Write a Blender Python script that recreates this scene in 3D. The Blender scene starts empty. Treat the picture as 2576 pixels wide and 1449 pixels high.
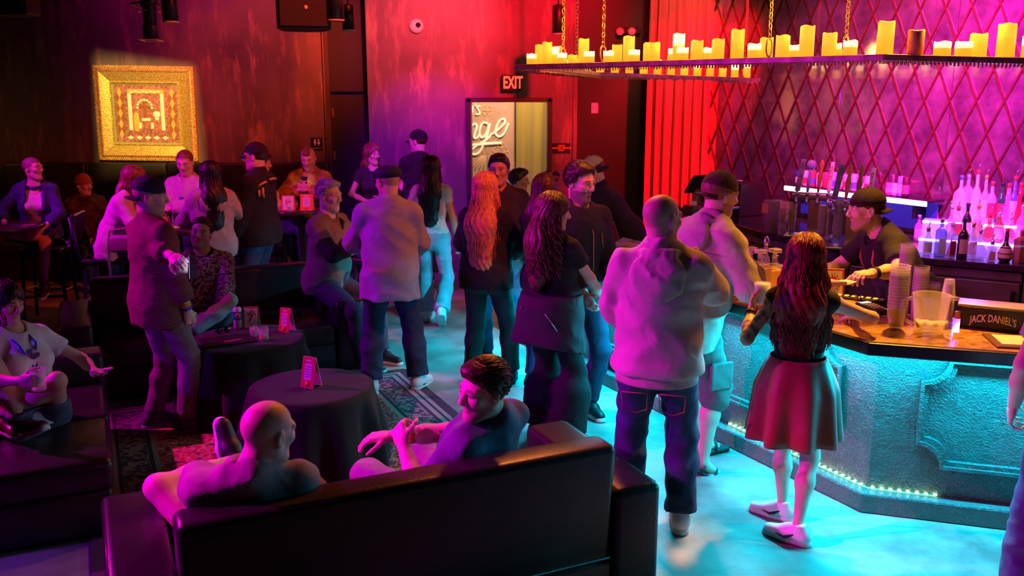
import bpy, bmesh, math, random
import numpy as np
from mathutils import Vector, Matrix
random.seed(7); RNG = np.random.RandomState(5)
S = bpy.context.scene
COL = S.collection
R = math.radians

# ------------------------------------------------------------------ camera, world, exposure
CAM_H, FPX = 2.3, 2300.0
PITCH = math.atan(489.5 / FPX)
cam = bpy.data.cameras.new('camera'); co = bpy.data.objects.new('camera', cam); COL.objects.link(co)
co.location = (0, 0, CAM_H); co.rotation_euler = (math.pi / 2 - PITCH, 0, 0)
cam.sensor_width = 36.0; cam.lens = 36.0 * FPX / 2576.0; cam.clip_start = 0.05; cam.clip_end = 100
cam.dof.use_dof = True; cam.dof.focus_distance = 5.6; cam.dof.aperture_fstop = 2.8
S.camera = co
S.view_settings.view_transform = 'Standard'; S.view_settings.look = 'None'
S.view_settings.gamma = 1.0; S.view_settings.use_curve_mapping = False
S.view_settings.exposure = 0.0
S.cycles.max_bounces = 4; S.cycles.adaptive_threshold = 0.06; S.cycles.light_sampling_threshold = 0.03; S.cycles.diffuse_bounces = 2; S.cycles.glossy_bounces = 3; S.cycles.transmission_bounces = 6; S.cycles.transparent_max_bounces = 6
S.cycles.sample_clamp_indirect = 4.0; S.cycles.caustics_refractive = False; S.cycles.caustics_reflective = False
w = bpy.data.worlds.new('world'); S.world = w; w.use_nodes = True
w.node_tree.nodes['Background'].inputs[0].default_value = (0.10, 0.03, 0.16, 1)
w.node_tree.nodes['Background'].inputs[1].default_value = 0.05

def ground(px, py, z=0.0):
    """a point of the photograph's frame, on the level z -> place in the room"""
    c, s = math.cos(PITCH), math.sin(PITCH); u = (px - 1288) / FPX; v = (724.5 - py) / FPX
    r = (u, c + v * s, -s + v * c); t = (z - CAM_H) / r[2]
    return Vector((r[0] * t, r[1] * t, z))
def depth(px, py, Y):
    c, s = math.cos(PITCH), math.sin(PITCH); u = (px - 1288) / FPX; v = (724.5 - py) / FPX
    r = (u, c + v * s, -s + v * c); t = Y / r[1]
    return Vector((r[0] * t, Y, CAM_H + r[2] * t))

# ------------------------------------------------------------------ lights (stage lights of the room, LED strips of the bar)
def aim(o, tgt):
    o.rotation_euler = (Vector(tgt) - o.location).to_track_quat('-Z', 'Y').to_euler()
def spot(name, loc, tgt, color, power, angle=50, blend=0.6, radius=0.06):
    l = bpy.data.lights.new(name, 'SPOT'); l.color = color; l.energy = power; l.spot_size = R(angle); l.spot_blend = blend; l.shadow_soft_size = radius
    o = bpy.data.objects.new(name, l); COL.objects.link(o); o.location = loc; aim(o, tgt); return o
def area(name, loc, tgt, color, power, sx, sy, rotz=None):
    l = bpy.data.lights.new(name, 'AREA'); l.shape = 'RECTANGLE'; l.size = sx; l.size_y = sy; l.color = color; l.energy = power
    o = bpy.data.objects.new(name, l); COL.objects.link(o); o.location = loc; aim(o, tgt)
    return o
MAG = (1.0, 0.0, 0.72); PUR = (0.95, 0.0, 1.0); RED = (1.0, 0.0, 0.02); VIO = (0.28, 0.0, 1.0); ORG = (1.0, 0.10, 0.01); TEAL = (0.0, 0.54, 0.80); AMB = (1.0, 0.42, 0.05)
# magenta and violet wash over the lounge from the lighting bar along the side wall
spot('lounge_magenta', (-6.3, 6.2, 3.8), (-1.0, 4.9, 0.8), MAG, 1500, 50, 0.7, 0.06)
spot('sofa_magenta', (-5.4, 3.2, 3.9), (-0.7, 3.5, 1.0), MAG, 2000, 22, 0.7, 0.05)
spot('crowd_magenta', (-5.8, 4.4, 4.0), (0.9, 5.2, 1.5), (1, .03, .68), 1000, 24, 0.6, 0.05)
spot('table_magenta', (-6.5, 7.4, 3.7), (-3.4, 9.0, 1.2), PUR, 800, 46, 0.8, 0.06)
spot('rim_violet', (-6.2, 2.6, 2.2), (-1.4, 4.8, 0.5), VIO, 600, 52, 0.8, 0.06)
spot('crowd_violet', (-5.4, 7.2, 3.4), (-0.7, 7.4, 1.1), (.5, 0, 1), 480, 34, 0.7, 0.06)
# red wash
spot('wall_red', (1.3, 8.2, 4.3), (0.2, 11.8, 3.2), RED, 2000, 50, 0.9, 0.08)
spot('curtain_red', (2.3, 9.3, 3.9), (2.05, 11.4, 2.0), RED, 2600, 50, 0.7, 0.06)
spot('curtain_red_top', (1.7, 9.9, 4.4), (2.2, 11.5, 3.2), (1, 0.30, 0.24), 150, 50, 0.8, 0.06)
spot('crowd_red', (1.7, 4.9, 4.4), (-0.1, 7.3, 1.5), (1, .08, .04), 620, 34, 0.8, 0.08)
spot('tables_red', (-0.4, 7.0, 4.4), (-3.4, 10.0, 1.3), (1, 0.05, 0.02), 560, 44, 0.8, 0.08)
# wall washes
spot('wall_violet', (-1.1, 8.3, 3.6), (-1.0, 11.8, 1.2), (.62, 0, 1), 650, 40, 0.9, 0.06)
spot('wall_pink', (-0.6, 8.4, 4.4), (-1.2, 11.8, 3.2), (1, 0.06, 0.10), 1700, 40, 0.9, 0.06)
spot('wall_orange', (-1.2, 9.6, 4.4), (-2.9, 11.8, 2.8), (1, 0.08, 0.01), 1200, 46, 0.9, 0.06)
spot('wall_redbrown', (-3.9, 9.4, 4.4), (-3.9, 11.8, 3.4), (1, 0.0, 0.40), 150, 80, 0.9, 0.06)
# back bar
spot('mirror_magenta', (3.1, 5.4, 4.3), (4.3, 7.75, 2.4), (1.0, 0.0, 0.80), 4600, 50, 0.9, 0.08)
spot('mirror_pink', (2.4, 6.4, 4.3), (3.65, 8.7, 2.6), (1.0, 0.03, 0.34), 3600, 54, 0.9, 0.08)
# warm house light over the sofas; added bar spot stands in for candlelight
spot('house_warm', (0.6, 7.4, 4.3), (-0.3, 3.8, 0.7), (1.0, 0.22, 0.03), 520, 50, 0.8, 0.15)
spot('bar_warm', (2.7, 6.0, 4.3), (2.05, 5.0, 1.0), (1, .36, .03), 1700, 38, 0.8, 0.12)

# ------------------------------------------------------------------ helpers: materials
MATS = {}
def mat(name, col, rough=0.6, metal=0.0, var=0.0, vscale=6.0, bump=0.0, bscale=40.0, emit=None, estr=0.0, trans=0.0, ior=1.45, coat=0.0, sheen=0.0, alpha=1.0, vcol=False, col2=None, detail=4.0, fold=0.0):
    if name in MATS: return MATS[name]
    m = bpy.data.materials.new(name); m.use_nodes = True; nt = m.node_tree; b = nt.nodes['Principled BSDF']
    b.inputs['Base Color'].default_value = (*col, 1); b.inputs['Roughness'].default_value = rough; b.inputs['Metallic'].default_value = metal
    b.inputs['Transmission Weight'].default_value = trans; b.inputs['IOR'].default_value = ior; b.inputs['Coat Weight'].default_value = coat
    b.inputs['Sheen Weight'].default_value = sheen; b.inputs['Alpha'].default_value = alpha
    if emit: b.inputs['Emission Color'].default_value = (*emit, 1); b.inputs['Emission Strength'].default_value = estr
    tc = nt.nodes.new('ShaderNodeTexCoord')
    if vcol:
        at = nt.nodes.new('ShaderNodeAttribute'); at.attribute_name = 'Col'; nt.links.new(at.outputs['Color'], b.inputs['Base Color'])
    elif var or col2:
        n = nt.nodes.new('ShaderNodeTexNoise'); n.inputs['Scale'].default_value = vscale; n.inputs['Detail'].default_value = detail
        nt.links.new(tc.outputs['Object'], n.inputs['Vector'])
        r = nt.nodes.new('ShaderNodeValToRGB'); c2 = col2 or tuple(max(0, c * (1 - var)) for c in col)
        c1 = col if col2 else tuple(min(1, c * (1 + var)) for c in col)
        r.color_ramp.elements[0].color = (*c2, 1); r.color_ramp.elements[1].color = (*c1, 1)
        r.color_ramp.elements[0].position = 0.35; r.color_ramp.elements[1].position = 0.65
        nt.links.new(n.outputs['Fac'], r.inputs['Fac']); nt.links.new(r.outputs['Color'], b.inputs['Base Color'])
    if bump:
        n = nt.nodes.new('ShaderNodeTexNoise'); n.inputs['Scale'].default_value = bscale; n.inputs['Detail'].default_value = 3
        nt.links.new(tc.outputs['Object'], n.inputs['Vector'])
        bp = nt.nodes.new('ShaderNodeBump'); bp.inputs['Strength'].default_value = bump; bp.inputs['Distance'].default_value = 0.01
        nt.links.new(n.outputs['Fac'], bp.inputs['Height']); nt.links.new(bp.outputs['Normal'], b.inputs['Normal'])
        if fold:        # soft creases in the cloth
            n2 = nt.nodes.new('ShaderNodeTexNoise'); n2.noise_type = 'RIDGED_MULTIFRACTAL'; n2.inputs['Scale'].default_value = 7.5; n2.inputs['Detail'].default_value = 1.5; n2.inputs['Distortion'].default_value = 1.2; nt.links.new(tc.outputs['Object'], n2.inputs['Vector'])
            b2 = nt.nodes.new('ShaderNodeBump'); b2.inputs['Strength'].default_value = fold; b2.inputs['Distance'].default_value = 0.018; nt.links.new(n2.outputs['Fac'], b2.inputs['Height']); nt.links.new(b2.outputs['Normal'], bp.inputs['Normal'])
    MATS[name] = m; return m
def emis(name, col, s): return mat(name, col, 0.5, emit=col, estr=s)

# ------------------------------------------------------------------ helpers: objects and meshes
def link(o, parent=None):
    COL.objects.link(o)
    if parent: o.parent = parent
    return o
def tag(o, label=None, cat=None, group=None, kind=None):
    if label: o['label'] = label
    if cat: o['category'] = cat
    if group: o['group'] = group
    if kind: o['kind'] = kind
    return o
def empty(name, loc=(0, 0, 0), rz=0.0, label=None, cat=None, group=None):
    o = bpy.data.objects.new(name, None); o.location = loc; o.rotation_euler = (0, 0, rz); link(o); return tag(o, label, cat, group)
def mobj(name, me, m, parent=None, loc=None, rot=None):
    o = bpy.data.objects.new(name, me)
    if m:
        me.materials.clear()
        for x in (m if isinstance(m, (list, tuple)) else [m]): me.materials.append(x)
    link(o, parent)
    if loc is not None: o.location = loc
    if rot is not None: o.rotation_euler = rot
    return o
def from_bm(bm, name='m', smooth=False):
    bmesh.ops.recalc_face_normals(bm, faces=bm.faces)
    me = bpy.data.meshes.new(name); bm.to_mesh(me); bm.free()
    if smooth: me.polygons.foreach_set('use_smooth', [True] * len(me.polygons))
    return me
def pydata(v, f, smooth=False, name='m'):
    me = bpy.data.meshes.new(name); me.from_pydata([tuple(x) for x in v], [], [tuple(x) for x in f]); me.update()
    if smooth: me.polygons.foreach_set('use_smooth', [True] * len(me.polygons))
    return me
def box(sx, sy, sz, c=(0, 0, 0), bev=0.0, seg=2, smooth=None):
    bm = bmesh.new(); bmesh.ops.create_cube(bm, size=1.0)
    for v in bm.verts: v.co = Vector((v.co.x * sx + c[0], v.co.y * sy + c[1], v.co.z * sz + c[2]))
    if bev: bmesh.ops.bevel(bm, geom=bm.edges[:], offset=bev, segments=seg, profile=0.5, affect='EDGES')
    return from_bm(bm, smooth=(bev > 0.012 if smooth is None else smooth))
def lathe(prof, n=24, caps=True, smooth=True, sx=1.0, sy=1.0):
    """prof: list of (r, z)"""
    v, f = [], []
    for r, z in prof:
        for i in range(n):
            a = 2 * math.pi * i / n; v.append((r * math.cos(a) * sx, r * math.sin(a) * sy, z))
    for j in range(len(prof) - 1):
        for i in range(n): f.append((j * n + i, j * n + (i + 1) % n, (j + 1) * n + (i + 1) % n, (j + 1) * n + i))
    if caps:
        if prof[0][0] > 1e-5: f.append(tuple(range(n - 1, -1, -1)))
        if prof[-1][0] > 1e-5: f.append(tuple(range((len(prof) - 1) * n, len(prof) * n)))
    me = pydata(v, f, smooth)
    return me
def tube(pts, r, n=6, closed=False, smooth=True, rad=None):
    pts = [Vector(p) for p in pts]; v, f = [], []; N = len(pts); up = Vector((0, 0, 1)); prev = None
    for i, p in enumerate(pts):
        a = pts[(i - 1) % N] if (closed or i > 0) else p; b = pts[(i + 1) % N] if (closed or i < N - 1) else p
        t = (b - a).normalized()
        if prev is None:
            x = t.cross(up); x = t.cross(Vector((1, 0, 0))) if x.length < 1e-3 else x
        else: x = prev - t * prev.dot(t)
        x.normalize(); prev = x; y = t.cross(x); rr = rad[i] if rad else r
        for k in range(n):
            an = 2 * math.pi * k / n; v.append(p + (x * math.cos(an) + y * math.sin(an)) * rr)
    for i in range(N if closed else N - 1):
        for k in range(n):
            j = (i + 1) % N; f.append((i * n + k, i * n + (k + 1) % n, j * n + (k + 1) % n, j * n + k))
    if not closed: f.append(tuple(range(n - 1, -1, -1))); f.append(tuple(range((N - 1) * n, N * n)))
    return pydata(v, f, smooth)
def prism(poly, z0, z1, bev=0.0):
    """vertical prism over a plan polygon"""
    bm = bmesh.new(); vs = [bm.verts.new((p[0], p[1], z0)) for p in poly]; f = bm.faces.new(vs)
    ex = bmesh.ops.extrude_face_region(bm, geom=[f])
    for g in ex['geom']:
        if isinstance(g, bmesh.types.BMVert): g.co.z = z1
    if bev: bmesh.ops.bevel(bm, geom=bm.edges[:], offset=bev, segments=2, profile=0.5, affect='EDGES')
    return from_bm(bm)
def join_me(mes):
    """several pieces of ONE part"""
    v, f, o = [], [], 0
    for me in mes:
        v += [tuple(x.co) for x in me.vertices]; f += [tuple(i + o for i in p.vertices) for p in me.polygons]; o = len(v)
    sm = any(p.use_smooth for p in mes[0].polygons)
    return pydata(v, f, sm)
def text_me(s, size, depth=0.0, font_shear=0.0, ax='CENTER', bold=0.0):
    cu = bpy.data.curves.new('txt', 'FONT'); cu.body = s; cu.size = size; cu.align_x = ax; cu.align_y = 'CENTER'; cu.extrude = depth; cu.shear = font_shear; cu.offset = bold
    cu.resolution_u = 3
    o = bpy.data.objects.new('txt', cu); COL.objects.link(o)
    dg = bpy.context.evaluated_depsgraph_get(); me = bpy.data.meshes.new_from_object(o.evaluated_get(dg))
    bpy.data.objects.remove(o); return me
def copy_tree(o, parent=None):
    c = o.copy(); link(c, parent)
    if parent: c.matrix_parent_inverse = o.matrix_parent_inverse.copy()
    for ch in list(o.children): copy_tree(ch, c)
    return c
ORD = ['first', 'second', 'third', 'fourth', 'fifth', 'sixth', 'seventh', 'eighth', 'ninth', 'tenth', 'eleventh', 'twelfth', 'thirteenth', 'fourteenth', 'fifteenth', 'sixteenth', 'seventeenth', 'eighteenth', 'nineteenth', 'twentieth', 'twenty-first', 'twenty-second', 'twenty-third', 'twenty-fourth', 'twenty-fifth', 'twenty-sixth', 'twenty-seventh', 'twenty-eighth']
# ------------------------------------------------------------------ the setting
def wallmat(name, base, dark, streak, rough=0.55):
    """painted and scraped plaster: tall streaks over blotches"""
    m = bpy.data.materials.new(name); m.use_nodes = True; nt = m.node_tree; b = nt.nodes['Principled BSDF']; N = nt.nodes.new; L = nt.links.new
    tc = N('ShaderNodeTexCoord'); mp = N('ShaderNodeMapping'); mp.inputs['Scale'].default_value = (4.5, 4.5, 0.9); L(tc.outputs['Object'], mp.inputs['Vector'])
    n1 = N('ShaderNodeTexNoise'); n1.inputs['Scale'].default_value = 1.6; n1.inputs['Detail'].default_value = 6; n1.inputs['Roughness'].default_value = .65; L(mp.outputs['Vector'], n1.inputs['Vector'])
    n2 = N('ShaderNodeTexNoise'); n2.inputs['Scale'].default_value = 0.9; n2.inputs['Detail'].default_value = 5; L(tc.outputs['Object'], n2.inputs['Vector'])
    r1 = N('ShaderNodeValToRGB'); r1.color_ramp.elements[0].color = (*dark, 1); r1.color_ramp.elements[1].color = (*base, 1); r1.color_ramp.elements[0].position = .35; r1.color_ramp.elements[1].position = .62; L(n2.outputs['Fac'], r1.inputs['Fac'])
    r2 = N('ShaderNodeValToRGB'); r2.color_ramp.elements[0].position = .52; r2.color_ramp.elements[1].position = .72; L(n1.outputs['Fac'], r2.inputs['Fac'])
    mx = N('ShaderNodeMix'); mx.data_type = 'RGBA'; L(r2.outputs['Color'], mx.inputs[0]); L(r1.outputs['Color'], mx.inputs[6]); mx.inputs[7].default_value = (*streak, 1); L(mx.outputs[2], b.inputs['Base Color'])
    b.inputs['Roughness'].default_value = rough
    bp = N('ShaderNodeBump'); bp.inputs['Strength'].default_value = .15; bp.inputs['Distance'].default_value = .02; L(n1.outputs['Fac'], bp.inputs['Height']); L(bp.outputs['Normal'], b.inputs['Normal'])
    return m
M_WALL = wallmat('brown_plaster', (.13, .095, .085), (.05, .04, .045), (.26, .16, .10))
M_WALL2 = wallmat('mauve_plaster', (.20, .15, .17), (.10, .075, .09), (.34, .24, .22))
M_BLACK = mat('black_paint', (.012, .011, .013), .6, bump=.1, bscale=30)
M_MET = mat('black_metal', (.02, .02, .024), .35, .3)
M_TRIM = mat('dark_trim', (.05, .03, .035), .4)

def floor_mat():
    m = bpy.data.materials.new('polished_concrete'); m.use_nodes = True; nt = m.node_tree; b = nt.nodes['Principled BSDF']; N = nt.nodes.new; L = nt.links.new
    tc = N('ShaderNodeTexCoord'); n1 = N('ShaderNodeTexNoise'); n1.inputs['Scale'].default_value = 1.3; n1.inputs['Detail'].default_value = 8; n1.inputs['Roughness'].default_value = .62; L(tc.outputs['Object'], n1.inputs['Vector'])
    r = N('ShaderNodeValToRGB'); r.color_ramp.elements[0].color = (.15, .135, .125, 1); r.color_ramp.elements[1].color = (.46, .43, .39, 1); r.color_ramp.elements[0].position = .36; r.color_ramp.elements[1].position = .66; L(n1.outputs['Fac'], r.inputs['Fac']); L(r.outputs['Color'], b.inputs['Base Color'])
    n2 = N('ShaderNodeTexNoise'); n2.inputs['Scale'].default_value = 4; n2.inputs['Detail'].default_value = 6; L(tc.outputs['Object'], n2.inputs['Vector'])
    mr = N('ShaderNodeMapRange'); mr.inputs[3].default_value = .28; mr.inputs[4].default_value = .55; L(n2.outputs['Fac'], mr.inputs[0]); L(mr.outputs[0], b.inputs['Roughness'])
    bp = N('ShaderNodeBump'); bp.inputs['Strength'].default_value = .05; L(n2.outputs['Fac'], bp.inputs['Height']); L(bp.outputs['Normal'], b.inputs['Normal']); return m
def struct(name, me, m, parent=None):
    o = mobj(name, me, m, parent)
    if not parent: o['kind'] = 'structure'
    return o
WY = 11.8
struct('floor', box(14.3, 18.5, .1, (.2, 7.2, -.05)), floor_mat())
struct('ceiling', box(14.3, 18.5, .1, (.2, 7.2, 4.65)), M_BLACK)
struct('wall_left', box(.12, 18.4, 4.6, (-6.86, 7.2, 2.3)), M_WALL)
struct('wall_right', box(.12, 18.4, 4.6, (7.26, 7.2, 2.3)), M_BLACK)
struct('wall_front', box(14.2, .12, 4.6, (.2, -2.0, 2.3)), M_BLACK)
# back wall with the picture: wide panels butted together
wb = struct('wall_back', box(4.45, .14, 4.6, (-4.59, WY + .11, 2.3)), M_BLACK)
for i, (a, b_) in enumerate(((-6.8, -5.66), (-5.655, -2.37))):
    mobj('wall_panel', box(b_ - a, .04, 4.58, ((a + b_) / 2, WY + .02, 2.3), .004), M_WALL, wb)
mobj('wall_panel', box(4.4, .012, .16, (-4.58, WY - .004, .08), .003), M_BLACK, wb)
# black door to the washrooms with its transom, set back between the walls
d1 = struct('door_1', box(.62, .05, 2.28, (-2.08, WY + .33, 1.14), .006), M_BLACK)
mobj('door_handle', tube([(-1.88, WY + .29, 1.02), (-1.88, WY + .24, 1.02), (-1.98, WY + .24, 1.02)], .011, 8), M_MET, d1)
for z in (.3, 1.5, 2.05): mobj('hinge', box(.02, .012, .11, (-2.33, WY + .30, z), .003), mat('brass', (.8, .5, .2), .3, 1), d1)
struct('trim_1', box(.62, .05, 2.28, (-2.08, WY + .33, 3.46), .006), M_BLACK)
struct('trim_2', box(.03, .36, 4.6, (-2.375, WY + .18, 2.3), .004), M_WALL)
# middle wall with the doorway to the lounge
XM0, XM1, DX0, DX1, DZ = -1.82, .82, -.545, .475, 2.19
wm = struct('wall_back_middle', join_me([box(DX0 - XM0, .36, 4.6, ((DX0 + XM0) / 2, WY + .18, 2.3)), box(XM1 - DX1, .36, 4.6, ((XM1 + DX1) / 2, WY + .18, 2.3)), box(DX1 - DX0, .36, 4.6 - DZ, ((DX0 + DX1) / 2, WY + .18, (4.6 + DZ) / 2))]), M_WALL2)
df = struct('door_2', join_me([box(.06, .40, DZ + .05, (DX0 - .005, WY + .16, (DZ + .05) / 2), .006), box(.06, .40, DZ + .05, (DX1 + .005, WY + .16, (DZ + .05) / 2), .006), box(DX1 - DX0 + .07, .40, .06, ((DX0 + DX1) / 2, WY + .16, DZ + .03), .006)]), M_TRIM)
mobj('strike_plate', box(.008, .03, .10, (DX1 - .03, WY + .1, 1.05)), mat('steel', (.55, .55, .56), .3, 1), df)
# recess between doorway and curtain
struct('wall_recess', box(1.75, .12, 4.6, (1.60, WY + .42, 2.3)), mat('dark_brown_paint', (.009, .006, .007), .5, var=.3, vscale=2, bump=.1, bscale=6))
struct('wall_recess_side', box(.05, .44, 4.6, (.80, WY + .2, 2.3)), M_WALL2)

# mirror wall behind the bar: smoked antique mirror panels under a diamond lattice
MN = Vector((.863, .505, 0)); MD = Vector((.505, -.863, 0)); MK = 7.63
M0 = MN * MK                                  # foot of the normal
def mir(t, z, off=0.0): p = M0 + MD * t - MN * off; return Vector((p.x, p.y, z))
def mirror_mat():
    m = bpy.data.materials.new('antique_mirror'); m.use_nodes = True; nt = m.node_tree; b = nt.nodes['Principled BSDF']; N = nt.nodes.new; L = nt.links.new
    tc = N('ShaderNodeTexCoord'); n1 = N('ShaderNodeTexNoise'); n1.inputs['Scale'].default_value = 3.2; n1.inputs['Detail'].default_value = 7; n1.inputs['Roughness'].default_value = .7; L(tc.outputs['Object'], n1.inputs['Vector'])
    r = N('ShaderNodeValToRGB'); r.color_ramp.elements[0].color = (.16, .13, .14, 1); r.color_ramp.elements[1].color = (.50, .46, .46, 1); r.color_ramp.elements[0].position = .34; r.color_ramp.elements[1].position = .68; L(n1.outputs['Fac'], r.inputs['Fac']); L(r.outputs['Color'], b.inputs['Base Color'])
    mr = N('ShaderNodeMapRange'); mr.inputs[1].default_value = .35; mr.inputs[2].default_value = .7; mr.inputs[3].default_value = .04; mr.inputs[4].default_value = .13; L(n1.outputs['Fac'], mr.inputs[0]); L(mr.outputs[0], b.inputs['Roughness'])
    b.inputs['Metallic'].default_value = .8; return m
M_MIR = mirror_mat()
def along(me_center_t, z, ln, th, ht, off, m, name, parent, tilt=0.0, bev=0.0):
    """a bar lying on the mirror wall, its length tilted in the wall's plane"""
    o = mobj(name, box(ln, th, ht, bev=bev), m, parent); c = mir(me_center_t, z, off)
    o.matrix_world = Matrix.Translation(c) @ Matrix.Rotation(math.atan2(MD.y, MD.x), 4, 'Z') @ Matrix.Rotation(-tilt, 4, 'Y'); return o
def tw(px):  # where a sight line meets the wall, measured along it
    s_ = (px - 1288) / 2351; y = MK / (.863 * s_ + .505); return (Vector((s_ * y, y, 0)) - M0).dot(MD)
wmir = struct('wall_mirror', box(.01, .01, 4.55), M_BLACK); wmir.data = box(6.6, .10, 4.6); wmir.data.materials.append(M_BLACK)
wmir.matrix_world = Matrix.Translation(mir(-5.3, 2.3, -.085)) @ Matrix.Rotation(math.atan2(MD.y, MD.x), 4, 'Z')
bpy.context.view_layer.update()
def keep(o, parent): mw = o.matrix_world.copy(); o.parent = parent; o.matrix_parent_inverse = parent.matrix_world.inverted(); o.matrix_basis = mw; return o
seams = [tw(1800) - .10, tw(1894), tw(2115), tw(2393), tw(2393) + (tw(2393) - tw(2115)) * .98, tw(2393) + 2 * (tw(2393) - tw(2115)) * .98]
for a, b_ in zip(seams[:-1], seams[1:]):
    o = mobj('mirror_panel', box(b_ - a - .006, .03, 4.5, bev=.002), M_MIR); o.matrix_world = Matrix.Translation(mir((a + b_) / 2, 2.3, -.015)) @ Matrix.Rotation(math.atan2(MD.y, MD.x), 4, 'Z'); keep(o, wmir)
M_BAT = mat('lattice_red_brown', (.055, .008, .007), .5, var=.3, vscale=8)
DWD, DHT = .257, .54; node0 = tw(1915); zn = depth(1915, 250, mir(node0, 0).y).z; tanl = DHT / DWD
t_lo, t_hi, z_lo, z_hi = seams[0], seams[-1] - .2, 1.06, 4.4
for sgn in (1, -1):
    k = -40
    while k < 60:
        # line: z - zn = sgn * tanl * (t - node0 - k*DWD)
        c0 = node0 + k * DWD; ta, tb_ = c0 + (z_lo - zn) / (sgn * tanl), c0 + (z_hi - zn) / (sgn * tanl); pa, pb = (ta, z_lo), (tb_, z_hi)
        if pa[0] > pb[0]: pa, pb = pb, pa
        f = lambda t: zn + sgn * tanl * (t - c0)
        if pb[0] > t_lo and pa[0] < t_hi:
            if pa[0] < t_lo: pa = (t_lo, f(t_lo))
            if pb[0] > t_hi: pb = (t_hi, f(t_hi))
            ln = math.hypot(pb[0] - pa[0], pb[1] - pa[1])
            if ln > .15:
                an = math.atan2(pb[1] - pa[1], pb[0] - pa[0])
                o = mobj('lattice_batten', box(ln, .012 + (sgn > 0) * .004, .017), M_BAT); o.matrix_world = Matrix.Translation(mir((pa[0] + pb[0]) / 2, (pa[1] + pb[1]) / 2, .006 + (sgn > 0) * .002)) @ Matrix.Rotation(math.atan2(MD.y, MD.x), 4, 'Z') @ Matrix.Rotation(-an, 4, 'Y'); keep(o, wmir)
        k += 1

# lounge seen through the doorway
struct('wall_lounge', box(5, .1, 3.2, (.3, 14.2, 1.6)), mat('taupe_wall', (.42, .27, .23), .7, var=.08))
struct('wall_lounge_left', box(.1, 2.0, 3.2, (-1.35, 13.15, 1.6)), M_BLACK)
struct('wall_lounge_right', box(.1, 2.0, 3.2, (1.62, 13.25, 1.6)), M_BLACK)
spot('lounge_lamp', (.2, 12.7, 3.4), (-.2, 14.15, 1.9), (1, .62, .34), 520, 85, .9, .1)
M_CREAM = mat('cream_glow_paint', (.95, .86, .74), .5, emit=(1, .8, .6), estr=.25)  # lettering glows slightly: brightness put into the paint, no lamp in it
M_LINE = mat('line_paint', (.66, .40, .26), .6)
def ribbon(pts, wdt, y, m, parent, name, th=.012):
    """flat painted or cut-out stroke standing on a wall that faces the room (x, z points)"""
    P = []; n = len(pts)
    q = []
    for i in range(n - 1):       # Catmull-Rom
        p0, p1, p2, p3 = [Vector((*pts[max(0, min(n - 1, i + d))], 0)) for d in (-1, 0, 1, 2)]
        for t in (0, .25, .5, .75): q.append(0.5 * ((2 * p1) + (p2 - p0) * t + (2 * p0 - 5 * p1 + 4 * p2 - p3) * t * t + (3 * p1 - p0 - 3 * p2 + p3) * t ** 3))
    q.append(Vector((*pts[-1], 0))); return mobj(name, tube([(v.x, y, v.y) for v in q], wdt / 2, 8), m, parent)
sg = empty('lounge_sign', (0, 14.15, 0), 0, 'cream script lettering on the taupe lounge wall seen through the doorway', 'sign')
SK = 14.15 / FPX * 1.02
def sp(x, y): p = depth(x, y, 14.14); return (p.x, p.z)
def stroke(pts, wd): return ribbon([sp(*p) for p in pts], wd, -.012, M_CREAM, sg, 'letter')
stroke([(1166, 372), (1176, 336), (1186, 318), (1195, 312), (1199, 320), (1192, 345), (1200, 347), (1206, 338)], .035)                 # n
stroke([(1227, 311), (1214, 310), (1206, 330), (1210, 346), (1222, 338), (1232, 311), (1222, 350), (1205, 384), (1188, 388), (1184, 380), (1200, 366), (1226, 350), (1238, 335)], .035)  # g
stroke([(1238, 338), (1258, 322), (1270, 308), (1266, 299), (1254, 308), (1246, 332), (1254, 344), (1268, 336), (1279, 310)], .035)  # e
stroke([(1172, 366), (1205, 364), (1240, 361), (1262, 360)], .042)                                                                  # underline
stroke([(1180, 264), (1188, 270), (1186, 285), (1182, 296)], .03); stroke([(1198, 262), (1196, 268)], .026)                           # apostrophe
stroke([(1209, 267), (1200, 270), (1205, 279), (1206, 287), (1196, 288)], .026)                                                      # s
mu = empty('wall_ornament', (0, 14.15, 0), 0, 'thin terracotta wheel and leaf line drawing behind the lounge lettering', 'mural')
def arc(cx, cy, r, a0, a1, n=18): return [sp(cx + r * math.cos(a0 + (a1 - a0) * i / n), cy + r * math.sin(a0 + (a1 - a0) * i / n)) for i in range(n + 1)]
def line(pts, wd=.012): return mobj('painted_line', tube([(a, -.003, b) for a, b in pts], wd / 2, 6), M_LINE, mu)
line(arc(1226, 279, 13, 0, 6.283)); line([sp(1226, 266), sp(1226, 292)]); line([sp(1213, 279), sp(1239, 279)]); line([sp(1226, 292), sp(1226, 450)])
line(arc(1226, 400, 56, -3.1, .35, 26)); line(arc(1226, 400, 42, -3.1, .35, 22))
for i in range(13): a = -3.05 + i * .27; line([sp(1226 + 42 * math.cos(a), 400 + 42 * math.sin(a)), sp(1226 + 56 * math.cos(a), 400 + 56 * math.sin(a))])
line(arc(1254, 384, 14, -3.0, .2)); line(arc(1200, 384, 14, -3.0, .2))
for i in range(4): line([sp(1215 - i * 11, 430), sp(1222 - i * 3, 392)]); line([sp(1240 + i * 8, 378 + i * 4), sp(1272, 420 + i * 12)])
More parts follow.
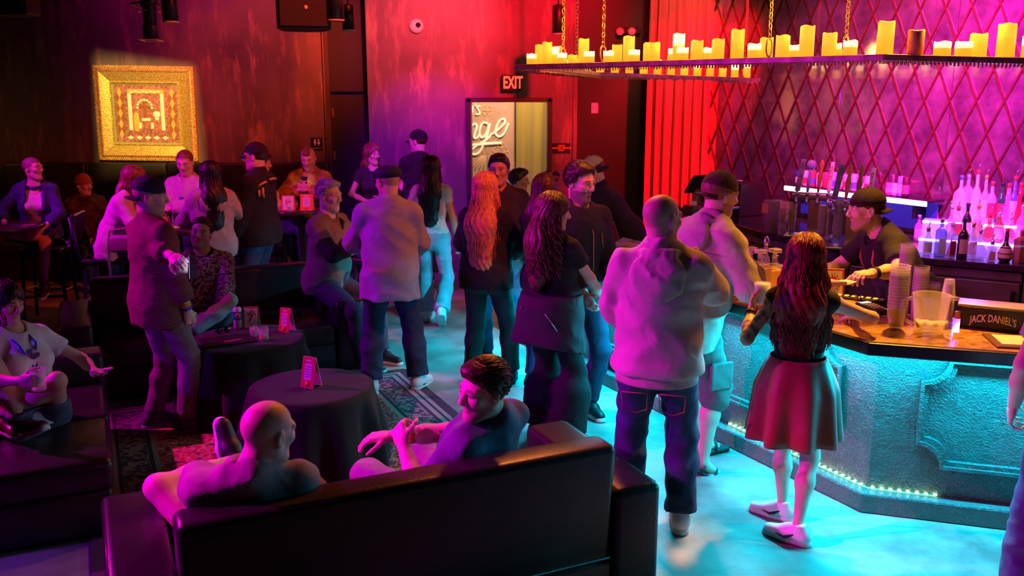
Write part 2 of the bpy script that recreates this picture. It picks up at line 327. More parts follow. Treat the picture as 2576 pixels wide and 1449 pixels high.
# olive curtain in the lounge
def curtain(name, a, b, z0, z1, folds, amp, m, label, cat, pleat=3.0):
    n = folds * 8; v, f = [], []; a, b = Vector(a), Vector(b); d = (b - a); nrmv = Vector((d.y, -d.x, 0)).normalized(); rows = 7
    for k in range(2):
        for j in range(rows):
            z = z0 + (z1 - z0) * j / (rows - 1)
            for i in range(n + 1):
                u = i / n; wv = math.sin(u * folds * 6.283 + .35 * math.sin(j * .9)) * amp * (1 + .3 * math.sin(u * 17)) + amp * .4 * math.sin(u * folds * 15 + 1) ; p = a + d * (u + .004 * math.sin(j + u * 9)) + nrmv * (wv + k * .008); v.append((p.x, p.y, z))
    N = (n + 1) * rows
    for k in range(2):
        for j in range(rows - 1):
            for i in range(n):
                q = k * N + j * (n + 1) + i; fc = (q, q + 1, q + n + 2, q + n + 1); f.append(fc if k == 0 else fc[::-1])
    o = mobj(name, pydata(v, f, True), m); return tag(o, label, cat)
curtain('curtain', (.06, 13.95, 0), (.58, 13.95, 0), .02, 3.1, 3, .07, mat('olive_velvet', (.26, .20, .03), .75, sheen=.4), 'olive green curtain hanging in the lounge behind the doorway', 'curtain')
curtain('curtain', (1.70, 11.62, 0), (2.40, 11.02, 0), .02, 4.55, 7, .062, mat('red_velvet', (.75, .10, .09), .6, sheen=.5), 'tall red velvet curtain between the dark recess and the mirror wall', 'curtain')

# rug under the seating, turned with the sofas
UU, VV = Vector((math.cos(R(25)), math.sin(R(25)), 0)), Vector((-math.sin(R(25)), math.cos(R(25)), 0))
def uv(u, v, z=0.0): p = UU * u + VV * v; return Vector((p.x, p.y, z))
def rug_mat(wd, ln):
    m = bpy.data.materials.new('persian_wool'); m.use_nodes = True; nt = m.node_tree; b = nt.nodes['Principled BSDF']; N = nt.nodes.new; L = nt.links.new
    tc = N('ShaderNodeTexCoord'); sx = N('ShaderNodeSeparateXYZ'); L(tc.outputs['Object'], sx.inputs[0])
    def mth(op, a, b_=None, c=None):
        n = N('ShaderNodeMath'); n.operation = op
        for i, q in enumerate((a, b_, c)):
            if q is None: continue
            if isinstance(q, (int, float)): n.inputs[i].default_value = q
            else: L(q, n.inputs[i])
        return n.outputs[0]
    ex = mth('SUBTRACT', wd / 2, mth('ABSOLUTE', sx.outputs[0])); ey = mth('SUBTRACT', ln / 2, mth('ABSOLUTE', sx.outputs[1])); ed = mth('MINIMUM', ex, ey)      # distance from the rug's edge
    vo = N('ShaderNodeTexVoronoi'); vo.inputs['Scale'].default_value = 17; L(tc.outputs['Object'], vo.inputs['Vector'])
    wv = N('ShaderNodeTexNoise'); wv.inputs['Scale'].default_value = 26; wv.inputs['Detail'].default_value = 2; L(tc.outputs['Object'], wv.inputs['Vector'])
    r = N('ShaderNodeValToRGB'); cr = r.color_ramp; cr.interpolation = 'CONSTANT'; cr.elements[0].color = (.62, .38, .22, 1); cr.elements[1].position = .2; cr.elements[1].color = (.50, .035, .045, 1)
    for p_, c_ in ((.30, (.03, .03, .07, 1)), (.36, (.58, .04, .05, 1)), (.52, (.62, .45, .32, 1)), (.58, (.42, .03, .04, 1)), (.72, (.08, .05, .08, 1))): e = cr.elements.new(p_); e.color = c_
    L(mth('MULTIPLY_ADD', wv.outputs['Fac'], .55, mth('MULTIPLY', vo.outputs['Distance'], .55)), r.inputs['Fac'])
    rb = N('ShaderNodeValToRGB'); c2 = rb.color_ramp; c2.interpolation = 'CONSTANT'; c2.elements[0].color = (.05, .02, .04, 1); c2.elements[1].position = .18; c2.elements[1].color = (.34, .28, .22, 1)
    for p_, c_ in ((.26, (.03, .03, .05, 1)), (.31, (.36, .30, .24, 1)), (.40, (.04, .03, .05, 1)), (.46, (.30, .24, .2, 1)), (.86, (.03, .03, .05, 1)), (.92, (.36, .30, .24, 1))): e = c2.elements.new(p_); e.color = c_
    L(mth('MULTIPLY', ed, 1 / .42), rb.inputs['Fac'])
    isb = mth('LESS_THAN', ed, .42); mx = N('ShaderNodeMix'); mx.data_type = 'RGBA'; L(isb, mx.inputs[0]); L(r.outputs['Color'], mx.inputs[6])
    m2 = N('ShaderNodeMix'); m2.data_type = 'RGBA'; inner = mth('MULTIPLY', mth('GREATER_THAN', ed, .195), mth('LESS_THAN', ed, .36)); L(mth('MULTIPLY', inner, mth('GREATER_THAN', wv.outputs['Fac'], .5)), m2.inputs[0]); L(rb.outputs['Color'], m2.inputs[6]); m2.inputs[7].default_value = (.06, .05, .08, 1)
    L(m2.outputs[2], mx.inputs[7]); L(mx.outputs[2], b.inputs['Base Color']); b.inputs['Roughness'].default_value = .95
    bp = N('ShaderNodeBump'); bp.inputs['Strength'].default_value = .3; L(wv.outputs['Fac'], bp.inputs['Height']); L(bp.outputs['Normal'], b.inputs['Normal']); return m
RUW, RUL = 2.47, 3.85
rug = mobj('rug', box(RUW, RUL, .012, (0, 0, .007), .004), rug_mat(RUW, RUL), loc=uv(2.33 - RUW / 2, 5.22), rot=(0, 0, R(25)))
tag(rug, 'worn red patterned rug with dark banded border under the sofas', 'rug')
fr = []
for i in range(120):
    for sd in (-1, 1):
        x = -RUW / 2 + RUW * (i + .5) / 120; fr.append(box(.006, .055, .004, (x, sd * (RUL / 2 + .025), .004)))
o = mobj('fringe', join_me(fr), mat('fringe_wool', (.4, .33, .25), .95), rug); o['kind'] = 'stuff'

# wall fittings
def wall_thing(name, x, y, Y=WY): return depth(x, y, Y)
p = depth(1048, 66, WY); cm = empty('dome_camera', (p.x, WY, p.z), 0, 'white round security camera high on the mauve wall', 'camera')
mobj('housing', lathe([(.088, 0), (.088, .02), (.075, .045), (.045, .055), (0, .056)], 28), mat('white_plastic', (.85, .85, .86), .4), cm, rot=(R(90), 0, 0))
mobj('lens', lathe([(.034, 0), (.032, .018), (.018, .032), (0, .036)], 20), mat('lens_black', (.01, .01, .012), .08, coat=1), cm, loc=(.025, -.05, .01), rot=(R(80), 0, R(12)))
p = depth(1290, 209, WY); ex = empty('exit_sign', (p.x, WY, p.z), 0, 'lit red exit sign above the lounge doorway', 'sign')
mobj('sign_box', box(.25, .06, .20, (-.015, -.03, 0), .006), M_BLACK, ex)
te = text_me('EXIT', .165, .004, bold=.004); mobj('letters', te, mat('exit_glow', (1, .35, .25), .5, emit=(1, .10, .05), estr=1.5), ex, loc=(.0, -.062, 0), rot=(R(90), 0, 0)).scale = (.72, 1.25, 1)
p = depth(1496, 272, WY + .36); sw_ = empty('switch_plate', (p.x, WY + .36, p.z), 0, 'pale double switch plate on the dark recess wall', 'switch')
mobj('plate', box(.085, .008, .13, (0, -.004, 0), .003), MATS['white_plastic'], sw_); mobj('toggle', box(.012, .02, .03, (-.018, -.012, 0), .003), MATS['white_plastic'], sw_); mobj('toggle', box(.012, .02, .03, (.018, -.012, 0), .003), MATS['white_plastic'], sw_)
p = depth(1412, 373, WY); pl = empty('door_plaque', (p.x, WY, p.z), 0, 'small black plaque with orange lettering beside the lounge doorway', 'sign')
mobj('plate', box(.23, .008, .13, (0, -.004, 0), .003), M_BLACK, pl); M_ORP = mat('orange_print', (.9, .28, .10), .5)
for i, t in enumerate(('OFFICE', 'BANQUET SERVICES', 'ONLY')): mobj('lettering', text_me(t, .028, .001, bold=.001), M_ORP, pl, loc=(0, -.0095, .03 - i * .028), rot=(R(90), 0, 0))
p = depth(797, 362, WY); rs = empty('restroom_sign', (p.x, WY, p.z), 0, 'small black restroom sign with white figures beside the black door', 'sign')
mobj('plate', box(.14, .008, .16, (0, -.004, 0), .003), mat('sign_black', (.008, .008, .01), .4), rs); M_WP = mat('white_print', (.8, .75, .8), .5)
for x0, k in ((-.022, 0), (.025, 1)):
    fg = mobj('figure', join_me([lathe([(0, .05), (.009, .045), (.011, .038), (.009, .031), (0, .028)], 10), lathe([(.008, .024), (.013 if k == 0 else .008, .02), (.012 if k == 0 else .022, -.01), (.006, -.012), (.006, -.035)], 10)]), M_WP, rs, loc=(x0, -.01, .012)); fg.scale = (1, .25, 1)
mobj('lettering', text_me('RESTROOMS', .018, .001), M_WP, rs, loc=(0, -.0095, -.055), rot=(R(90), 0, 0))
p = depth(1578, 82, WY + .3); em = empty('emergency_light', (p.x, WY + .36, p.z), 0, 'twin head emergency light high on the dark recess wall', 'lamp')
mobj('housing', box(.26, .09, .08, (.04, -.045, .02), .01), M_BLACK, em)
for x0 in (-.10, .05): mobj('lamp_head', lathe([(.03, 0), (.048, .05), (.05, .06), (.0, .062)], 18), mat('pinkish_lens', (.8, .45, .7), .2), em, loc=(x0, -.07, .0), rot=(R(80), 0, 0))
# ------------------------------------------------------------------ picture, stage lights, speakers
pc = depth(370, 286, WY); pic = empty('framed_picture', (pc.x, WY, pc.z), 0, 'large square mosaic picture in a wide ornate gold frame on the brown wall', 'picture')
pic.rotation_euler = (0, R(.9), 0)
M_GOLD = mat('gilt', (.85, .58, .16), .38, .75, var=.35, vscale=60, bump=.35, bscale=90); M_GOLD2 = mat('gilt_red', (.62, .30, .12), .45, .6, var=.3, vscale=40, bump=.3, bscale=80)
PW, PH = 1.26, 1.18
def mould(w0, h0, w1, h1, y0, y1, m, name):
    """mitred frame between two rectangles"""
    v, f = [], []
    for k, (w_, h_, y_) in enumerate(((w0, h0, 0), (w0, h0, -y0), (w1, h1, -y1), (w1, h1, 0))):
        for sx, sz in ((-1, -1), (1, -1), (1, 1), (-1, 1)): v.append((sx * w_ / 2, y_, sz * h_ / 2))
    for k in range(4):
        for i in range(4): f.append((k * 4 + i, k * 4 + (i + 1) % 4, ((k + 1) % 4) * 4 + (i + 1) % 4, ((k + 1) % 4) * 4 + i))
    return mobj(name, pydata(v, f), m, pic)
mould(PW, PH, PW - .10, PH - .10, .05, .06, M_GOLD2, 'outer_moulding'); mould(PW - .14, PH - .14, PW - .40, PH - .40, .055, .03, M_GOLD, 'frame_panel'); mould(PW - .40, PH - .40, PW - .46, PH - .46, .02, .02, mat('green_liner', (.30, .42, .14), .6), 'liner')
bead = lathe([(0, .013), (.009, .009), (.013, 0), (.009, -.009), (0, -.013)], 6)
def beads(w_, h_, step, yy, m, nm):
    mes = []; n = int(w_ / step)
    for i in range(n):
        for sz in (-1, 1): x = -w_ / 2 + w_ * (i + .5) / n; mes.append((x, yy, sz * h_ / 2))
    n = int(h_ / step)
    for i in range(n):
        for sx in (-1, 1): mes.append((sx * w_ / 2, yy, -h_ / 2 + h_ * (i + .5) / n))
    bv = [tuple(x.co) for x in bead.vertices]; bf = [tuple(q.vertices) for q in bead.polygons]; v, f = [], []
    for c in mes: o_ = len(v); v += [(a[0] + c[0], a[1] + c[1], a[2] + c[2]) for a in bv]; f += [tuple(i + o_ for i in q) for q in bf]
    o = mobj(nm, pydata(v, f, True), m, pic); o['kind'] = 'stuff'
beads(PW - .02, PH - .02, .026, -.055, M_GOLD, 'rope_beading'); beads(PW - .055, PH - .055, .026, -.06, M_GOLD, 'rope_beading'); beads(PW - .125, PH - .125, .024, -.06, M_GOLD2, 'rope_beading'); beads(PW - .41, PH - .41, .024, -.04, M_GOLD, 'rope_beading')
AW, AH = PW - .46, PH - .46
M_ART = mat('mosaic_ground', (.35, .16, .12), .5, var=.5, vscale=50); mobj('mosaic_ground', box(AW, .01, AH, (0, -.006, 0)), M_ART, pic)
M_D1 = mat('tile_amber', (.85, .50, .10), .4); M_D2 = mat('tile_brown', (.28, .11, .03), .5); M_IV = mat('tile_ivory', (1, .9, .62), .4)
dia = lambda w_, h_: pydata([(-w_ / 2, -.016, 0), (0, -.016, -h_ / 2), (w_ / 2, -.016, 0), (0, -.016, h_ / 2), (-w_ / 2, -.008, 0), (0, -.008, -h_ / 2), (w_ / 2, -.008, 0), (0, -.008, h_ / 2)], [(0, 1, 2, 3), (0, 4, 5, 1), (1, 5, 6, 2), (2, 6, 7, 3), (3, 7, 4, 0)])
dA, dB = dia(.055, .125), dia(.09, .05)
for sx in (-1, 1):
    for i in range(5): mobj('diamond_tile', dA, None, pic, loc=(sx * (AW / 2 - .07), 0, -.26 + i * .13)).data.materials.append(M_D1) if i == 0 and sx == -1 else mobj('diamond_tile', dA, None, pic, loc=(sx * (AW / 2 - .07), 0, -.26 + i * .13))
dA.materials.clear(); dA.materials.append(M_D1); dB.materials.append(M_IV)
dC = dia(.05, .125); dC.materials.append(M_D2)
for sx in (-1, 1):
    for i in range(4):
        for e in (-.03, .03): mobj('diamond_tile', dC, None, pic, loc=(sx * (AW / 2 - .07) + e, .002, -.195 + i * .13))
for i in range(5): mobj('diamond_tile', dB, None, pic, loc=(-.22 + i * .11, 0, -AH / 2 + .06))
for sx in (-1, 1): mobj('column', box(.045, .014, .46, (sx * .205, -.014, .02), .004), M_IV, pic)
mobj('lintel', box(.46, .014, .05, (0, -.014, .275), .006), M_D1, pic)
for i in range(8): mobj('glitter_tile', box(.035, .012, .022, (-.17 + i * .048, -.022, .262 + .012 * (i % 2)), .004), M_IV, pic)
for i in range(9): a = math.pi * i / 8; mobj('scroll', lathe([(.018, -.006), (.018, .006)], 10), M_IV, pic, loc=(-.02 + .092 * math.cos(a), -.016, .07 + .10 * math.sin(a)), rot=(R(90), 0, 0))
mobj('cross_piece', box(.035, .014, .24, (-.02, -.014, .065), .003), M_D2, pic); mobj('cross_piece', box(.15, .013, .03, (-.02, -.0135, .085), .003), M_D2, pic)
mobj('pedestal', box(.11, .016, .04, (-.01, -.016, -.075), .008), M_IV, pic)
for sx in (-1, 1): mobj('pedestal_foot', box(.035, .016, .08, (-.01 + sx * .075, -.016, -.15), .004), M_IV, pic)
mobj('urn', lathe([(.02, -.06), (.03, -.03), (.022, -.02), (.05, .0), (.045, .035), (.02, .05), (0, .052)], 14), M_IV, pic, loc=(.125, -.012, -.02)).scale = (1, .25, 1)
mobj('harp', lathe([(.03, -.12), (.04, 0), (.028, .1), (0, .12)], 12), M_D1, pic, loc=(-.135, -.012, -.10)).scale = (1, .2, 1)

pic2 = copy_tree(pic); pic2.location = (-6.795, 11.0, pc.z); pic2.rotation_euler = (0, 0, R(90)); tag(pic2, 'second gold framed picture on the side wall, visible only in the mirror', 'picture')
spot('side_picture_spot', (-3.4, 9.6, 4.3), (-6.75, 11.0, pc.z), (1, .60, .16), 420, 18, .2, .02)
# spotlight on the picture with its framing shutters
def stage_spot(loc, tgt, label, lamp=None, shutters=None):
    r = empty('stage_spotlight', loc, 0, label, 'spotlight', 'stage lights'); r.rotation_euler = (Vector(tgt) - Vector(loc)).to_track_quat('-Z', 'Y').to_euler()
    mobj('body', lathe([(.055, .30), (.075, .28), (.078, .06), (.06, .03), (.058, -.14)], 20), M_MET, r); mobj('lens_tube', lathe([(.068, -.12), (.068, -.24), (.060, -.24), (.060, -.13)], 20, caps=False), M_MET, r)
    fr_ = mobj('gel_frame', join_me([box(.17, .012, .006, (0, .078, -.25)), box(.17, .012, .006, (0, -.078, -.25)), box(.012, .17, .006, (.078, 0, -.25)), box(.012, .17, .006, (-.078, 0, -.25))]), mat('brass_edge', (.75, .55, .18), .35, .6), r)
    mobj('yoke', tube([(-.10, 0, .05), (-.10, .16, .05), (0, .22, .05), (.10, .16, .05), (.10, 0, .05)], .010, 6), M_MET, r)
    for a in (0, 90, 180, 270): mobj('shutter_tab', box(.012, .05, .004, (math.cos(R(a)) * .09, math.sin(R(a)) * .09, .0)), MATS['brass_edge'], r)
    return r
def hang(r, z1=4.58):
    l = r.location
    return mobj('hanging_rod', tube([(l.x, l.y, l.z + .18), (l.x, l.y, z1)], .012, 6), M_MET, None)
A = depth(376, 30, 8.6); s1 = stage_spot(A, A + Vector((0, -.05, -1)), 'black stage spotlight with brass gel frame hanging in front of the brown wall')
# the picture is lit by a profile spot with shutters further forward
B = Vector((-3.2, 6.4, 4.25)); s2 = stage_spot(B, (pc.x + .1, WY, pc.z), 'black profile spotlight high above the lounge aimed at the gold picture')
dv = (Vector((pc.x + .12, WY, pc.z - .05)) - B).normalized()
lp = spot('picture_spot', B + dv * .255, (pc.x + .12, WY, pc.z - .05), (1, .60, .16), 2400, 30, .05, .004)
# four shutter blades cut the beam square
dv = (Vector((pc.x + .12, WY, pc.z - .05)) - B).normalized(); q0 = B + dv * .475; rt = dv.cross(Vector((0, 0, 1))).normalized(); upv = rt.cross(dv); dist = (Vector((pc.x, WY, pc.z)) - B).length; k_ = .22 / (dist - .255)
def blade(off, ang, wd=.16):
    o = mobj('shutter_blade', box(wd, .08, .002), M_MET); x = (rt * math.cos(ang) + upv * math.sin(ang)); y = (-rt * math.sin(ang) + upv * math.cos(ang)); c = q0 + y * (off + .04)
    o.matrix_world = Matrix(((x.x, y.x, dv.x, c.x), (x.y, y.y, dv.y, c.y), (x.z, y.z, dv.z, c.z), (0, 0, 0, 1))); bpy.context.view_layer.update(); keep(o, s2)
bpy.context.view_layer.update()
blade(.70 * k_, R(90)); blade(.52 * k_, R(-90)); blade(.64 * k_, R(180)); blade(.66 * k_, R(-11))
lathe_tube = lambda r_, z0, z1: lathe([(r_, z0), (r_, z1), (r_ * .92, z1), (r_ * .9, z1 - .004)], 24)
def pendant(px, py, Y, r_, ln, label):
    p = depth(px, py, Y); t = empty('pendant_downlight', (p.x, Y, p.z), 0, label, 'lamp', 'cylinder downlights')
    mobj('cylinder', lathe([(r_, 0), (r_, ln), (r_ * .5, ln + .02), (0, ln + .02)], 24), M_MET, t); mobj('rim', lathe([(r_ * .88, -.004), (r_ * 1.03, -.004), (r_ * 1.03, .006), (r_, .008)], 24, caps=False), mat('pale_rim', (.8, .7, .75), .4), t)
    mobj('stem', tube([(0, 0, ln), (0, 0, 4.59 - p.z)], .008, 6), M_MET, t); return t
pendant(430, 56, 9.0, .073, .30, 'black cylinder downlight beside the stage spotlight'); pendant(845, 52, 8.8, .078, .42, 'larger black cylinder downlight beside the loudspeaker'); pendant(877, 77, 10.4, .068, .26, 'smaller black cylinder downlight in front of the black door'); pendant(1404, 86, 10.6, .065, .30, 'dark cylinder downlight behind the candle chandelier')
def speaker(px, py, Y, label, rz):
    p = depth(px, py, Y); t = empty('loudspeaker', (p.x, Y, p.z), rz, label, 'loudspeaker', 'hung loudspeakers')
    mobj('cabinet', prism([(-.25, -.16), (.25, -.16), (.20, .12), (.10, .2), (-.10, .2), (-.20, .12)], 0, .78, .02), M_BLACK, t); g = mobj('grille', box(.44, .02, .72, (0, -.172, .39), .008), mat('grille_black', (.02, .02, .022), .5, .2, bump=.4, bscale=260), t); mobj('badge', lathe([(.018, 0), (.018, .006), (0, .007)], 14), MATS['pale_rim'], g, loc=(.02, -.182, .20), rot=(R(90), 0, 0))
    mobj('bracket', tube([(0, .05, .75), (0, .05, 4.59 - p.z)], .02, 6), M_MET, t)
speaker(765, 78, 8.9, 'black loudspeaker hung from the ceiling near the black door', R(14)); speaker(40, 40, 9.6, 'dark loudspeaker hung in the upper corner over the denim jacket woman', R(-10))

# ------------------------------------------------------------------ sofas
M_LEA = mat('black_leather', (.018, .014, .015), .34, var=.25, vscale=5, bump=.12, bscale=70)
def sofa(label, W, dep=.92, seat_h=.43, arm_h=.62, back_h=.80, arms=(1, 1), back=True, seats=2, armw=.24):
    """origin at the floor in the middle of the back edge; faces +Y"""
    t = empty('sofa', (0, 0, 0), 0, label, 'sofa', 'black leather lounge sofas')
    x0 = -W / 2 + (armw if arms[0] else 0); x1 = W / 2 - (armw if arms[1] else 0); bt = .17 if back else 0
    mobj('seat_base', box(x1 - x0, dep - .02, seat_h - .19, ((x0 + x1) / 2, dep / 2, (seat_h - .19) / 2 + .03), .02), M_LEA, t)
    for i in range(seats):
        w_ = (x1 - x0) / seats; mobj('seat_cushion', box(w_ - .008, dep - bt - .02, .18, (x0 + w_ * (i + .5), bt + (dep - bt) / 2 + .02, seat_h - .085), .045, 4), M_LEA, t)
    if back:
        me = box(x1 - x0, bt, back_h - .06, ((x0 + x1) / 2, bt / 2, (back_h - .06) / 2 + .06), .035, 4)
        for v in me.vertices: v.co.y += -.07 * (v.co.z - .3) + .02
        b = mobj('backrest', me, M_LEA, t)
        mobj('seam', tube([(x0 + .03, -.015, .30), (x1 - .03, -.015, .30)], .005, 6), M_LEA, b)
    for k, sx in enumerate((-1, 1)):
        if arms[k]:
            a = mobj('armrest', box(armw, dep + .02, arm_h - .03, (sx * (W / 2 - armw / 2), dep / 2, (arm_h - .03) / 2 + .03), .035, 4), M_LEA, t)
            for yy in (0.012, dep - .01): pass
            mobj('piping', tube([(sx * (W / 2 - .012), .03, arm_h - .012), (sx * (W / 2 - .012), dep - .03, arm_h - .012)], .006, 6), M_LEA, a)
    for sx in (-1, 1):
        for y in (.06, dep - .06): mobj('foot', lathe([(.022, 0), (.028, .035)], 10), M_MET, t, loc=(sx * (W / 2 - .07), y, 0))
    return t
sf = sofa('large black leather sofa in front with its back turned, two men sitting on it', 2.28, .90, .43, .60, .82); sf.location = uv(1.08, 3.18); sf.rotation_euler.z = R(25)
sb = sofa('black leather sofa at the far side of the rug, floral shirt man sitting on it', 2.30, 1.02, .43, .62, .80); sb.location = uv(.87, 8.28); sb.rotation_euler.z = R(25 + 180)
sl = sofa('black leather sofa at the picture edge under the woman with a lanyard', 1.72, .95, .43, .62, .80, arms=(1, 0), back=True); sl.location = uv(-.95, 5.80); sl.rotation_euler.z = R(25 - 90)
# booth bench along the picture wall
bb = empty('booth_bench', (-4.3, 11.72, 0), 0, 'dark upholstered booth bench along the brown picture wall', 'bench')
for i in range(4): mobj('back_panel', box(1.02, .14, .98, (-1.62 + i * 1.03, -.02, .95), .03, 3), M_LEA, bb)
for i in range(4): mobj('seat_cushion', box(1.02, .56, .14, (-1.62 + i * 1.03, -.33, .42), .035, 3), M_LEA, bb)
mobj('base', box(4.1, .5, .34, (-.08, -.30, .18), .01), M_BLACK, bb)

# ------------------------------------------------------------------ round cloth tables
M_CLO = mat('black_tablecloth', (.012, .007, .009), .9, sheen=.08, bump=.15, bscale=180)
def cloth_table(c, r_, h, label, lab2):
    t = empty('round_table', c, 0, label, 'table', 'low round cocktail tables'); mobj('tabletop', lathe([(r_ - .012, h - .03), (r_ - .004, h - .004), (0, h - .004)], 40), mat('dark_wood', (.06, .03, .02), .5), t); mobj('pedestal', lathe([(.22, 0), (.2, .02), (.03, .04), (.03, h - .03)], 20), M_MET, t)
    n, rows = 96, 12; v, f = [], []
    for j in range(4):
        q = r_ * (j + .6) / 4 * .98
        for i in range(n): a = 2 * math.pi * i / n; v.append((q * math.cos(a), q * math.sin(a), h + .002))
    rnd = [random.uniform(0, 6.28) for _ in range(4)]
    for j in range(rows):
        u = j / (rows - 1); z = h - .004 - (h - .012) * u
        for i in range(n):
            a = 2 * math.pi * i / n; fold = (.5 + .5 * math.sin(9 * a + rnd[0] + .5 * math.sin(3 * a + rnd[1]))) ** 1.5 * .075 + .02 * math.sin(17 * a + rnd[2]); q = r_ + .006 + fold * min(1, u * 1.6) + .035 * u; v.append((q * math.cos(a), q * math.sin(a), z))
    for j in range(4 + rows - 1):
        for i in range(n): f.append((j * n + i, j * n + (i + 1) % n, (j + 1) * n + (i + 1) % n, (j + 1) * n + i))
    v.append((0, 0, h + .002))
    for i in range(n): f.append((len(v) - 1, i, (i + 1) % n))
    o = mobj('tablecloth', pydata(v, f, True), M_CLO, None, loc=c); tag(o, lab2, 'tablecloth', 'black tablecloths'); return t
T1, T2 = Vector((-1.93, 6.42, 0)), Vector((-1.22, 5.32, 0))
T1H, T2H = .56, .56
cloth_table(T1, .41, T1H, 'low round table by the far sofa with can and menus on it', 'black cloth on the farther low table, hanging in folds')
cloth_table(T2, .37, T2H, 'low round table nearest the front sofa with one tent card', 'black cloth on the nearer low table, hanging in folds')

# ------------------------------------------------------------------ high tables, stools, bar chairs
M_DW = mat('dark_varnish', (.05, .025, .022), .25, coat=.5)
def high_table(c, r_, h, label):
    t = empty('high_table', c, 0, label, 'table', 'high pub tables'); mobj('tabletop', lathe([(r_ - .01, h - .04), (r_, h - .03), (r_, h - .008), (r_ - .008, h), (0, h)], 44), M_DW, t); mobj('pole', lathe([(.04, .03), (.035, .1), (.035, h - .05), (.12, h - .04)], 18), M_MET, t); mobj('base', lathe([(.26, 0), (.26, .012), (.06, .04), (0, .045)], 30), M_MET, t); return t
high_table((-5.0, 8.75, 0), .45, 1.06, 'high dark table at the picture edge with a pale drink on it')
high_table((-3.22, 8.75, 0), .42, 1.05, 'high dark round table in front of the man with folded arms')
high_table((-2.36, 10.15, 0), .36, 1.05, 'high table with number nineteen card by the man with a phone')
M_STL = mat('navy_painted_wood', (.02, .025, .05), .4)
def stool(loc, rz, label, back=False, sh=.77):
    t = empty('bar_chair' if back else 'bar_stool', loc, rz, label, 'chair' if back else 'stool', 'bar seating')
    mobj('seat', box(.42, .40, .07, (0, 0, sh - .035), .028, 3), M_LEA, t)
    for sx in (-1, 1):
        for sy in (-1, 1): mobj('leg', tube([(sx * .17, sy * .16, sh - .07), (sx * .215, sy * .205, 0)], .021, 4, smooth=False), M_STL, t)
    for sy in (-1, 1): mobj('stretcher', tube([(-.20, sy * .19, .28), (.20, sy * .19, .28)], .014, 4, smooth=False), M_STL, t)
    n = 22; mobj('foot_ring', tube([(.215 * math.cos(6.283 * i / n), .205 * math.sin(6.283 * i / n), .33) for i in range(n)], .010, 6, closed=True), mat('worn_brass', (.6, .42, .12), .35, .8), t)
    if back:
        for sx in (-1, 1): mobj('back_post', tube([(sx * .19, -.19, sh - .06), (sx * .195, -.25, sh + .40)], .019, 6), M_STL, t)
        me = box(.38, .045, .30, (0, 0, 0), .018, 3)
        for v in me.vertices: v.co.y -= .05 * (1 - (v.co.x / .19) ** 2)
        mobj('backrest', me, M_LEA, t, loc=(0, -.235, sh + .27), rot=(R(-8), 0, 0))
    return t
stool((-4.78, 9.25, 0), R(10), 'backless bar stool under the denim jacket woman'); stool((-3.92, 8.72, 0), R(-80), 'bar chair with curved back under the woman in the pink blouse', True); stool((-3.5, 10.05, 0), R(175), 'bar chair behind the table under the man with folded arms', True, .74); stool((-2.38, 10.85, 0), R(180), 'bar chair under the man looking at his phone', True, .74); stool((-2.85, 10.45, 0), R(-60), 'bar chair behind the man in the dark jacket', True, .74)
stool((-1.30, 8.85, 0), R(60), 'dark bar stool behind the jeans of the walking woman', False, .74)

# ------------------------------------------------------------------ the bar
NB, DB = Vector((.883, .469, 0)), Vector((.469, -.883, 0)); NC, DC = Vector((.292, .956, 0)), Vector((.956, -.292, 0))
def xk(k1, k2):  # where the long side's line and the chamfer's line meet
    det = NB.x * NC.y - NB.y * NC.x; return Vector(((k1 * NC.y - NB.y * k2) / det, (NB.x * k2 - k1 * NC.x) / det, 0))
LONG, SHORT = 4.3, 2.6
def edge(k1, k2): c = xk(k1, k2); return c - DB * LONG, c, c + DC * SHORT
BH = 1.07
def band_poly(ka, kb): a0, a1, a2 = edge(*ka); b0, b1, b2 = edge(*kb); return [a0, a1, a2, b2, b1, b0]
def crackle_mat():
    m = bpy.data.materials.new('crackled_leatherette'); m.use_nodes = True; nt = m.node_tree; b = nt.nodes['Principled BSDF']; N = nt.nodes.new; L = nt.links.new
    tc = N('ShaderNodeTexCoord'); nz = N('ShaderNodeTexNoise'); nz.inputs['Scale'].default_value = 9; L(tc.outputs['Object'], nz.inputs['Vector'])
    ad = N('ShaderNodeMix'); ad.data_type = 'VECTOR'; ad.inputs[0].default_value = .12; L(tc.outputs['Object'], ad.inputs[4]); L(nz.outputs['Color'], ad.inputs[5])
    vo = N('ShaderNodeTexVoronoi'); vo.feature = 'DISTANCE_TO_EDGE'; vo.inputs['Scale'].default_value = 55; L(ad.outputs[1], vo.inputs['Vector'])
    mr = N('ShaderNodeMapRange'); mr.inputs[1].default_value = 0; mr.inputs[2].default_value = .14; L(vo.outputs['Distance'], mr.inputs[0])
    r = N('ShaderNodeValToRGB'); r.color_ramp.elements[0].color = (.20, .20, .20, 1); r.color_ramp.elements[1].color = (.12, .125, .13, 1); r.color_ramp.elements[1].position = .45; L(mr.outputs[0], r.inputs['Fac']); L(r.outputs['Color'], b.inputs['Base Color'])
    bp = N('ShaderNodeBump'); bp.inputs['Strength'].default_value = .6; bp.inputs['Distance'].default_value = .006; bp.invert = True; L(mr.outputs[0], bp.inputs['Height']); L(bp.outputs['Normal'], b.inputs['Normal']); b.inputs['Roughness'].default_value = .42; return m
M_CRK = crackle_mat(); M_SMO = mat('bar_grey', (.13, .135, .14), .45, bump=.2, bscale=60)
M_TOP = mat('bar_laminate', (.52, .30, .12), .16, var=.45, vscale=22, coat=.6, detail=8); M_EDGE = mat('bar_edge', (.015, .016, .02), .35)
bar = empty('bar_counter', (0, 0, 0), 0, 'angled bar counter with crackled panelled front lit turquoise', 'bar')
F0, F1, F2 = edge(4.04, 5.20)
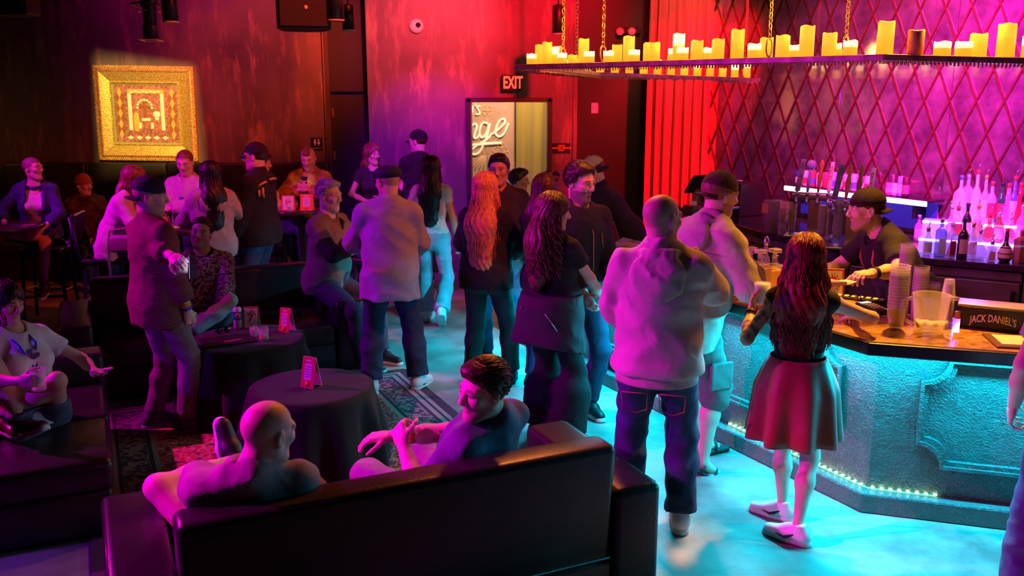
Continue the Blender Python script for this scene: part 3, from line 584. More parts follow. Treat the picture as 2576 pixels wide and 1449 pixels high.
mobj('front_panel', prism([F0, F1, F1 + NB * .04 - DB * .0 + NC * .02, F0 + NB * .05], .06, BH - .05), M_CRK, bar); mobj('front_panel', prism([F1, F2, F2 + NC * .05, F1 + NC * .045 + NB * .02], .06, BH - .05), M_CRK, bar)
mobj('carcass', prism([a + Vector((0, 0, 0)) for a in band_poly((4.10, 5.26), (4.32, 5.48))], .02, BH - .06), M_SMO, bar)
mobj('curb', prism([a for a in band_poly((3.955, 5.115), (4.05, 5.21))], 0, .115, .012), M_CRK, bar)
def notched(L_, H_, c):
    """outline of a panel frame with hollow corners (x along, y up)"""
    pts = []; h, w_ = H_ / 2, L_ / 2
    for (sx, sy, a0) in ((1, 1, 180 + 90), (-1, 1, 0), (-1, -1, 90), (1, -1, 180)):
        arc_ = [(sx * w_, sy * (h - c)) if True else 0]
        cc = (sx * w_, sy * h); A_ = [(cc[0] - sx * c * math.sin(t), cc[1] - sy * c * math.cos(t)) for t in np.linspace(0, math.pi / 2, 7)]
        if sx * sy < 0: A_ = A_[::-1]
        pts += A_
    return pts
def frame_on(org, d, n, L_, H_, zc, name='panel_moulding'):
    for lev, (wd, pr, c) in enumerate(((.042, .030, .13), (.018, .046, .13))):
        o_, i_ = notched(L_, H_, c), notched(L_ - 2 * wd, H_ - 2 * wd, c); m_ = len(o_); v, f = [], []
        for pts, e in ((o_, 0), (o_, pr), (i_, pr), (i_, 0)):
            for x, z in pts: p = org + d * x - n * e; v.append((p.x, p.y, zc + z))
        for k in range(3):
            for i in range(m_): f.append((k * m_ + i, k * m_ + (i + 1) % m_, (k + 1) * m_ + (i + 1) % m_, (k + 1) * m_ + i))
        mobj(name, pydata(v, f), M_CRK, bar)
PL = 1.22
for i in range(3): frame_on(F1 - DB * (.22 + PL / 2 + i * (PL + .28)) , DB, NB, PL, .62, .60)
frame_on(F1 + DC * (.22 + .75), DC, NC, 1.5, .62, .60)
top = empty('bar_worktop', (0, 0, 0), 0, 'glossy amber brown bar top with black front edge', 'bar top')
mobj('worktop', prism([a for a in band_poly((3.70, 4.80), (4.38, 5.50))], BH - .045, BH, .004), M_TOP, top); mobj('front_edge', prism([a for a in band_poly((3.66, 4.76), (3.705, 4.805))], BH - .062, BH + .004, .006), M_EDGE, top)
mobj('speed_rail', prism([a for a in band_poly((4.38, 5.50), (4.56, 5.68))], BH - .30, BH - .24, .004), mat('brushed_steel', (.55, .52, .50), .32, .9), bar)
# LED strips: one under the overhang, one in the curb's groove
led = empty('led_strip', (0, 0, 0), 0, 'turquoise light strip under the overhang of the bar top', 'light strip'); M_LED = emis('led_turquoise', (.05, .85, 1.0), 9)
L0, L1, L2 = edge(3.95, 5.10)
mobj('strip', tube([L0 + Vector((0, 0, BH - .068)), L1 + Vector((0, 0, BH - .068))], .006, 6), M_LED, led); mobj('strip', tube([L1 + Vector((0, 0, BH - .068)), L2 + Vector((0, 0, BH - .068))], .006, 6), M_LED, led)
for a, b_, nm in ((L0, L1, 'led_long'), (L1, L2, 'led_short')):
    c = (a + b_) / 2; o = area(nm, (c.x, c.y, BH - .075), (c.x, c.y, 0), TEAL, 1.0, (b_ - a).length, .05)
    n_ = NB if nm == 'led_long' else NC; dirn = (-n_ * .62 + Vector((0, 0, -1))).normalized(); xx = (b_ - a).normalized(); zz = -dirn; yy = zz.cross(xx)
    o.matrix_world = Matrix(((xx.x, yy.x, zz.x, c.x), (xx.y, yy.y, zz.y, c.y), (xx.z, yy.z, zz.z, BH - .075), (0, 0, 0, 1))); o.data.energy = 205 * (b_ - a).length / 4
led2 = empty('led_rope', (0, 0, 0), 0, 'strip of bright green white diodes lying in the groove of the bar curb', 'light strip'); M_LG = emis('led_green', (.55, 1.0, .55), 14)
G0, G1, G2 = edge(4.03, 5.19); g_ = [G1 - DB * (1.15 - i * .046) for i in range(25)] + [G1 + DC * (.03 + i * .046) for i in range(8)]
mobj('carrier', tube([p + Vector((0, 0, .118)) for p in g_], .006, 6), mat('led_carrier', (.1, .5, .3), .4, emit=(.1, .9, .5), estr=1.2), led2)
dm = box(.016, .012, .009, bev=.002); dm.materials.append(M_LG)
for p in g_: mobj('diode', dm, None, led2, loc=(p.x, p.y, .126))

# back bar: counter along the mirror wall
BBH = 1.0
bbp = [Vector((1.95, 10.75, 0)), Vector((2.36, 8.78, 0)), Vector((2.87, 7.74, 0)), Vector((3.37, 7.25, 0)), Vector((3.94, 6.91, 0)), Vector((4.55, 6.56, 0))]
bk0 = [mir(tw(1812), 0, .02), mir(-3.75, 0, .02)]
cnt = empty('back_counter', (0, 0, 0), 0, 'dark back counter below the mirror wall carrying taps and bottles', 'counter')
bpoly = bbp + [Vector((bk0[1].x, bk0[1].y, 0)), Vector((bk0[0].x, bk0[0].y, 0))]
mobj('worktop', prism(bpoly, BBH - .05, BBH, .004), mat('dark_counter', (.05, .03, .035), .12, coat=.6, var=.2, vscale=12), cnt)
def inset(poly, d):
    out = []
    for i, p in enumerate(poly):
        a, b_ = poly[max(i - 1, 0)], poly[min(i + 1, len(poly) - 1)]; t_ = (b_ - a).normalized(); out.append(p + Vector((-t_.y, t_.x, 0)) * d)
    return out
ins_ = inset(bbp, .05)
M_STEEL = mat('cabinet_steel', (.30, .22, .18), .33, .7, var=.12, vscale=4)
for i in range(len(ins_) - 1):
    a, b_ = ins_[i], ins_[i + 1]; d_ = (b_ - a); n_ = Vector((-d_.y, d_.x, 0)).normalized(); cab = empty('back_cabinet', (a + b_) / 2, math.atan2(d_.y, d_.x), ['steel cooler cabinet below the cash register', 'vented steel cabinet below the coffee machine', 'steel cabinet below the beer taps', 'steel cabinet behind the bartender', 'steel cabinet with latch below the bottle display'][i], 'cabinet', 'back bar cabinets'); ln = d_.length
    mobj('body', box(ln - .01, .45, .88, (0, .245, .49)), M_SMO, cab); nd = max(1, round(ln / .62))
    mobj('top_rail', box(ln - .012, .03, .07, (0, .01, .90), .006), M_STEEL, cab)
    for j in range(nd):
        w_ = ln / nd; dr = mobj('door', box(w_ - .03, .025, .74, (-ln / 2 + w_ * (j + .5), .008, .48), .006), M_STEEL, cab); mobj('handle', box(.03, .03, .14, (-ln / 2 + w_ * (j + .5) + w_ / 2 - .06, -.015, .72), .005), M_MET, dr)
    if i == 1:
        for j in range(12): mobj('vent_slat', box(.16, .01, .012, (-ln / 2 + .12, -.012, .52 + j * .026)), M_MET, cab)
bpy.context.view_layer.update()

# ------------------------------------------------------------------ candle chandelier following the bar
ZC = 2.5
cB, cC, cD, cE = Vector((2.14, 5.42, ZC)), Vector((.10, 7.28, ZC)), Vector((.75, 8.75, 2.475)), Vector((2.55, 9.95, 2.44)); cA = Vector((3.45, 5.35, ZC - .035))
ch = empty('candle_chandelier', (0, 0, 0), 0, 'long angled metal candle chandelier hung on chains above the bar', 'chandelier')
M_RAIL = mat('chandelier_iron', (.50, .24, .26), .4, .4, var=.3, vscale=15)
def rail(a, b_, wd=.17, th=.035, name='rail'):
    d_ = b_ - a; me = box(d_.length + .06, wd, th, bev=.004); o = mobj(name, me, M_RAIL, ch); c = (a + b_) / 2; q = d_.normalized(); y = Vector((0, 0, 1)).cross(q).normalized(); z = q.cross(y); o.matrix_basis = Matrix(((q.x, y.x, z.x, c.x), (q.y, y.y, z.y, c.y), (q.z, y.z, z.z, c.z), (0, 0, 0, 1))); return o
rail(cA, cB); rail(cB, cC); rail(cC, cD); rail(cD, cE)
rf = []
for a, b_ in ((cA, cB), (cB, cC), (cC, cD), (cD, cE)):
    n_ = int((b_ - a).length / .022); s_ = (b_ - a).normalized(); y = Vector((0, 0, 1)).cross(s_).normalized()
    for i in range(n_):
        for sd in (-1, 1): p = a + (b_ - a) * (i + .5) / n_ + y * sd * .078; L_ = .012 + .012 * random.random(); rf.append(box(.007, .007, L_, (p.x, p.y, p.z - .017 - L_ / 2)))
o = mobj('wax_drip_fringe', join_me(rf), mat('drip_wax', (.7, .35, .3), .5), ch); o['kind'] = 'stuff'
for a, b_ in ((cB, cC), (cC, cD), (cD, cE)):
    for t_ in (.2, .5, .8): p = a + (b_ - a) * t_; mobj('rivet', lathe([(.02, 0), (.016, -.008), (0, -.012)], 10), mat('pale_metal', (.9, .7, .5), .3, .6), ch, loc=(p.x, p.y, p.z - .018))
link_me = tube([(.011 * math.cos(t) , 0, .020 * math.sin(t)) for t in np.linspace(0, 6.283, 12, endpoint=False)], .0035, 5, closed=True); link_me.materials.append(mat('old_brass', (.70, .42, .14), .35, .8))
ring_me = tube([(.03 * math.cos(t), 0, .055 * math.sin(t)) for t in np.linspace(0, 6.283, 18, endpoint=False)], .006, 6, closed=True); ring_me.materials.append(MATS['old_brass'])
def chain(base):
    n_ = int((4.58 - base.z - .10) / .032); mobj('chain_ring', ring_me, None, ch, loc=(base.x, base.y, base.z + .06), rot=(0, 0, R(40)))
    k = min(n_, 34)
    for i in range(k): mobj('chain_link', link_me, None, ch, loc=(base.x, base.y, base.z + .125 + i * .032), rot=(R(random.uniform(-6, 6)), R(random.uniform(-8, 8)), R(90 * (i % 2) + 30)))
    mobj('chain_upper', tube([(base.x, base.y, base.z + .125 + k * .032), (base.x, base.y, 4.58)], .006, 6), MATS['old_brass'], ch)
def on_rail(px, a, b_):  # place on a rail seen at picture column px
    lo, hi = 0.0, 1.0
    f_ = lambda t: 1288 + FPX * (a + (b_ - a) * t).x / ((a + (b_ - a) * t).y * math.cos(PITCH) + (CAM_H - (a + (b_ - a) * t).z) * math.sin(PITCH))
    s0 = f_(0) < f_(1)
    for _ in range(40):
        m_ = (lo + hi) / 2
        if (f_(m_) < px) == s0: lo = m_
        else: hi = m_
    return a + (b_ - a) * lo
chain(on_rail(1417, cC, cB) + Vector((.0, .06, .02))); chain(on_rail(1517, cC, cB) + Vector((0, 0, .02))); chain(on_rail(1933, cC, cB) + Vector((0, 0, .02))); chain(on_rail(2125, cC, cB) + Vector((0, 0, .02))); chain(cC + (cD - cC) * .72 + Vector((0, 0, .02))); chain(cE - (cE - cD) * .06 + Vector((0, 0, .02)))
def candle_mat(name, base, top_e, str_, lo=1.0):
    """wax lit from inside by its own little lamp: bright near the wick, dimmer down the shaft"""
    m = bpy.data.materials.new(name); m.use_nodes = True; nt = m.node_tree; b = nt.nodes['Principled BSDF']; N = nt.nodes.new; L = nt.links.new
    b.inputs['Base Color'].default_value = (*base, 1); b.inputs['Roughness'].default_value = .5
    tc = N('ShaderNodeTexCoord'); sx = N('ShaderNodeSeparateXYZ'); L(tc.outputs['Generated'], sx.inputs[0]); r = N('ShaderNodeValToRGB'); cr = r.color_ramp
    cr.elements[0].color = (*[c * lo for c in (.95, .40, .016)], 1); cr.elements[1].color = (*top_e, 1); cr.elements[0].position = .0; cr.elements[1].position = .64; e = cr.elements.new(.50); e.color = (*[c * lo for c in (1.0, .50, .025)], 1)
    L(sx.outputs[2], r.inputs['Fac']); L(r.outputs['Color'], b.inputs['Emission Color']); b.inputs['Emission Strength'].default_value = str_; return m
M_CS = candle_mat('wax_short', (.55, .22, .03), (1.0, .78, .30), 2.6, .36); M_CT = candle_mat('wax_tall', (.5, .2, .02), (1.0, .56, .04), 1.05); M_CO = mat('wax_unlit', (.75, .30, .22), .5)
M_FL = emis('candle_flame', (1, .62, .15), 30)
def candle(p, r_, h, kind, label):
    t = empty('candle', p, random.uniform(0, 3), label, 'candle', 'pillar candles on the chandelier'); n = 20; v, f = [], []
    prof = [(r_, 0), (r_, h * .5), (r_, h * .97), (r_ * .93, h), (r_ * .75, h - .004), (r_ * .3, h - .012), (.0, h - .013)]
    me = lathe(prof, n)
    for q in me.vertices:
        if q.co.z > h * .96: q.co.z += .004 * math.sin(3 * math.atan2(q.co.y, q.co.x) + h * 90)
    mobj('wax', me, {'s': M_CS, 't': M_CT, 'o': M_CO}[kind], t); w_ = mobj('wick', tube([(0, 0, h - .014), (.001, 0, h + .004)], .0015, 5), M_MET, t)
    if False: mobj('flame', lathe([(0, h - .008), (.004, h - .002), (.005, h + .005), (.002, h + .015), (0, h + .022)], 8), M_FL, t)
near = [(1337, 136, 's', 25, .0), (1357, 113, 't', 22, .05), (1376, 106, 't', 25, 0), (1395, 118, 's', 22, .06), (1414, 134, 's', 25, 0), (1440, 139, 't', 23, 0), (1468, 98, 't', 27, .03), (1482, 130, 's', 27, -.02), (1530, 128, 's', 26, -.02), (1552, 113, 't', 26, .03), (1581, 91, 't', 29, .03), (1595, 126, 's', 28, -.02), (1630, 108, 't', 26, .04), (1645, 107, 't', 29, 0), (1690, 123, 's', 20, .05), (1706, 85, 's', 30, .03), (1716, 120, 's', 30, -.02), (1752, 102, 't', 31, 0), (1780, 120, 's', 22, .05), (1805, 98, 't', 31, 0), (1853, 74, 't', 33, 0), (1896, 110, 's', 33, 0), (1926, 95, 't', 33, .05), (1967, 89, 't', 35, 0), (1996, 114, 's', 26, .04), (2027, 65, 't', 36, 0), (2084, 83, 't', 36, 0), (2108, 110, 's', 26, .05), (2136, 102, 's', 37, 0)]
for i, (px, py, kd, wpx, back) in enumerate(near):
    p = on_rail(px, cC, cB); nb_ = Vector((.68, .73, 0)); p = p + nb_ * back; p = on_rail(px, cC + nb_ * back, cB + nb_ * back); dpt = p.y * math.cos(PITCH) + (CAM_H - p.z) * math.sin(PITCH); ztop = depth(px, py, p.y).z
    candle(p + Vector((0, 0, .0175)), wpx / FPX * dpt / 2, max(.06, ztop - p.z - .0175), kd, ('short bright' if kd == 's' else 'tall amber') + ' candle on the near chandelier rail, ' + ORD[i] + ' from the curtain end' if i < 28 else 'short bright candle on the near chandelier rail, closest to its bend')
right = [(2208, 85, 't', 26, .05), (2223, 54, 't', 40, 0), (2300, 76, 'o', 40, 0), (2368, 105, 's', 41, 0), (2421, 105, 's', 41, -.01), (2457, 85, 't', 41, .04), (2526, 60, 't', 43, 0), (2590, 88, 's', 43, 0)]
rl = ['slim amber candle half hidden at the bend of the chandelier', 'tallest amber candle at the bend of the chandelier', 'unlit pink candle on the end rail of the chandelier', 'short bright candle just after the unlit pink one', 'short bright candle touching a taller one on the end rail', 'amber candle behind a short bright one on the end rail', 'tall amber candle at the picture edge on the end rail', 'short candle cut off by the picture edge']
for (px, py, kd, wpx, back), lb in zip(right, rl):
    nb_ = Vector((0, 1, 0)); p = on_rail(px, cB + nb_ * back, cA + nb_ * back); dpt = p.y * math.cos(PITCH); ztop = depth(px, py, p.y).z; candle(p + Vector((0, 0, .0175)), wpx / FPX * dpt / 2, ztop - p.z - .0175, kd, lb)
for i in range(12):
    p = cD + (cE - cD) * ((i + .5) / 12); kd = 's' if i % 3 else 't'; candle(p + Vector((0, 0, .0175)), .038, .09 + .05 * ((i * 7) % 3), kd, ('short bright' if kd == 's' else 'tall amber') + ' candle on the far chandelier rail, ' + ORD[i] + ' from its free corner')
for i in range(6):
    p = cC + (cD - cC) * ((i + .8) / 6.4); kd = 's' if i % 2 else 't'; candle(p + Vector((0, 0, .0175)), .038, .08 + .05 * (i % 3), kd, ('short bright' if kd == 's' else 'tall amber') + ' candle on the short chandelier crossbar, ' + ORD[i] + ' from the near rail')
for nm, p in (('chandelier_glow', cB + (cC - cB) * .2), ('chandelier_glow', cB + (cC - cB) * .5), ('chandelier_glow', cB + (cC - cB) * .8), ('chandelier_glow', cB + (cA - cB) * .4), ('chandelier_glow', cD + (cE - cD) * .5)):
    l = bpy.data.lights.new(nm, 'POINT'); l.color = (1, .40, .05); l.energy = 16 if p == cD + (cE - cD) * .5 else 14; l.shadow_soft_size = .08; o = bpy.data.objects.new(nm, l); COL.objects.link(o); o.location = p + Vector((0, 0, .30))
# ------------------------------------------------------------------ people: bodies grown from signed-distance fields
def nrm(v): v = np.asarray(v, float); return v / (np.linalg.norm(v) + 1e-12)
def rx(a): c, s = math.cos(a), math.sin(a); return np.array([[1, 0, 0], [0, c, -s], [0, s, c]])
def ry(a): c, s = math.cos(a), math.sin(a); return np.array([[c, 0, s], [0, 1, 0], [-s, 0, c]])
def rz_(a): c, s = math.cos(a), math.sin(a); return np.array([[c, -s, 0], [s, c, 0], [0, 0, 1]])
class Field:
    def __init__(self, h): self.h = h; self.pr = []; self.post = []
    def cone(self, a, b, ra, rb, k=0.03, n=None, s=1.0, capb=False, capa=False, op='u'):
        self.pr.append(('c', np.asarray(a, float), np.asarray(b, float), ra, rb, k, n, s, capb, capa, op)); return self
    def ell(self, c, r, Rm=None, k=0.03, op='u'):
        self.pr.append(('e', np.asarray(c, float), np.asarray(r, float), np.eye(3) if Rm is None else Rm, k, op)); return self
    def cut(self, fn): self.post.append(fn); return self
    def mesh(self):
        h = self.h; lo = np.full(3, 1e9); hi = np.full(3, -1e9)
        for p in self.pr:
            if p[-1] != 'u': continue
            if p[0] == 'c': m = max(p[3], p[4]) * 1.1; lo = np.minimum(lo, np.minimum(p[1], p[2]) - m); hi = np.maximum(hi, np.maximum(p[1], p[2]) + m)
            else: m = np.sqrt(((p[3].T * p[2]) ** 2).sum(1)); lo = np.minimum(lo, p[1] - m); hi = np.maximum(hi, p[1] + m)
        lo -= 5 * h + 0.01; hi += 5 * h + 0.01
        n = np.ceil((hi - lo) / h).astype(int) + 1
        ax = [lo[i] + h * np.arange(n[i]) for i in range(3)]
        f = np.full(n, 0.5, dtype=np.float32)
        for p in self.pr:
            if p[0] == 'c': m = max(p[3], p[4]) * 1.1 + p[5]; a0 = np.minimum(p[1], p[2]) - m; a1 = np.maximum(p[1], p[2]) + m
            else: m = np.sqrt(((p[3].T * p[2]) ** 2).sum(1)) + p[4]; a0 = p[1] - m; a1 = p[1] + m
            i0 = np.clip(np.floor((a0 - lo) / h).astype(int) - 2, 0, n - 1); i1 = np.clip(np.ceil((a1 - lo) / h).astype(int) + 3, 1, n)
            if (i1 <= i0).any(): continue
            sl = tuple(slice(i0[i], i1[i]) for i in range(3))
            X = ax[0][sl[0]][:, None, None]; Y = ax[1][sl[1]][None, :, None]; Z = ax[2][sl[2]][None, None, :]
            if p[0] == 'c':
                _, a, b, ra, rb, k, nv, sc, capb, capa, op = p
                vx, vy, vz = X - a[0], Y - a[1], Z - a[2]; ba = b - a
                if nv is not None:
                    q = (vx * nv[0] + vy * nv[1] + vz * nv[2]) * (1 / sc - 1); vx = vx + nv[0] * q; vy = vy + nv[1] * q; vz = vz + nv[2] * q
                    ba = ba + nv * (ba @ nv) * (1 / sc - 1)
                L2 = ba @ ba + 1e-9; t = (vx * ba[0] + vy * ba[1] + vz * ba[2]) / L2; tc = np.clip(t, 0, 1)
                d = np.sqrt((vx - ba[0] * tc) ** 2 + (vy - ba[1] * tc) ** 2 + (vz - ba[2] * tc) ** 2) - (ra + (rb - ra) * tc)
                if capb: d = np.maximum(d, (t - 1) * math.sqrt(L2))
                if capa: d = np.maximum(d, -t * math.sqrt(L2))
                if nv is not None: d = d * (0.5 + 0.5 * sc)
            else:
                _, c, r, Rm, k, op = p
                vx, vy, vz = X - c[0], Y - c[1], Z - c[2]
                q = [(Rm[i, 0] * vx + Rm[i, 1] * vy + Rm[i, 2] * vz) / r[i] for i in range(3)]
                k0 = np.sqrt(q[0] ** 2 + q[1] ** 2 + q[2] ** 2); k1 = np.sqrt((q[0] / r[0]) ** 2 + (q[1] / r[1]) ** 2 + (q[2] / r[2]) ** 2) + 1e-9
                d = k0 * (k0 - 1) / k1
            g = f[sl]
            if op == 'u': hh = np.maximum(k - np.abs(g - d), 0) / k; f[sl] = np.minimum(g, d) - hh * hh * k * 0.25
            else: hh = np.maximum(k - np.abs(g + d), 0) / k; f[sl] = np.maximum(g, -d) + hh * hh * k * 0.25
        if self.post:
            X, Y, Z = ax[0][:, None, None], ax[1][None, :, None], ax[2][None, None, :]
            for fn in self.post: f = fn(f, X, Y, Z)
            f = np.broadcast_to(f, n)
        f = np.array(f, dtype=np.float64)
        f[0], f[-1] = 1, 1; f[:, 0], f[:, -1] = 1, 1; f[:, :, 0], f[:, :, -1] = 1, 1
        return surface_nets(f, lo, h)
CORN = [(i, j, k) for i in (0, 1) for j in (0, 1) for k in (0, 1)]
EDG = [(a, b) for a in range(8) for b in range(a + 1, 8) if sum(x != y for x, y in zip(CORN[a], CORN[b])) == 1]
def surface_nets(f, lo, h):
    ins = f < 0; c = np.zeros(np.array(f.shape) - 1, dtype=np.int8)
    for (i, j, k) in CORN: c += ins[i:i + c.shape[0], j:j + c.shape[1], k:k + c.shape[2]]
    act = np.argwhere((c > 0) & (c < 8))
    if len(act) == 0: return np.zeros((0, 3)), np.zeros((0, 4), int)
    idx = np.full(c.shape, -1, dtype=np.int64); idx[tuple(act.T)] = np.arange(len(act))
    vals = np.stack([f[act[:, 0] + i, act[:, 1] + j, act[:, 2] + k] for (i, j, k) in CORN], 1)
    P = np.zeros((len(act), 3)); W = np.zeros(len(act))
    for a, b in EDG:
        va, vb = vals[:, a], vals[:, b]; m = (va < 0) != (vb < 0); den = np.where(m, va - vb, 1); t = np.where(m, va / den, 0)
        ca, cb = np.array(CORN[a], float), np.array(CORN[b], float)
        P += np.where(m[:, None], ca + (cb - ca) * t[:, None], 0); W += m
    V = lo + h * (act + P / W[:, None])
    Q = []
    for axn in range(3):
        o1, o2 = [(1, 2), (2, 0), (0, 1)][axn]
        sl0 = [slice(None)] * 3; sl1 = [slice(None)] * 3; sl0[axn] = slice(0, -1); sl1[axn] = slice(1, None)
        A, B = ins[tuple(sl0)], ins[tuple(sl1)]; e = np.argwhere(A != B)
        e = e[(e[:, o1] > 0) & (e[:, o2] > 0) & (e[:, o1] < f.shape[o1] - 1) & (e[:, o2] < f.shape[o2] - 1)]
        flip = ~A[tuple(e.T)]
        def cell(d1, d2): q = e.copy(); q[:, o1] -= d1; q[:, o2] -= d2; return idx[tuple(q.T)]
        q = np.stack([cell(1, 1), cell(0, 1), cell(0, 0), cell(1, 0)], 1); q[flip] = q[flip][:, ::-1]; Q.append(q)
    return V, np.concatenate(Q)
def np_mesh(V, Q, smooth=True):
    me = bpy.data.meshes.new('m'); me.vertices.add(len(V)); me.vertices.foreach_set('co', np.asarray(V, np.float32).ravel())
    me.loops.add(len(Q) * 4); me.loops.foreach_set('vertex_index', np.asarray(Q, np.int32).ravel())
    me.polygons.add(len(Q)); me.polygons.foreach_set('loop_start', np.arange(0, len(Q) * 4, 4, dtype=np.int32))
    me.update(calc_edges=True); me.polygons.foreach_set('use_smooth', np.ones(len(Q), bool)); return me
def wrinkle(amp, seed, fz=1.0, sc=38.0):
    r = np.random.RandomState(seed); D = r.randn(6, 3) * np.array([1, 1, fz]); D = D / np.linalg.norm(D, axis=1)[:, None] * sc * r.uniform(.55, 1.35, (6, 1)); ph = r.uniform(0, 6.28, 6)
    def fn(f, X, Y, Z):
        wx = 0.35 * np.sin(X * 9 + Z * 13 + ph[0]); w = 0
        for d, p in zip(D, ph): w = w + np.sin(d[0] * X + d[1] * Y + d[2] * Z + p + 3 * wx)
        return f + amp * np.abs(w / 2.4) - amp * 0.5
    return fn
def ik(A, T, l1, l2, hint):
    A, T = np.asarray(A, float), np.asarray(T, float); d = T - A; L = np.linalg.norm(d)
    if L > (l1 + l2) * 0.995: T = A + d / L * (l1 + l2) * 0.995; d = T - A; L = np.linalg.norm(d)
    L = max(L, abs(l1 - l2) + 0.02); u = d / np.linalg.norm(d); x = (l1 * l1 - l2 * l2 + L * L) / (2 * L); hgt = math.sqrt(max(l1 * l1 - x * x, 0))
    hv = np.asarray(hint, float); hv = hv - u * (hv @ u); hv = nrm(hv)
    return A + u * x + hv * hgt, T

SKIN = {'fair': (0.74, 0.50, 0.40), 'tan': (0.58, 0.36, 0.25), 'olive': (0.52, 0.33, 0.22), 'brown': (0.40, 0.24, 0.15)}
M_SKIN = mat('skin', (0.6, 0.4, 0.3), 0.48, vcol=True, bump=0.08, bscale=220)

class Person:
    def __init__(self, loc, rz, h=1.75, sex='m', build=1.0, pelvis=(0, 0, None), lean=0, side=0, twist=0, head=(0, 0, 0), neck=0.0, skin='fair', res=1.0,
                 hands=None, elb=None, feet=None, knees=None, curl=(0.5, 0.5), palm=(None, None), toe=(0, 0), footyaw=(-8, 8), hidehand=(False, False), beard=0.0, beardcol=(0.08, 0.05, 0.03),
                 brow=(0.10, 0.06, 0.03), scalp=None, tattoo=False, label='', jaw=1.0):
        s = self.s = h / 1.75; self.res = res; self.sex = sex; self.bd = build; self.root = empty('person', loc, rz, label, 'person')
        self.rz = rz; self.loc = np.array(loc, float); f = sex == 'f'; self.sk = np.array(SKIN[skin]); self.opts = dict(beard=beard, beardcol=beardcol, brow=brow, scalp=scalp, tattoo=tattoo)
        P = np.array([pelvis[0], pelvis[1], pelvis[2] if pelvis[2] is not None else 0.91 * s]); self.P = P
        T = self.T = rx(-R(lean)) @ ry(R(side)); self.twist = R(twist); TT = self.TT = T @ rz_(self.twist)
        tp = lambda x, y, z: P + TT @ (np.array([x, y, z]) * s); self.tp = tp
        self.pp = lambda x, y, z: P + (rx(-R(lean * 0.35)) @ ry(R(side * .5))) @ (np.array([x, y, z]) * s)
        sw = 0.150 if f else 0.172
        self.sh = {-1: tp(-sw, -0.012, 0.485), 1: tp(sw, -0.012, 0.485)}
        hw = 0.088 if f else 0.092
        self.hip = {-1: P + np.array([-hw, 0, -0.01]) * s, 1: P + np.array([hw, 0, -0.01]) * s}
        self.nb = tp(0, -0.015, 0.555)
        Hd = self.Hd = rz_(R(head[0])) @ rx(R(head[1])) @ ry(R(head[2]))
        nd = nrm(0.55 * (TT @ np.array([0, 0.18, 1])) + 0.45 * np.array([0, 0.0, 1]) + Hd @ np.array([0, neck, 0]))
        self.hc = self.nb + nd * 0.165 * s; self.hs = s ** 0.6 * (1.0 if f else 1.045)
        L1, L2, K1, K2 = 0.285 * s, 0.255 * s, 0.425 * s, 0.42 * s
        hands = hands or {}; elb = elb or {}; feet = feet or {}; knees = knees or {}; self.wr, self.el, self.kn, self.an = {}, {}, {}, {}
        for sd in (-1, 1):
            tg = hands.get(sd, (sd * 0.27, 0.03, 0.80)); tg = np.array(tg, float); tg = tg * s if sd not in (hands or {}) else tg
            self.el[sd], self.wr[sd] = ik(self.sh[sd], tg, L1, L2, elb.get(sd, (sd * 0.5, -1, -0.3)))
            ft = feet.get(sd, (sd * 0.11, 0.0, 0.0)); ft = np.array(ft, float); an = ft + np.array([0, 0, 0.085 * s])
            self.kn[sd], self.an[sd] = ik(self.hip[sd], an, K1, K2, knees.get(sd, (sd * 0.15, 1, 0)))
        self.curl = {-1: curl[0], 1: curl[1]}; self.palm = {-1: palm[0], 1: palm[1]}; self.fy = {-1: R(footyaw[0]), 1: R(footyaw[1])}; self.toe = {-1: R(toe[0]), 1: R(toe[1])}
        self.lsf = True; self.hide = {-1: hidehand[0], 1: hidehand[1]}; self.jaw = jaw
        self.body()
    # --- skin
    def torso(self, F, inf=0.0, k=0.05, pelvis=True, top=True):
        s, b, f, tp, pp = self.s, self.bd, self.sex == 'f', self.tp, self.pp; n = nrm(self.TT @ np.array([0, 1.0, 0])); TI = self.TT.T
        w = lambda x: x * s + inf
        if pelvis:
            F.ell(pp(0, -0.012, 0.03), (w(.168 * (0.5 + 0.5 * b) * (1.04 if f else 1)), w(.118 * b), w(.13)), self.T.T, k)
            for sd in (-1, 1): F.ell(pp(sd * .075, -.06, -.005), (w(.088), w(.082), w(.095)), self.T.T, k)
        F.cone(pp(0, 0, .06), tp(0, 0, .27), w((.125 if f else .142) * b), w((.122 if f else .148) * (.4 + .6 * b)), k, n, .74)
        if b > 1.05: F.ell(tp(0, .045 * b, .15), (w(.135 * b), w(.105 * b), w(.14)), TI, k)
        if top:
            F.ell(tp(0, -.002, .36), (w(.150 if f else .170), w(.108 if f else .118), w(.165)), TI, k)
            if f:
                for sd in (-1, 1): F.ell(tp(sd * .068, .085, .335), (w(.062), w(.058), w(.06)), TI, k * .8)
            else: F.ell(tp(0, .04, .38), (w(.14), w(.085), w(.10)), TI, k)
            F.cone(self.sh[-1], self.sh[1], w(.042 if f else .048), w(.042 if f else .048), k * .7)
            for sd in (-1, 1): F.cone(tp(sd * .13, -.02, .49), tp(0, -.02, .565), w(.045), w(.048), k)
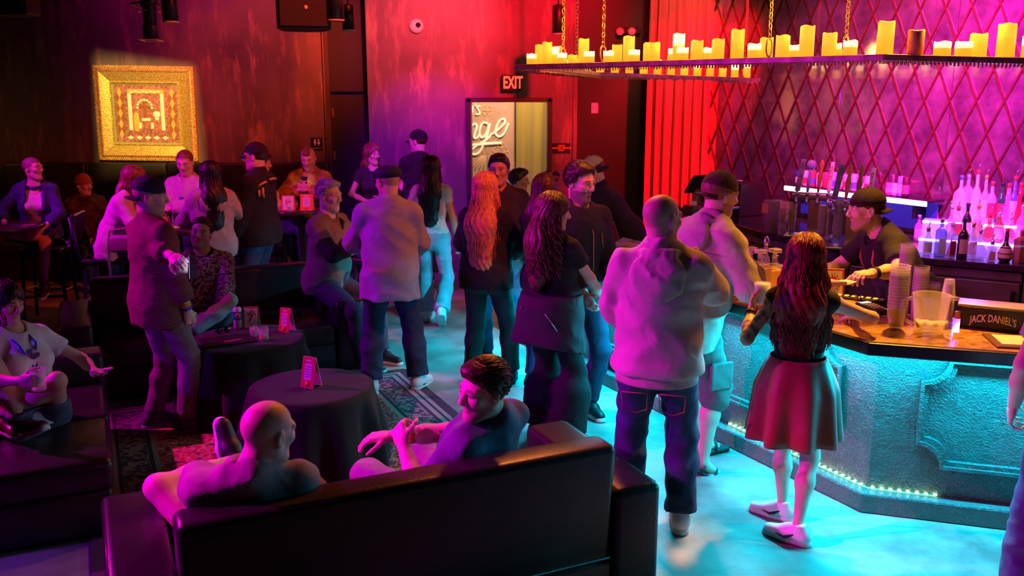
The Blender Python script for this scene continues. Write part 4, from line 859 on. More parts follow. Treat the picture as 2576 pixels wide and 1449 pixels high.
    def arm(self, F, sd, inf=0.0, upto=2.0, cap=False, k=0.022, flare=0.0):
        s = self.s; q = 0.85 if self.sex == 'f' else 1.0; q *= 0.6 + 0.4 * self.bd; A, E, W = self.sh[sd], self.el[sd], self.wr[sd]; w = lambda x: x * s * q + inf
        F.ell(A + (E - A) * .08, (w(.052),) * 3, None, k)
        t = min(upto, 1.0); F.cone(A, A + (E - A) * t, w(.049), w(.049 + (.041 - .049) * t) + flare * (upto <= 1), k, capb=cap and upto <= 1)
        if upto > 1:
            t = upto - 1; F.cone(E, E + (W - E) * min(t, .45) , w(.043), w(.041), k)
            if t > .45: F.cone(E + (W - E) * .4, E + (W - E) * t, w(.041), w(.041 + (.028 - .041) * (t - .4) / .6) + flare, k, capb=cap)
    def leg(self, F, sd, inf=0.0, upto=2.0, cap=False, k=0.04, flare=0.0, hem=None):
        s = self.s; q = 0.6 + 0.4 * self.bd; A, E, W = self.hip[sd], self.kn[sd], self.an[sd]; w = lambda x: x * s * q + inf
        t = min(upto, 1.0); F.cone(A, A + (E - A) * t, w(.088), w(.088 + (.056 - .088) * t) + flare * (upto <= 1), k, capb=cap and upto <= 1)
        if upto > 1:
            t = upto - 1; d = E + (W - E) * min(t, .35); back = nrm((self.kn[sd] - (A + W) / 2)) * -0.012 * s
            F.cone(E, d + (back if hem is None else 0), w(.055), w(.056) if hem is None else max(w(.052), hem), k)
            if t > .35: F.cone(d + (back if hem is None else 0), E + (W - E) * t, w(.056) if hem is None else max(w(.052), hem), (w(.036) if hem is None else hem) + flare, k, capb=cap)
    def hp(self, x, y, z): return self.hc + self.Hd @ (np.array([x, y, z]) * self.hs)
    def head_f(self, F):
        hp, q, I = self.hp, self.hs, self.Hd.T; E = lambda c, r, k=.02, op='u': F.ell(hp(*c), np.array(r) * q, I, k * q, op); C = lambda a, b, ra, rb, k=.015: F.cone(hp(*a), hp(*b), ra * q, rb * q, k * q)
        f = self.sex == 'f'; jw = (0.9 if f else 1.0) * self.jaw
        E((0, -.012, .035), (.0755, .0955, .083), .03); E((0, .022, -.033), (.058 * jw, .066, .085), .03)
        C((0, .070, -.098), (0, .066, -.09), .019 * jw, .02, .03)
        for sd in (-1, 1):
            C((sd * .050 * jw, -.002, -.055), (sd * .014, .060, -.1), .018, .017, .03)
            E((sd * .036, .062, -.014), (.024, .022, .022), .025)
            E((sd * .0315, .102, .010), (.019, .016, .011), .014, 's'); E((sd * .0315, .0765, .010), (.0145, .0125, .0125), .004)
            E((sd * .078, -.008, -.002), (.010, .019, .032), .010); E((sd * .087, -.002, -.002), (.007, .010, .018), .008, 's')
            E((sd * .0125, .099, -.027), (.0085, .010, .008), .008)
            C((sd * .012, .087, .028), (sd * .048, .074, .028), .0095, .008, .018)
        C((0, .088, .020), (0, .110, -.020), .0075, .0115, .014); E((0, .0835, -.0475), (.024, .0115, .007), .008); E((0, .081, -.0605), (.021, .0115, .0075), .008)
        E((0, .098, -.0538), (.024, .010, .0022), .004, 's')
        F.cone(hp(0, -.022, -.045), self.nb, .054 * q * (0.88 if f else 1.06), .058 * self.s * (0.88 if f else 1.08), .03)
    def hand_f(self, F, sd):
        s = self.s * (0.92 if self.sex == 'f' else 1.0); W = self.wr[sd]; d = nrm(W - self.el[sd]); up = self.palm[sd]
        pn = nrm(np.array([-sd, 0.0, -0.25]) if up is None else np.array(up, float)); pn = nrm(pn - d * (pn @ d)); sv = np.cross(d, pn) * sd   # sv points to the thumb side
        c = self.curl[sd]; self.hinfo = getattr(self, 'hinfo', {}); self.hinfo[sd] = (W, d, pn, sv)
        F.cone(W - d * .03 * s, W + d * .035 * s, .027 * s, .03 * s, .02, pn, .72); F.cone(W + d * .03 * s + sv * .018 * s, W + d * .085 * s + sv * .024 * s, .021 * s, .019 * s, .02, pn, .7); F.cone(W + d * .03 * s - sv * .018 * s, W + d * .078 * s - sv * .026 * s, .021 * s, .017 * s, .02, pn, .7)
        for i, (o, ln, r) in enumerate(((.031, .072, .0092), (.0105, .080, .0095), (-.0105, .074, .0092), (-.031, .058, .0082))):
            p = W + d * (.094 - abs(i - 1.3) * .005) * s + sv * o * s; a = 0.12 + c * 0.95 + i * 0.05; fd = d
            for j, fr in enumerate((.44, .32, .24)):
                an = a if j == 0 else a + c * 1.15 * j; fd = nrm(d * math.cos(an) + pn * math.sin(an) + sv * (0.10 - 0.07 * i)); q = p + fd * ln * fr * s; F.cone(p, q, r * s * (1 - .08 * j), r * s * (.93 - .08 * j), .006); p = q
        p = W + d * .028 * s + sv * .026 * s
        for j, (ln, r) in enumerate(((.044, .0125), (.034, .0105), (.026, .009))):
            fd = nrm(sv * (0.85 - .35 * j * (0.4 + c)) + d * (0.75 + .2 * j) + pn * (.25 + c * (.45 + .35 * j))); q = p + fd * ln * s; F.cone(p, q, r * s, r * s * .9, .008); p = q
    def body(self):
        res, s = self.res, self.s
        F = Field(.0145 * res); self.torso(F)
        for sd in (-1, 1):
            self.arm(F, sd); self.leg(F, sd, -.007)
            y = np.array([-math.sin(self.fy[sd]), math.cos(self.fy[sd]), 0]); y = nrm(y + np.array([0, 0, math.sin(self.toe[sd])]))
            F.cone(self.an[sd] + np.array([0, 0, -.03 * s]), self.an[sd] + y * .12 * s + np.array([0, 0, -.055 * s]), .034 * s, .024 * s, .03)
        F.cone(self.hp(0, -.022, -.03), self.nb, .05 * s, .056 * s * (0.88 if self.sex == 'f' else 1.08), .03)
        V1, Q1 = F.mesh()
        G = Field(.0052 * res); self.head_f(G); V2, Q2 = G.mesh(); Vs, Qs = [V1, V2], [Q1, Q2 + len(V1)]; nB = len(V1) + len(V2)
        for sd in (-1, 1):
            if self.hide[sd]: continue
            G = Field(.0048 * res); self.hand_f(G, sd); v, q = G.mesh(); Qs.append(q + sum(len(x) for x in Vs)); Vs.append(v)
        V, Q = np.concatenate(Vs), np.concatenate(Qs); me = np_mesh(V, Q)
        C = np.tile(self.sk, (len(V), 1)) * (1 + 0.05 * np.sin(V @ np.array([31, 17, 23]))[:, None])
        p = ((V - self.hc) @ self.Hd) / self.hs; hd = np.zeros(len(V), bool); hd[len(V1):nB] = True; x, y, z = np.abs(p[:, 0]), p[:, 1], p[:, 2]; o = self.opts
        def mix(m, col, a=1.0): C[m] = C[m] * (1 - a) + np.array(col) * a
        if o['scalp'] is not None:
            m = hd & (z - .02 > (y - .02) * .55) & (z < .2) & ~((y > .045) & (z < .06)); mix(m, o['scalp'][:3], o['scalp'][3])
        mix(hd & (y > .07) & (np.abs(z - .034 + x * .08) < .0055) & (x > .012) & (x < .050), o['brow'], .8)
        mix(hd & (y > .07) & (x < .023 - np.abs(z + .054) * .6) & (np.abs(z + .054) < .0125), (.50, .20, .18), .75)
        e = np.sqrt((x - .0315) ** 2 + (z - .010) ** 2); mix(hd & (y > .07) & (np.abs(z - .010) < .0055) & (np.abs(x - .0315) < .0125), (.75, .72, .70)); mix(hd & (y > .07) & (e < .0058), (.05, .03, .02)); mix(hd & (y > .065) & (np.abs(z - .0165) < .002) & (np.abs(x - .0315) < .015), (.05, .03, .02), .7)
        mix(hd & (y > .06) & (x < .012) & (np.abs(x - .008) < .004) & (np.abs(z + .0335) < .003), (.2, .08, .06), .8)
        if o['beard']:
            mix(hd & (z < -.038) & (y > -.02) & (z > -.16) & ~((x < .024) & (np.abs(z + .054) < .009)) & (z > -.125 - (y < .05) * .0) & (z < -.030 - np.maximum(0, .05 - y) * -.5), o['beardcol'], o['beard'])
        if o['tattoo']:
            A, E = self.sh[-1], self.el[-1]; t = ((V - A) @ (E - A)) / ((E - A) @ (E - A)); dd = np.linalg.norm(V - (A + np.clip(t, 0, 1)[:, None] * (E - A)), axis=1)
            pat = np.sin(V[:, 0] * 95) * np.sin(V[:, 2] * 80 + 2 * np.sin(V[:, 1] * 70)) + .5 * np.sin(V[:, 1] * 130 + V[:, 2] * 60)
            mix((t > .12) & (t < .95) & (dd < .08) & (pat > 0.1) & ~hd & (V[:, 0] < A[0] + .03), (.05, .05, .07), .8)
        ca = me.color_attributes.new('Col', 'FLOAT_COLOR', 'POINT'); ca.data.foreach_set('color', np.c_[C, np.ones(len(V))].astype(np.float32).ravel())
        mobj('body', me, M_SKIN, self.root)
    # --- clothes
    def put(self, name, F, m, parent=None, label=None):
        V, Q = F.mesh()
        if len(V) == 0: return None
        o = mobj(name, np_mesh(V, Q), m, parent or self.root)
        if label: o['label'] = label
        return o
    def neckcut(self, F, r=.066, drop=0.0, front=0.0):
        """open the neckline around the neck"""
        c = self.nb + self.TT @ np.array([0, .02 + front * .5, -.005 - drop]) * self.s; F.cone(c, c + nrm(self.hc - self.nb) * .3, r * self.s, r * 1.3 * self.s, .012, op='s')
    def top(self, m, inf=.014, sleeve=0.45, hem=-.06, neck=.064, wr=.004, name='shirt', res=.0125, flare=.006, seed=1, sc=38, drop=0.0, hemflare=.0, label=None, fz=1.0, front=0.0, opening=0.0):
        F = Field(res * self.res); self.torso(F, inf)
        if hemflare: F.cone(self.pp(0, 0, .12), self.pp(0, 0, hem - .02), .15 * self.s * self.bd + inf, .17 * self.s * self.bd + inf + hemflare, .05, np.array([0, 1.0, 0]), .75)
        elif hem < -.02: F.cone(self.pp(0, -.01, .05), self.pp(0, -.01, hem - .03), .165 * self.s * (.5 + .5 * self.bd) + inf, .165 * self.s * (.5 + .5 * self.bd) + inf + .004, .04, np.array([0, 1.0, 0]), .76)
        if inf >= .022 and self.lsf: F.cone(self.tp(0, -.005, .40), self.pp(0, -.012, min(hem, .0) + .02), .158 * self.s + inf, .172 * self.s * (.5 + .5 * self.bd) + inf, .05, nrm(self.TT @ np.array([0, 1., 0])), .74)
        for sd in (-1, 1):
            if sleeve > 0: self.arm(F, sd, inf, sleeve, True, flare=flare)
        self.neckcut(F, neck, drop, front)
        hz = self.pp(0, 0, hem); hn = nrm((self.pp(0, 0, 1) - self.pp(0, 0, 0)))
        torso_c = self.pp(0, 0, 0); arms = [(self.sh[sd], self.el[sd], self.wr[sd]) for sd in (-1, 1)]; q = .085 * self.s
        def hemcut(f, X, Y, Z):
            d = -((X - hz[0]) * hn[0] + (Y - hz[1]) * hn[1] + (Z - hz[2]) * hn[2]); g = np.maximum(f, d)
            keep = np.zeros(np.broadcast(X, Y, Z).shape, bool)       # sleeves may reach below the hem
            if sleeve > 1:
                for A, E, W in arms:
                    ba = W - E; t = np.clip(((X - E[0]) * ba[0] + (Y - E[1]) * ba[1] + (Z - E[2]) * ba[2]) / (ba @ ba), 0, 1)
                    dd = (X - E[0] - ba[0] * t) ** 2 + (Y - E[1] - ba[1] * t) ** 2 + (Z - E[2] - ba[2] * t) ** 2
                    keep |= dd < (.055 * self.s + inf) ** 2
            return np.where(keep, f, g)
        F.cut(hemcut)
        if opening:
            o0 = self.tp(0, 0, .3); Tm = self.TT
            def opn(f, X, Y, Z):
                px, py, pz = X - o0[0], Y - o0[1], Z - o0[2]; lx = px * Tm[0, 0] + py * Tm[1, 0] + pz * Tm[2, 0]; ly = px * Tm[0, 1] + py * Tm[1, 1] + pz * Tm[2, 1]
                return np.maximum(f, np.where(ly > 0.02, opening - np.abs(lx), -1))
            F.cut(opn)
        if wr: F.cut(wrinkle(wr, seed, fz, sc))
        return self.put(name, F, m, label=label)
    def pants(self, m, inf=.012, upto=1.93, hem=.064, wr=.004, waist=.10, name='trousers', res=.0125, seed=2, flare=.0, label=None):
        F = Field(res * self.res); self.torso(F, inf, pelvis=True, top=False)
        for sd in (-1, 1): self.leg(F, sd, inf, upto, True, flare=flare, hem=hem)
        wz = self.pp(0, 0, waist); wn = nrm(self.pp(0, 0, 1) - self.pp(0, 0, 0))
        F.cut(lambda f, X, Y, Z: np.maximum(f, (X - wz[0]) * wn[0] + (Y - wz[1]) * wn[1] + (Z - wz[2]) * wn[2]))
        if wr: F.cut(wrinkle(wr, seed, 1.6, 34))
        return self.put(name, F, m, label=label)
    def shoes(self, m, msole, which=(-1, 1), high=.0, stripe=None, sandal=False):
        s = self.s
        for sd in which:
            y = np.array([-math.sin(self.fy[sd]), math.cos(self.fy[sd]), 0]); x = np.array([y[1], -y[0], 0]); z = np.array([0, 0, 1.0]); a = self.toe[sd]
            y, z = y * math.cos(a) + z * math.sin(a), z * math.cos(a) - y * math.sin(a); A = self.an[sd] - z * .085 * s
            q = lambda px, py, pz: A + (x * px + y * py + z * pz) * s
            Rm = np.stack([x, y, z]); F = Field(.0085 * self.res)
            if sandal:
                pass
            else:
                F.cone(q(0, -.045, .055), q(0, .05, .060), .043 * s, .045 * s, .03); F.cone(q(0, .05, .05), q(0, .165, .036), .047 * s, .038 * s, .03, z, .85); F.cone(q(0, -.03, .06), q(0, -.012, .118 + high), .044 * s, .046 * s, .03, capb=True)
                F.cut(lambda f, X, Y, Z: np.maximum(f, .02 * s - ((X - A[0]) * z[0] + (Y - A[1]) * z[1] + (Z - A[2]) * z[2])))
            G = Field(.0085 * self.res); G.cone(q(0, -.05, .01), q(0, .06, .01), .043 * s, .047 * s, .02); G.cone(q(0, .06, .01), q(0, .172, .012), .048 * s, .038 * s, .02)
            tk = .036 if not sandal else .022
            G.cut(lambda f, X, Y, Z: np.maximum(np.maximum(f, ((X - A[0]) * z[0] + (Y - A[1]) * z[1] + (Z - A[2]) * z[2]) - tk * s), -((X - A[0]) * z[0] + (Y - A[1]) * z[1] + (Z - A[2]) * z[2]) + .001))
            if sandal:
                o = self.put('sandal', G, msole)
                for py in (.0, .085):
                    pts = [q(.05 * math.cos(t), py + .02 * math.sin(t), .02 + .052 * math.sin(t)) for t in np.linspace(0, math.pi, 9)]
                    st = mobj('strap', tube(pts, .007), m, o)
            else:
                o = self.put('shoe', F, m); so = self.put('sole', G, msole, o)
                ml = stripe or MATS['lace']
                if stripe:
                    for sx in (-1, 1):
                        for i in range(3):
                            mobj('stripe', tube([q(sx * .046, .0 + i * .022, .03), q(sx * .038, .03 + i * .022, .068)], .0045 * s), ml, o)
                for i in range(4): mobj('lace', tube([q(-.024, .035 + .022 * i, .086 - .008 * i), q(0, .035 + .022 * i, .092 - .009 * i), q(.024, .035 + .022 * i, .086 - .008 * i)], .0035 * s, 5), MATS['lace'], o)
    # --- hair and headwear
    def hair(self, kind, m, length=.3, vol=1.0, seed=3, strands=0, curly=0.0, width=.085, sweep=0.0, tips=None, name='hair', fringe=.062):
        hp, q, I = self.hp, self.hs, self.Hd.T; F = Field((.0065 if kind in ('short', 'buzz', 'mohawk') else .009) * self.res)
        t = {'buzz': .004, 'short': .0085, 'long': .018, 'mohawk': .0}[kind] * vol
        if kind == 'mohawk':
            for i in range(9):
                a = -0.2 + 1.75 * i / 8; F.cone(hp(0, -.012 + .088 * math.cos(a), .035 + .075 * math.sin(a)), hp(.004 * math.sin(i * 5), -.012 + .088 * math.cos(a) + .008, .035 + .098 * math.sin(a)), .034 * q, .026 * q, .012)
        else:
            F.ell(hp(0, -.014, .037), np.array([.0775 + t, .0985 + t, .086 + t]) * q, I, .02)
            if kind == 'short' and vol > 1.05: F.ell(hp(sweep * .03, .035, .102), np.array([.060, .060, .019 * vol]) * q, I, .03)
        if kind == 'long':
            dn = np.array([0, 0, -1.0]); bk = self.Hd @ np.array([0, -1.0, 0]); bk[2] = 0; bk = nrm(bk); rt = np.cross(bk, dn); base = hp(0, -.06, .0)
            tb = nrm(self.TT @ np.array([0, -1, 0])); mid = base + dn * length * .5 * q + bk * .035 + tb * .03; end = base + dn * length * q + tb * .07 + bk * .01
            F.cone(hp(0, -.045, .03), mid, .085 * q, width * q, .04, bk, .62); F.cone(mid, end, width * q, width * .8 * q, .04, bk, .5)
            for sd in (-1, 1): F.cone(hp(sd * .066, -.005, .04), hp(sd * .074, -.02, -.11) + tb * .0, .026 * q, .024 * q, .03); F.cone(hp(sd * .074, -.02, -.11), mid + rt * sd * width * .75 * q, .03 * q, .03 * q, .04)
        F.ell(hp(0, .085, -.045), np.array([.056, .075, .105]) * q, I, .01, 's')
        z0 = fringe
        def cut(f, X, Y, Z):
            px = (X - self.hc[0]); py = (Y - self.hc[1]); pz = (Z - self.hc[2]); H = self.Hd
            y = (px * H[0, 1] + py * H[1, 1] + pz * H[2, 1]) / q; z = (px * H[0, 2] + py * H[1, 2] + pz * H[2, 2]) / q
            if kind in ('short', 'buzz', 'mohawk'): d = np.maximum(-.072 - z, np.where(y > .03, (y - .03) * .75 + .028 - z + (z0 - .062), y * .9 - z) * .8)
            else: d = (np.where(y > .02, (y - .02) * .9 - z - .03 + (z0 - .062), -1))
            f = np.maximum(f, d * q)
            ph = np.arctan2(px * H[0, 0] + py * H[1, 0] + pz * H[2, 0], -(px * H[0, 1] + py * H[1, 1] + pz * H[2, 1]))
            return f + (.0035 if kind == 'long' else .0022) * (np.sin(ph * 26 + 4 * np.sin(Z * 22 + seed)) if kind == 'long' else np.sin(X * 190 + 5 * np.sin(Y * 60)) * np.sin(Y * 95 + Z * 130 + 3 * np.sin(X * 70))) * vol
        F.cut(cut); o = self.put(name, F, m)
        if strands and kind == 'long':
            r = np.random.RandomState(seed); mes = []
            for i in range(strands):
                an = r.uniform(-1.9, 1.9); e0 = r.uniform(.0, 1.35); rr = np.array([.0775 + t, .0985 + t, .086 + t]) * 1.01; L = length * r.uniform(.75, 1.06) * q; pts = []
                scalp = lambda e: hp(rr[0] * math.cos(e) * math.sin(an), -.014 - rr[1] * math.cos(e) * math.cos(an), .037 + rr[2] * math.sin(e))
                for e in np.linspace(e0, -.25, 5): pts.append(scalp(e))
                st = pts[-1]; dirw = rt * math.sin(an) * (width * 1.05 - .075) * q * r.uniform(.6, 1.25) + tb * (.055 + .02 * r.rand()) * max(0.1, math.cos(an)); n = 20 if curly else 9; ph = r.uniform(0, 6.28); amp = curly * r.uniform(.6, 1.2)
                for j in range(1, n):
                    u = j / (n - 1); p = st + dn * L * u + dirw * math.sin(u * 1.5)
                    p = p + rt * amp * math.sin(u * L * 60 + ph) * min(1, u * 3) + tb * amp * math.cos(u * L * 60 + ph) * min(1, u * 3); pts.append(p)
                n = len(pts)
                mes.append(tube(pts, .006 * q, 4, rad=[(.0048 if curly else .0036) * q * (1 - .55 * (j / (n - 1)) ** 2) for j in range(n)]))
            mobj('hair_strand', join_me(mes), m, o)['kind'] = 'stuff'
        if strands and kind == 'short':
            r = np.random.RandomState(seed); mes = []; c0 = np.array([0, -.014, .037]); rr = np.array([.0775 + t, .0985 + t, .086 + t]); i = 0
            while i < strands:
                az, el = r.uniform(-3.14, 3.14), r.uniform(-.5, 1.55); d = np.array([math.cos(el) * math.sin(az), math.cos(el) * math.cos(az), math.sin(el)]); p0 = c0 + rr * d
                lim = (p0[1] - .03) * .75 + .034 + (z0 - .062) if p0[1] > .03 else p0[1] * .9 + .004
                if p0[2] < lim or p0[2] < -.06: continue
                i += 1; pts = []; x, y, z = p0; up = .0015 + .004 * vol * max(0, d[2]); fw = r.uniform(-.35, .35)
                for j in range(6):
                    e = np.array([x, y, z]) - c0; e = e / np.linalg.norm(e / rr); pts.append(hp(*(c0 + e * (1 + (up * math.sin(j / 5 * 2.6) + .001) / .09)))); y -= .011 * (0.4 + max(0, d[2])); x += .004 * fw + sweep * .003; z -= .006 * (1 - max(0, d[2]))
                mes.append(tube(pts, .002, 4, rad=[.0032 * q * (1 - .6 * (j / 5) ** 2) for j in range(6)]))
            mobj('hair_strand', join_me(mes), m, o)['kind'] = 'stuff'
        return o
    def cap(self, m, back=False, mb=None, kind='cap', tilt=0.0, name='cap'):
        hp, q, I = self.hp, self.hs, self.Hd.T; F = Field(.0075 * self.res)
        if kind == 'flat':
            F.ell(hp(0, -.01, .060), np.array([.094, .118, .058]) * q, I, .02); F.ell(hp(0, .065, .052), np.array([.072, .066, .030]) * q, I, .03)
            F.cut(lambda f, X, Y, Z: np.maximum(f, (.022 - ((X - self.hc[0]) * self.Hd[0, 2] + (Y - self.hc[1]) * self.Hd[1, 2] + (Z - self.hc[2]) * self.Hd[2, 2]) / q) * q)); o = self.put(name, F, m)
        else:
            F.ell(hp(0, -.013, .040), np.array([.087, .107, .098 if kind == 'cap' else .105]) * q, I, .02); z0 = .035 if kind == 'cap' else .018; sl = 0.12 * (1 if not back else -1) if kind == 'cap' else .25
            def cut(f, X, Y, Z):
                px, py, pz = X - self.hc[0], Y - self.hc[1], Z - self.hc[2]; H = self.Hd; y = (px * H[0, 1] + py * H[1, 1] + pz * H[2, 1]) / q; z = (px * H[0, 2] + py * H[1, 2] + pz * H[2, 2]) / q
                return np.maximum(f, (z0 + sl * y - z) * q)
            F.cut(cut); o = self.put(name, F, m)
            if kind == 'beanie': F2 = Field(.0075 * self.res); F2.ell(hp(0, -.013, .030), np.array([.093, .113, .055]) * q, I, .02); F2.cut(lambda f, X, Y, Z: np.maximum(f, np.abs(((X - self.hc[0]) * self.Hd[0, 2] + (Y - self.hc[1]) * self.Hd[1, 2] + (Z - self.hc[2]) * self.Hd[2, 2]) / q - .035) * q - .022 * q)); self.put('cuff', F2, m, o)
        if kind != 'beanie':
            sg = -1 if back else 1; v, f = [], []; n = 13; rows = 5
            for k in range(2):
                for j in range(rows):
                    for i in range(n):
                        a = math.pi * (i / (n - 1)) ; ox, oy = math.cos(a) * .076, math.sin(a) * (.075 if kind == 'cap' else .035); u = j / (rows - 1)
                        yy = sg * (.060 + oy * u) ; zz = (.032 if kind == 'cap' else .03) - .014 * (ox / .076) ** 2 - (.02 * u) - (.004 if k else 0) + (-.02 if back else 0.0)
                        v.append(hp(ox * (1 - .02 * u), yy + sg * .02 * math.sin(a), zz))
            N = n * rows
            for k in range(2):
                for j in range(rows - 1):
                    for i in range(n - 1):
                        a = k * N + j * n + i; fc = (a, a + 1, a + n + 1, a + n); f.append(fc if k == 0 else fc[::-1])
            for i in range(n - 1): a = (rows - 1) * n + i; f.append((a, a + 1, a + 1 + N, a + N))
            mobj('brim', pydata(v, f, True), mb or m, o); 
            mobj('cap_button', lathe([(.0, .006), (.006, .004), (.008, 0), (0, -.003)], 8), m, o, loc=hp(0, -.013, .139 if kind == 'cap' else .117))
        return o
    def band(self, m, sd, t=.9, r=.033, w=.018, name='wristband', own=True):
        E, W = self.el[sd], self.wr[sd]; c = E + (W - E) * t; d = nrm(W - E); me = lathe([(r, -w / 2), (r + .004, -w / 2), (r + .004, w / 2), (r, w / 2), (r, -w / 2)], 18, caps=False)
        o = mobj(name, me, m, self.root, loc=c * 1.0); o.rotation_euler = Vector(d).to_track_quat('Z', 'Y').to_euler(); return o
    def hood(self, m, size=1.0, name='hood'):
        F = Field(.011 * self.res); tp = self.tp; TI = self.TT.T; s = self.s
        g = lambda t: tp(.092 * math.cos(t), -.018 + .088 * math.sin(t), .535 - .030 * math.sin(t)); n = 14
        F.ell(tp(0, -.128, .455), (.128 * s * size, .042 * s, .112 * s * size), TI @ rx(R(8)), .03); F.cone(tp(0, -.138, .42), tp(0, -.148, .335), .075 * s, .030 * s, .05, nrm(self.TT @ np.array([0, 1., 0])), .5)
        for i in range(n): F.cone(g(6.2832 * i / n), g(6.2832 * (i + 1) / n), .030 * s * size, .030 * s * size, .010)
        F.cut(wrinkle(.008, 11, 1.6, 30)); return self.put(name, F, m)
    def collar(self, m, r=.07, w=.05, name='collar', stand=.03):
        s = self.s; F = Field(.009 * self.res); c = self.nb; n = nrm(self.hc - self.nb)
        for i in range(10):
            a, b = 2 * math.pi * i / 10, 2 * math.pi * (i + 1) / 10; g = lambda t: self.tp(r * math.cos(t), -.012 + r * .95 * math.sin(t), .545 - .022 * math.sin(t)); F.cone(g(a), g(b), .016 * s, .016 * s, .015, n, 1.0)
        return self.put(name, F, m)
    def cuffs(self, m, t=.92, w=.16, inf=.016, name='cuff'):
        for sd in (-1, 1):
            E, W = self.el[sd], self.wr[sd]; F = Field(.008 * self.res); F.cone(E + (W - E) * (t - w), E + (W - E) * t, .036 * self.s + inf, .031 * self.s + inf, .01, capa=True, capb=True); self.put(name, F, m)
    def world(self, p):  # world point -> this person's own frame
        p = np.asarray(p, float) - self.loc; return rz_(-self.rz) @ p
    def toworld(self, p): return Vector(rz_(self.rz) @ np.asarray(p, float) + self.loc)
def loc_of(p, loc, rz): return tuple(rz_(-rz) @ (np.asarray(p, float) - np.asarray(loc, float)))
mat('lace', (.75, .75, .75), .8)
# ------------------------------------------------------------------ the people
def cl(name, c, r=.85, var=.12, vs=14, b=.25, bs=160, **k): return mat(name, c, r, var=var, vscale=vs, bump=b, bscale=bs, fold=.55, **k)
C_BLK = cl('black_cotton', (.012, .012, .015)); C_BLK2 = cl('charcoal_cloth', (.03, .03, .036)); C_NAVY = cl('navy_cloth', (.015, .02, .045)); C_JEAN = cl('blue_denim', (.035, .06, .14), var=.35, vs=7); C_JEAN2 = cl('dark_denim', (.02, .035, .085), var=.35, vs=7); C_LJEAN = cl('pale_denim', (.34, .42, .52), var=.2, vs=7)
C_CREAM = cl('cream_fleece', (.68, .57, .53), var=.06); C_GREY = cl('grey_fleece', (.40, .35, .36), var=.1); C_WHITE = cl('white_cotton', (.78, .74, .74), var=.05); C_BGREY = cl('blue_grey_cotton', (.30, .33, .42), var=.08); C_MAUVE = cl('mauve_cotton', (.27, .19, .22), var=.08); C_PURP = cl('slate_purple_cotton', (.13, .12, .22), var=.1); C_TAUPE = cl('taupe_trousers', (.20, .15, .17), var=.1); C_STONE = cl('stone_denim', (.46, .40, .33), var=.12); C_GTEE = cl('heather_tee', (.24, .18, .14), var=.1); C_PINK = cl('blush_blouse', (.72, .52, .60), .7, var=.05); C_DEN = cl('indigo_denim', (.04, .07, .18), var=.3); C_MUST = cl('mustard_camo', (.42, .27, .07), var=.5, vs=9); C_CAMO = cl('dark_camo', (.06, .045, .03), var=.8, vs=16); C_CARGO = cl('olive_canvas', (.13, .15, .14), var=.15)
C_RUST = mat('rust_suede', (.34, .055, .035), .55, var=.12, vscale=8, bump=.15, bscale=60, sheen=.3)
H_BLK = mat('black_hair', (.012, .009, .009), .35, bump=.3, bscale=90); H_BRN = mat('brown_hair', (.05, .022, .012), .4, var=.4, vscale=40, bump=.3, bscale=90); H_LBR = mat('light_brown_hair', (.22, .11, .06), .4, var=.4, vscale=30, bump=.3, bscale=90); H_STR = mat('strawberry_hair', (.62, .24, .10), .42, var=.3, vscale=35, bump=.3, bscale=90); H_RED = mat('auburn_hair', (.26, .035, .012), .38, var=.55, vscale=30, bump=.3, bscale=90); H_GRY = mat('grey_hair', (.42, .38, .38), .5, var=.3, vscale=50, bump=.3, bscale=90); H_CUR = mat('curly_brown_hair', (.10, .035, .028), .42, var=.5, vscale=35, bump=.3, bscale=90)
S_WHT = mat('white_sneaker', (.8, .8, .82), .5); S_BLK = mat('black_shoe', (.015, .015, .018), .45); S_SOLE = mat('rubber_sole', (.7, .68, .68), .7); S_DKS = mat('dark_sole', (.02, .02, .02), .7); S_BRN = mat('brown_leather_shoe', (.10, .035, .02), .4); S_PUR = mat('grey_suede_shoe', (.10, .09, .14), .6)
B_BLU = mat('blue_band', (.02, .08, .6), .5); B_YEL = mat('orange_band', (.9, .45, .03), .5)
def floral():
    m = bpy.data.materials.new('floral_cotton'); m.use_nodes = True; nt = m.node_tree; b = nt.nodes['Principled BSDF']; N = nt.nodes.new; L = nt.links.new; tc = N('ShaderNodeTexCoord'); vo = N('ShaderNodeTexVoronoi'); vo.inputs['Scale'].default_value = 62; L(tc.outputs['Object'], vo.inputs['Vector']); r = N('ShaderNodeValToRGB'); cr = r.color_ramp; cr.interpolation = 'CONSTANT'; cr.elements[0].color = (.55, .42, .42, 1); cr.elements[1].position = .28; cr.elements[1].color = (.30, .03, .05, 1)
    for p_, c_ in ((.5, (.04, .03, .06, 1)), (.68, (.50, .40, .45, 1)), (.84, (.25, .05, .10, 1))): cr.elements.new(p_).color = c_
    sp_ = N('ShaderNodeSeparateColor'); L(vo.outputs['Color'], sp_.inputs[0]); L(sp_.outputs[0], r.inputs['Fac']); L(r.outputs['Color'], b.inputs['Base Color']); b.inputs['Roughness'].default_value = .75; return m
def plaid():
    m = bpy.data.materials.new('maroon_check'); m.use_nodes = True; nt = m.node_tree; b = nt.nodes['Principled BSDF']; N = nt.nodes.new; L = nt.links.new; tc = N('ShaderNodeTexCoord'); mx = None
    ck = N('ShaderNodeTexChecker'); ck.inputs['Scale'].default_value = 75; ck.inputs['Color1'].default_value = (.19, .05, .055, 1); ck.inputs['Color2'].default_value = (.11, .025, .035, 1); L(tc.outputs['Object'], ck.inputs['Vector']); L(ck.outputs['Color'], b.inputs['Base Color']); b.inputs['Roughness'].default_value = .8; return m
C_FLO, C_PLA = floral(), plaid()
def uvl(u, v): p = uv(u, v); return (p.x, p.y, 0)
def W(px, py, z, loc, rz): return loc_of(tuple(ground(px, py, z)), loc, rz)
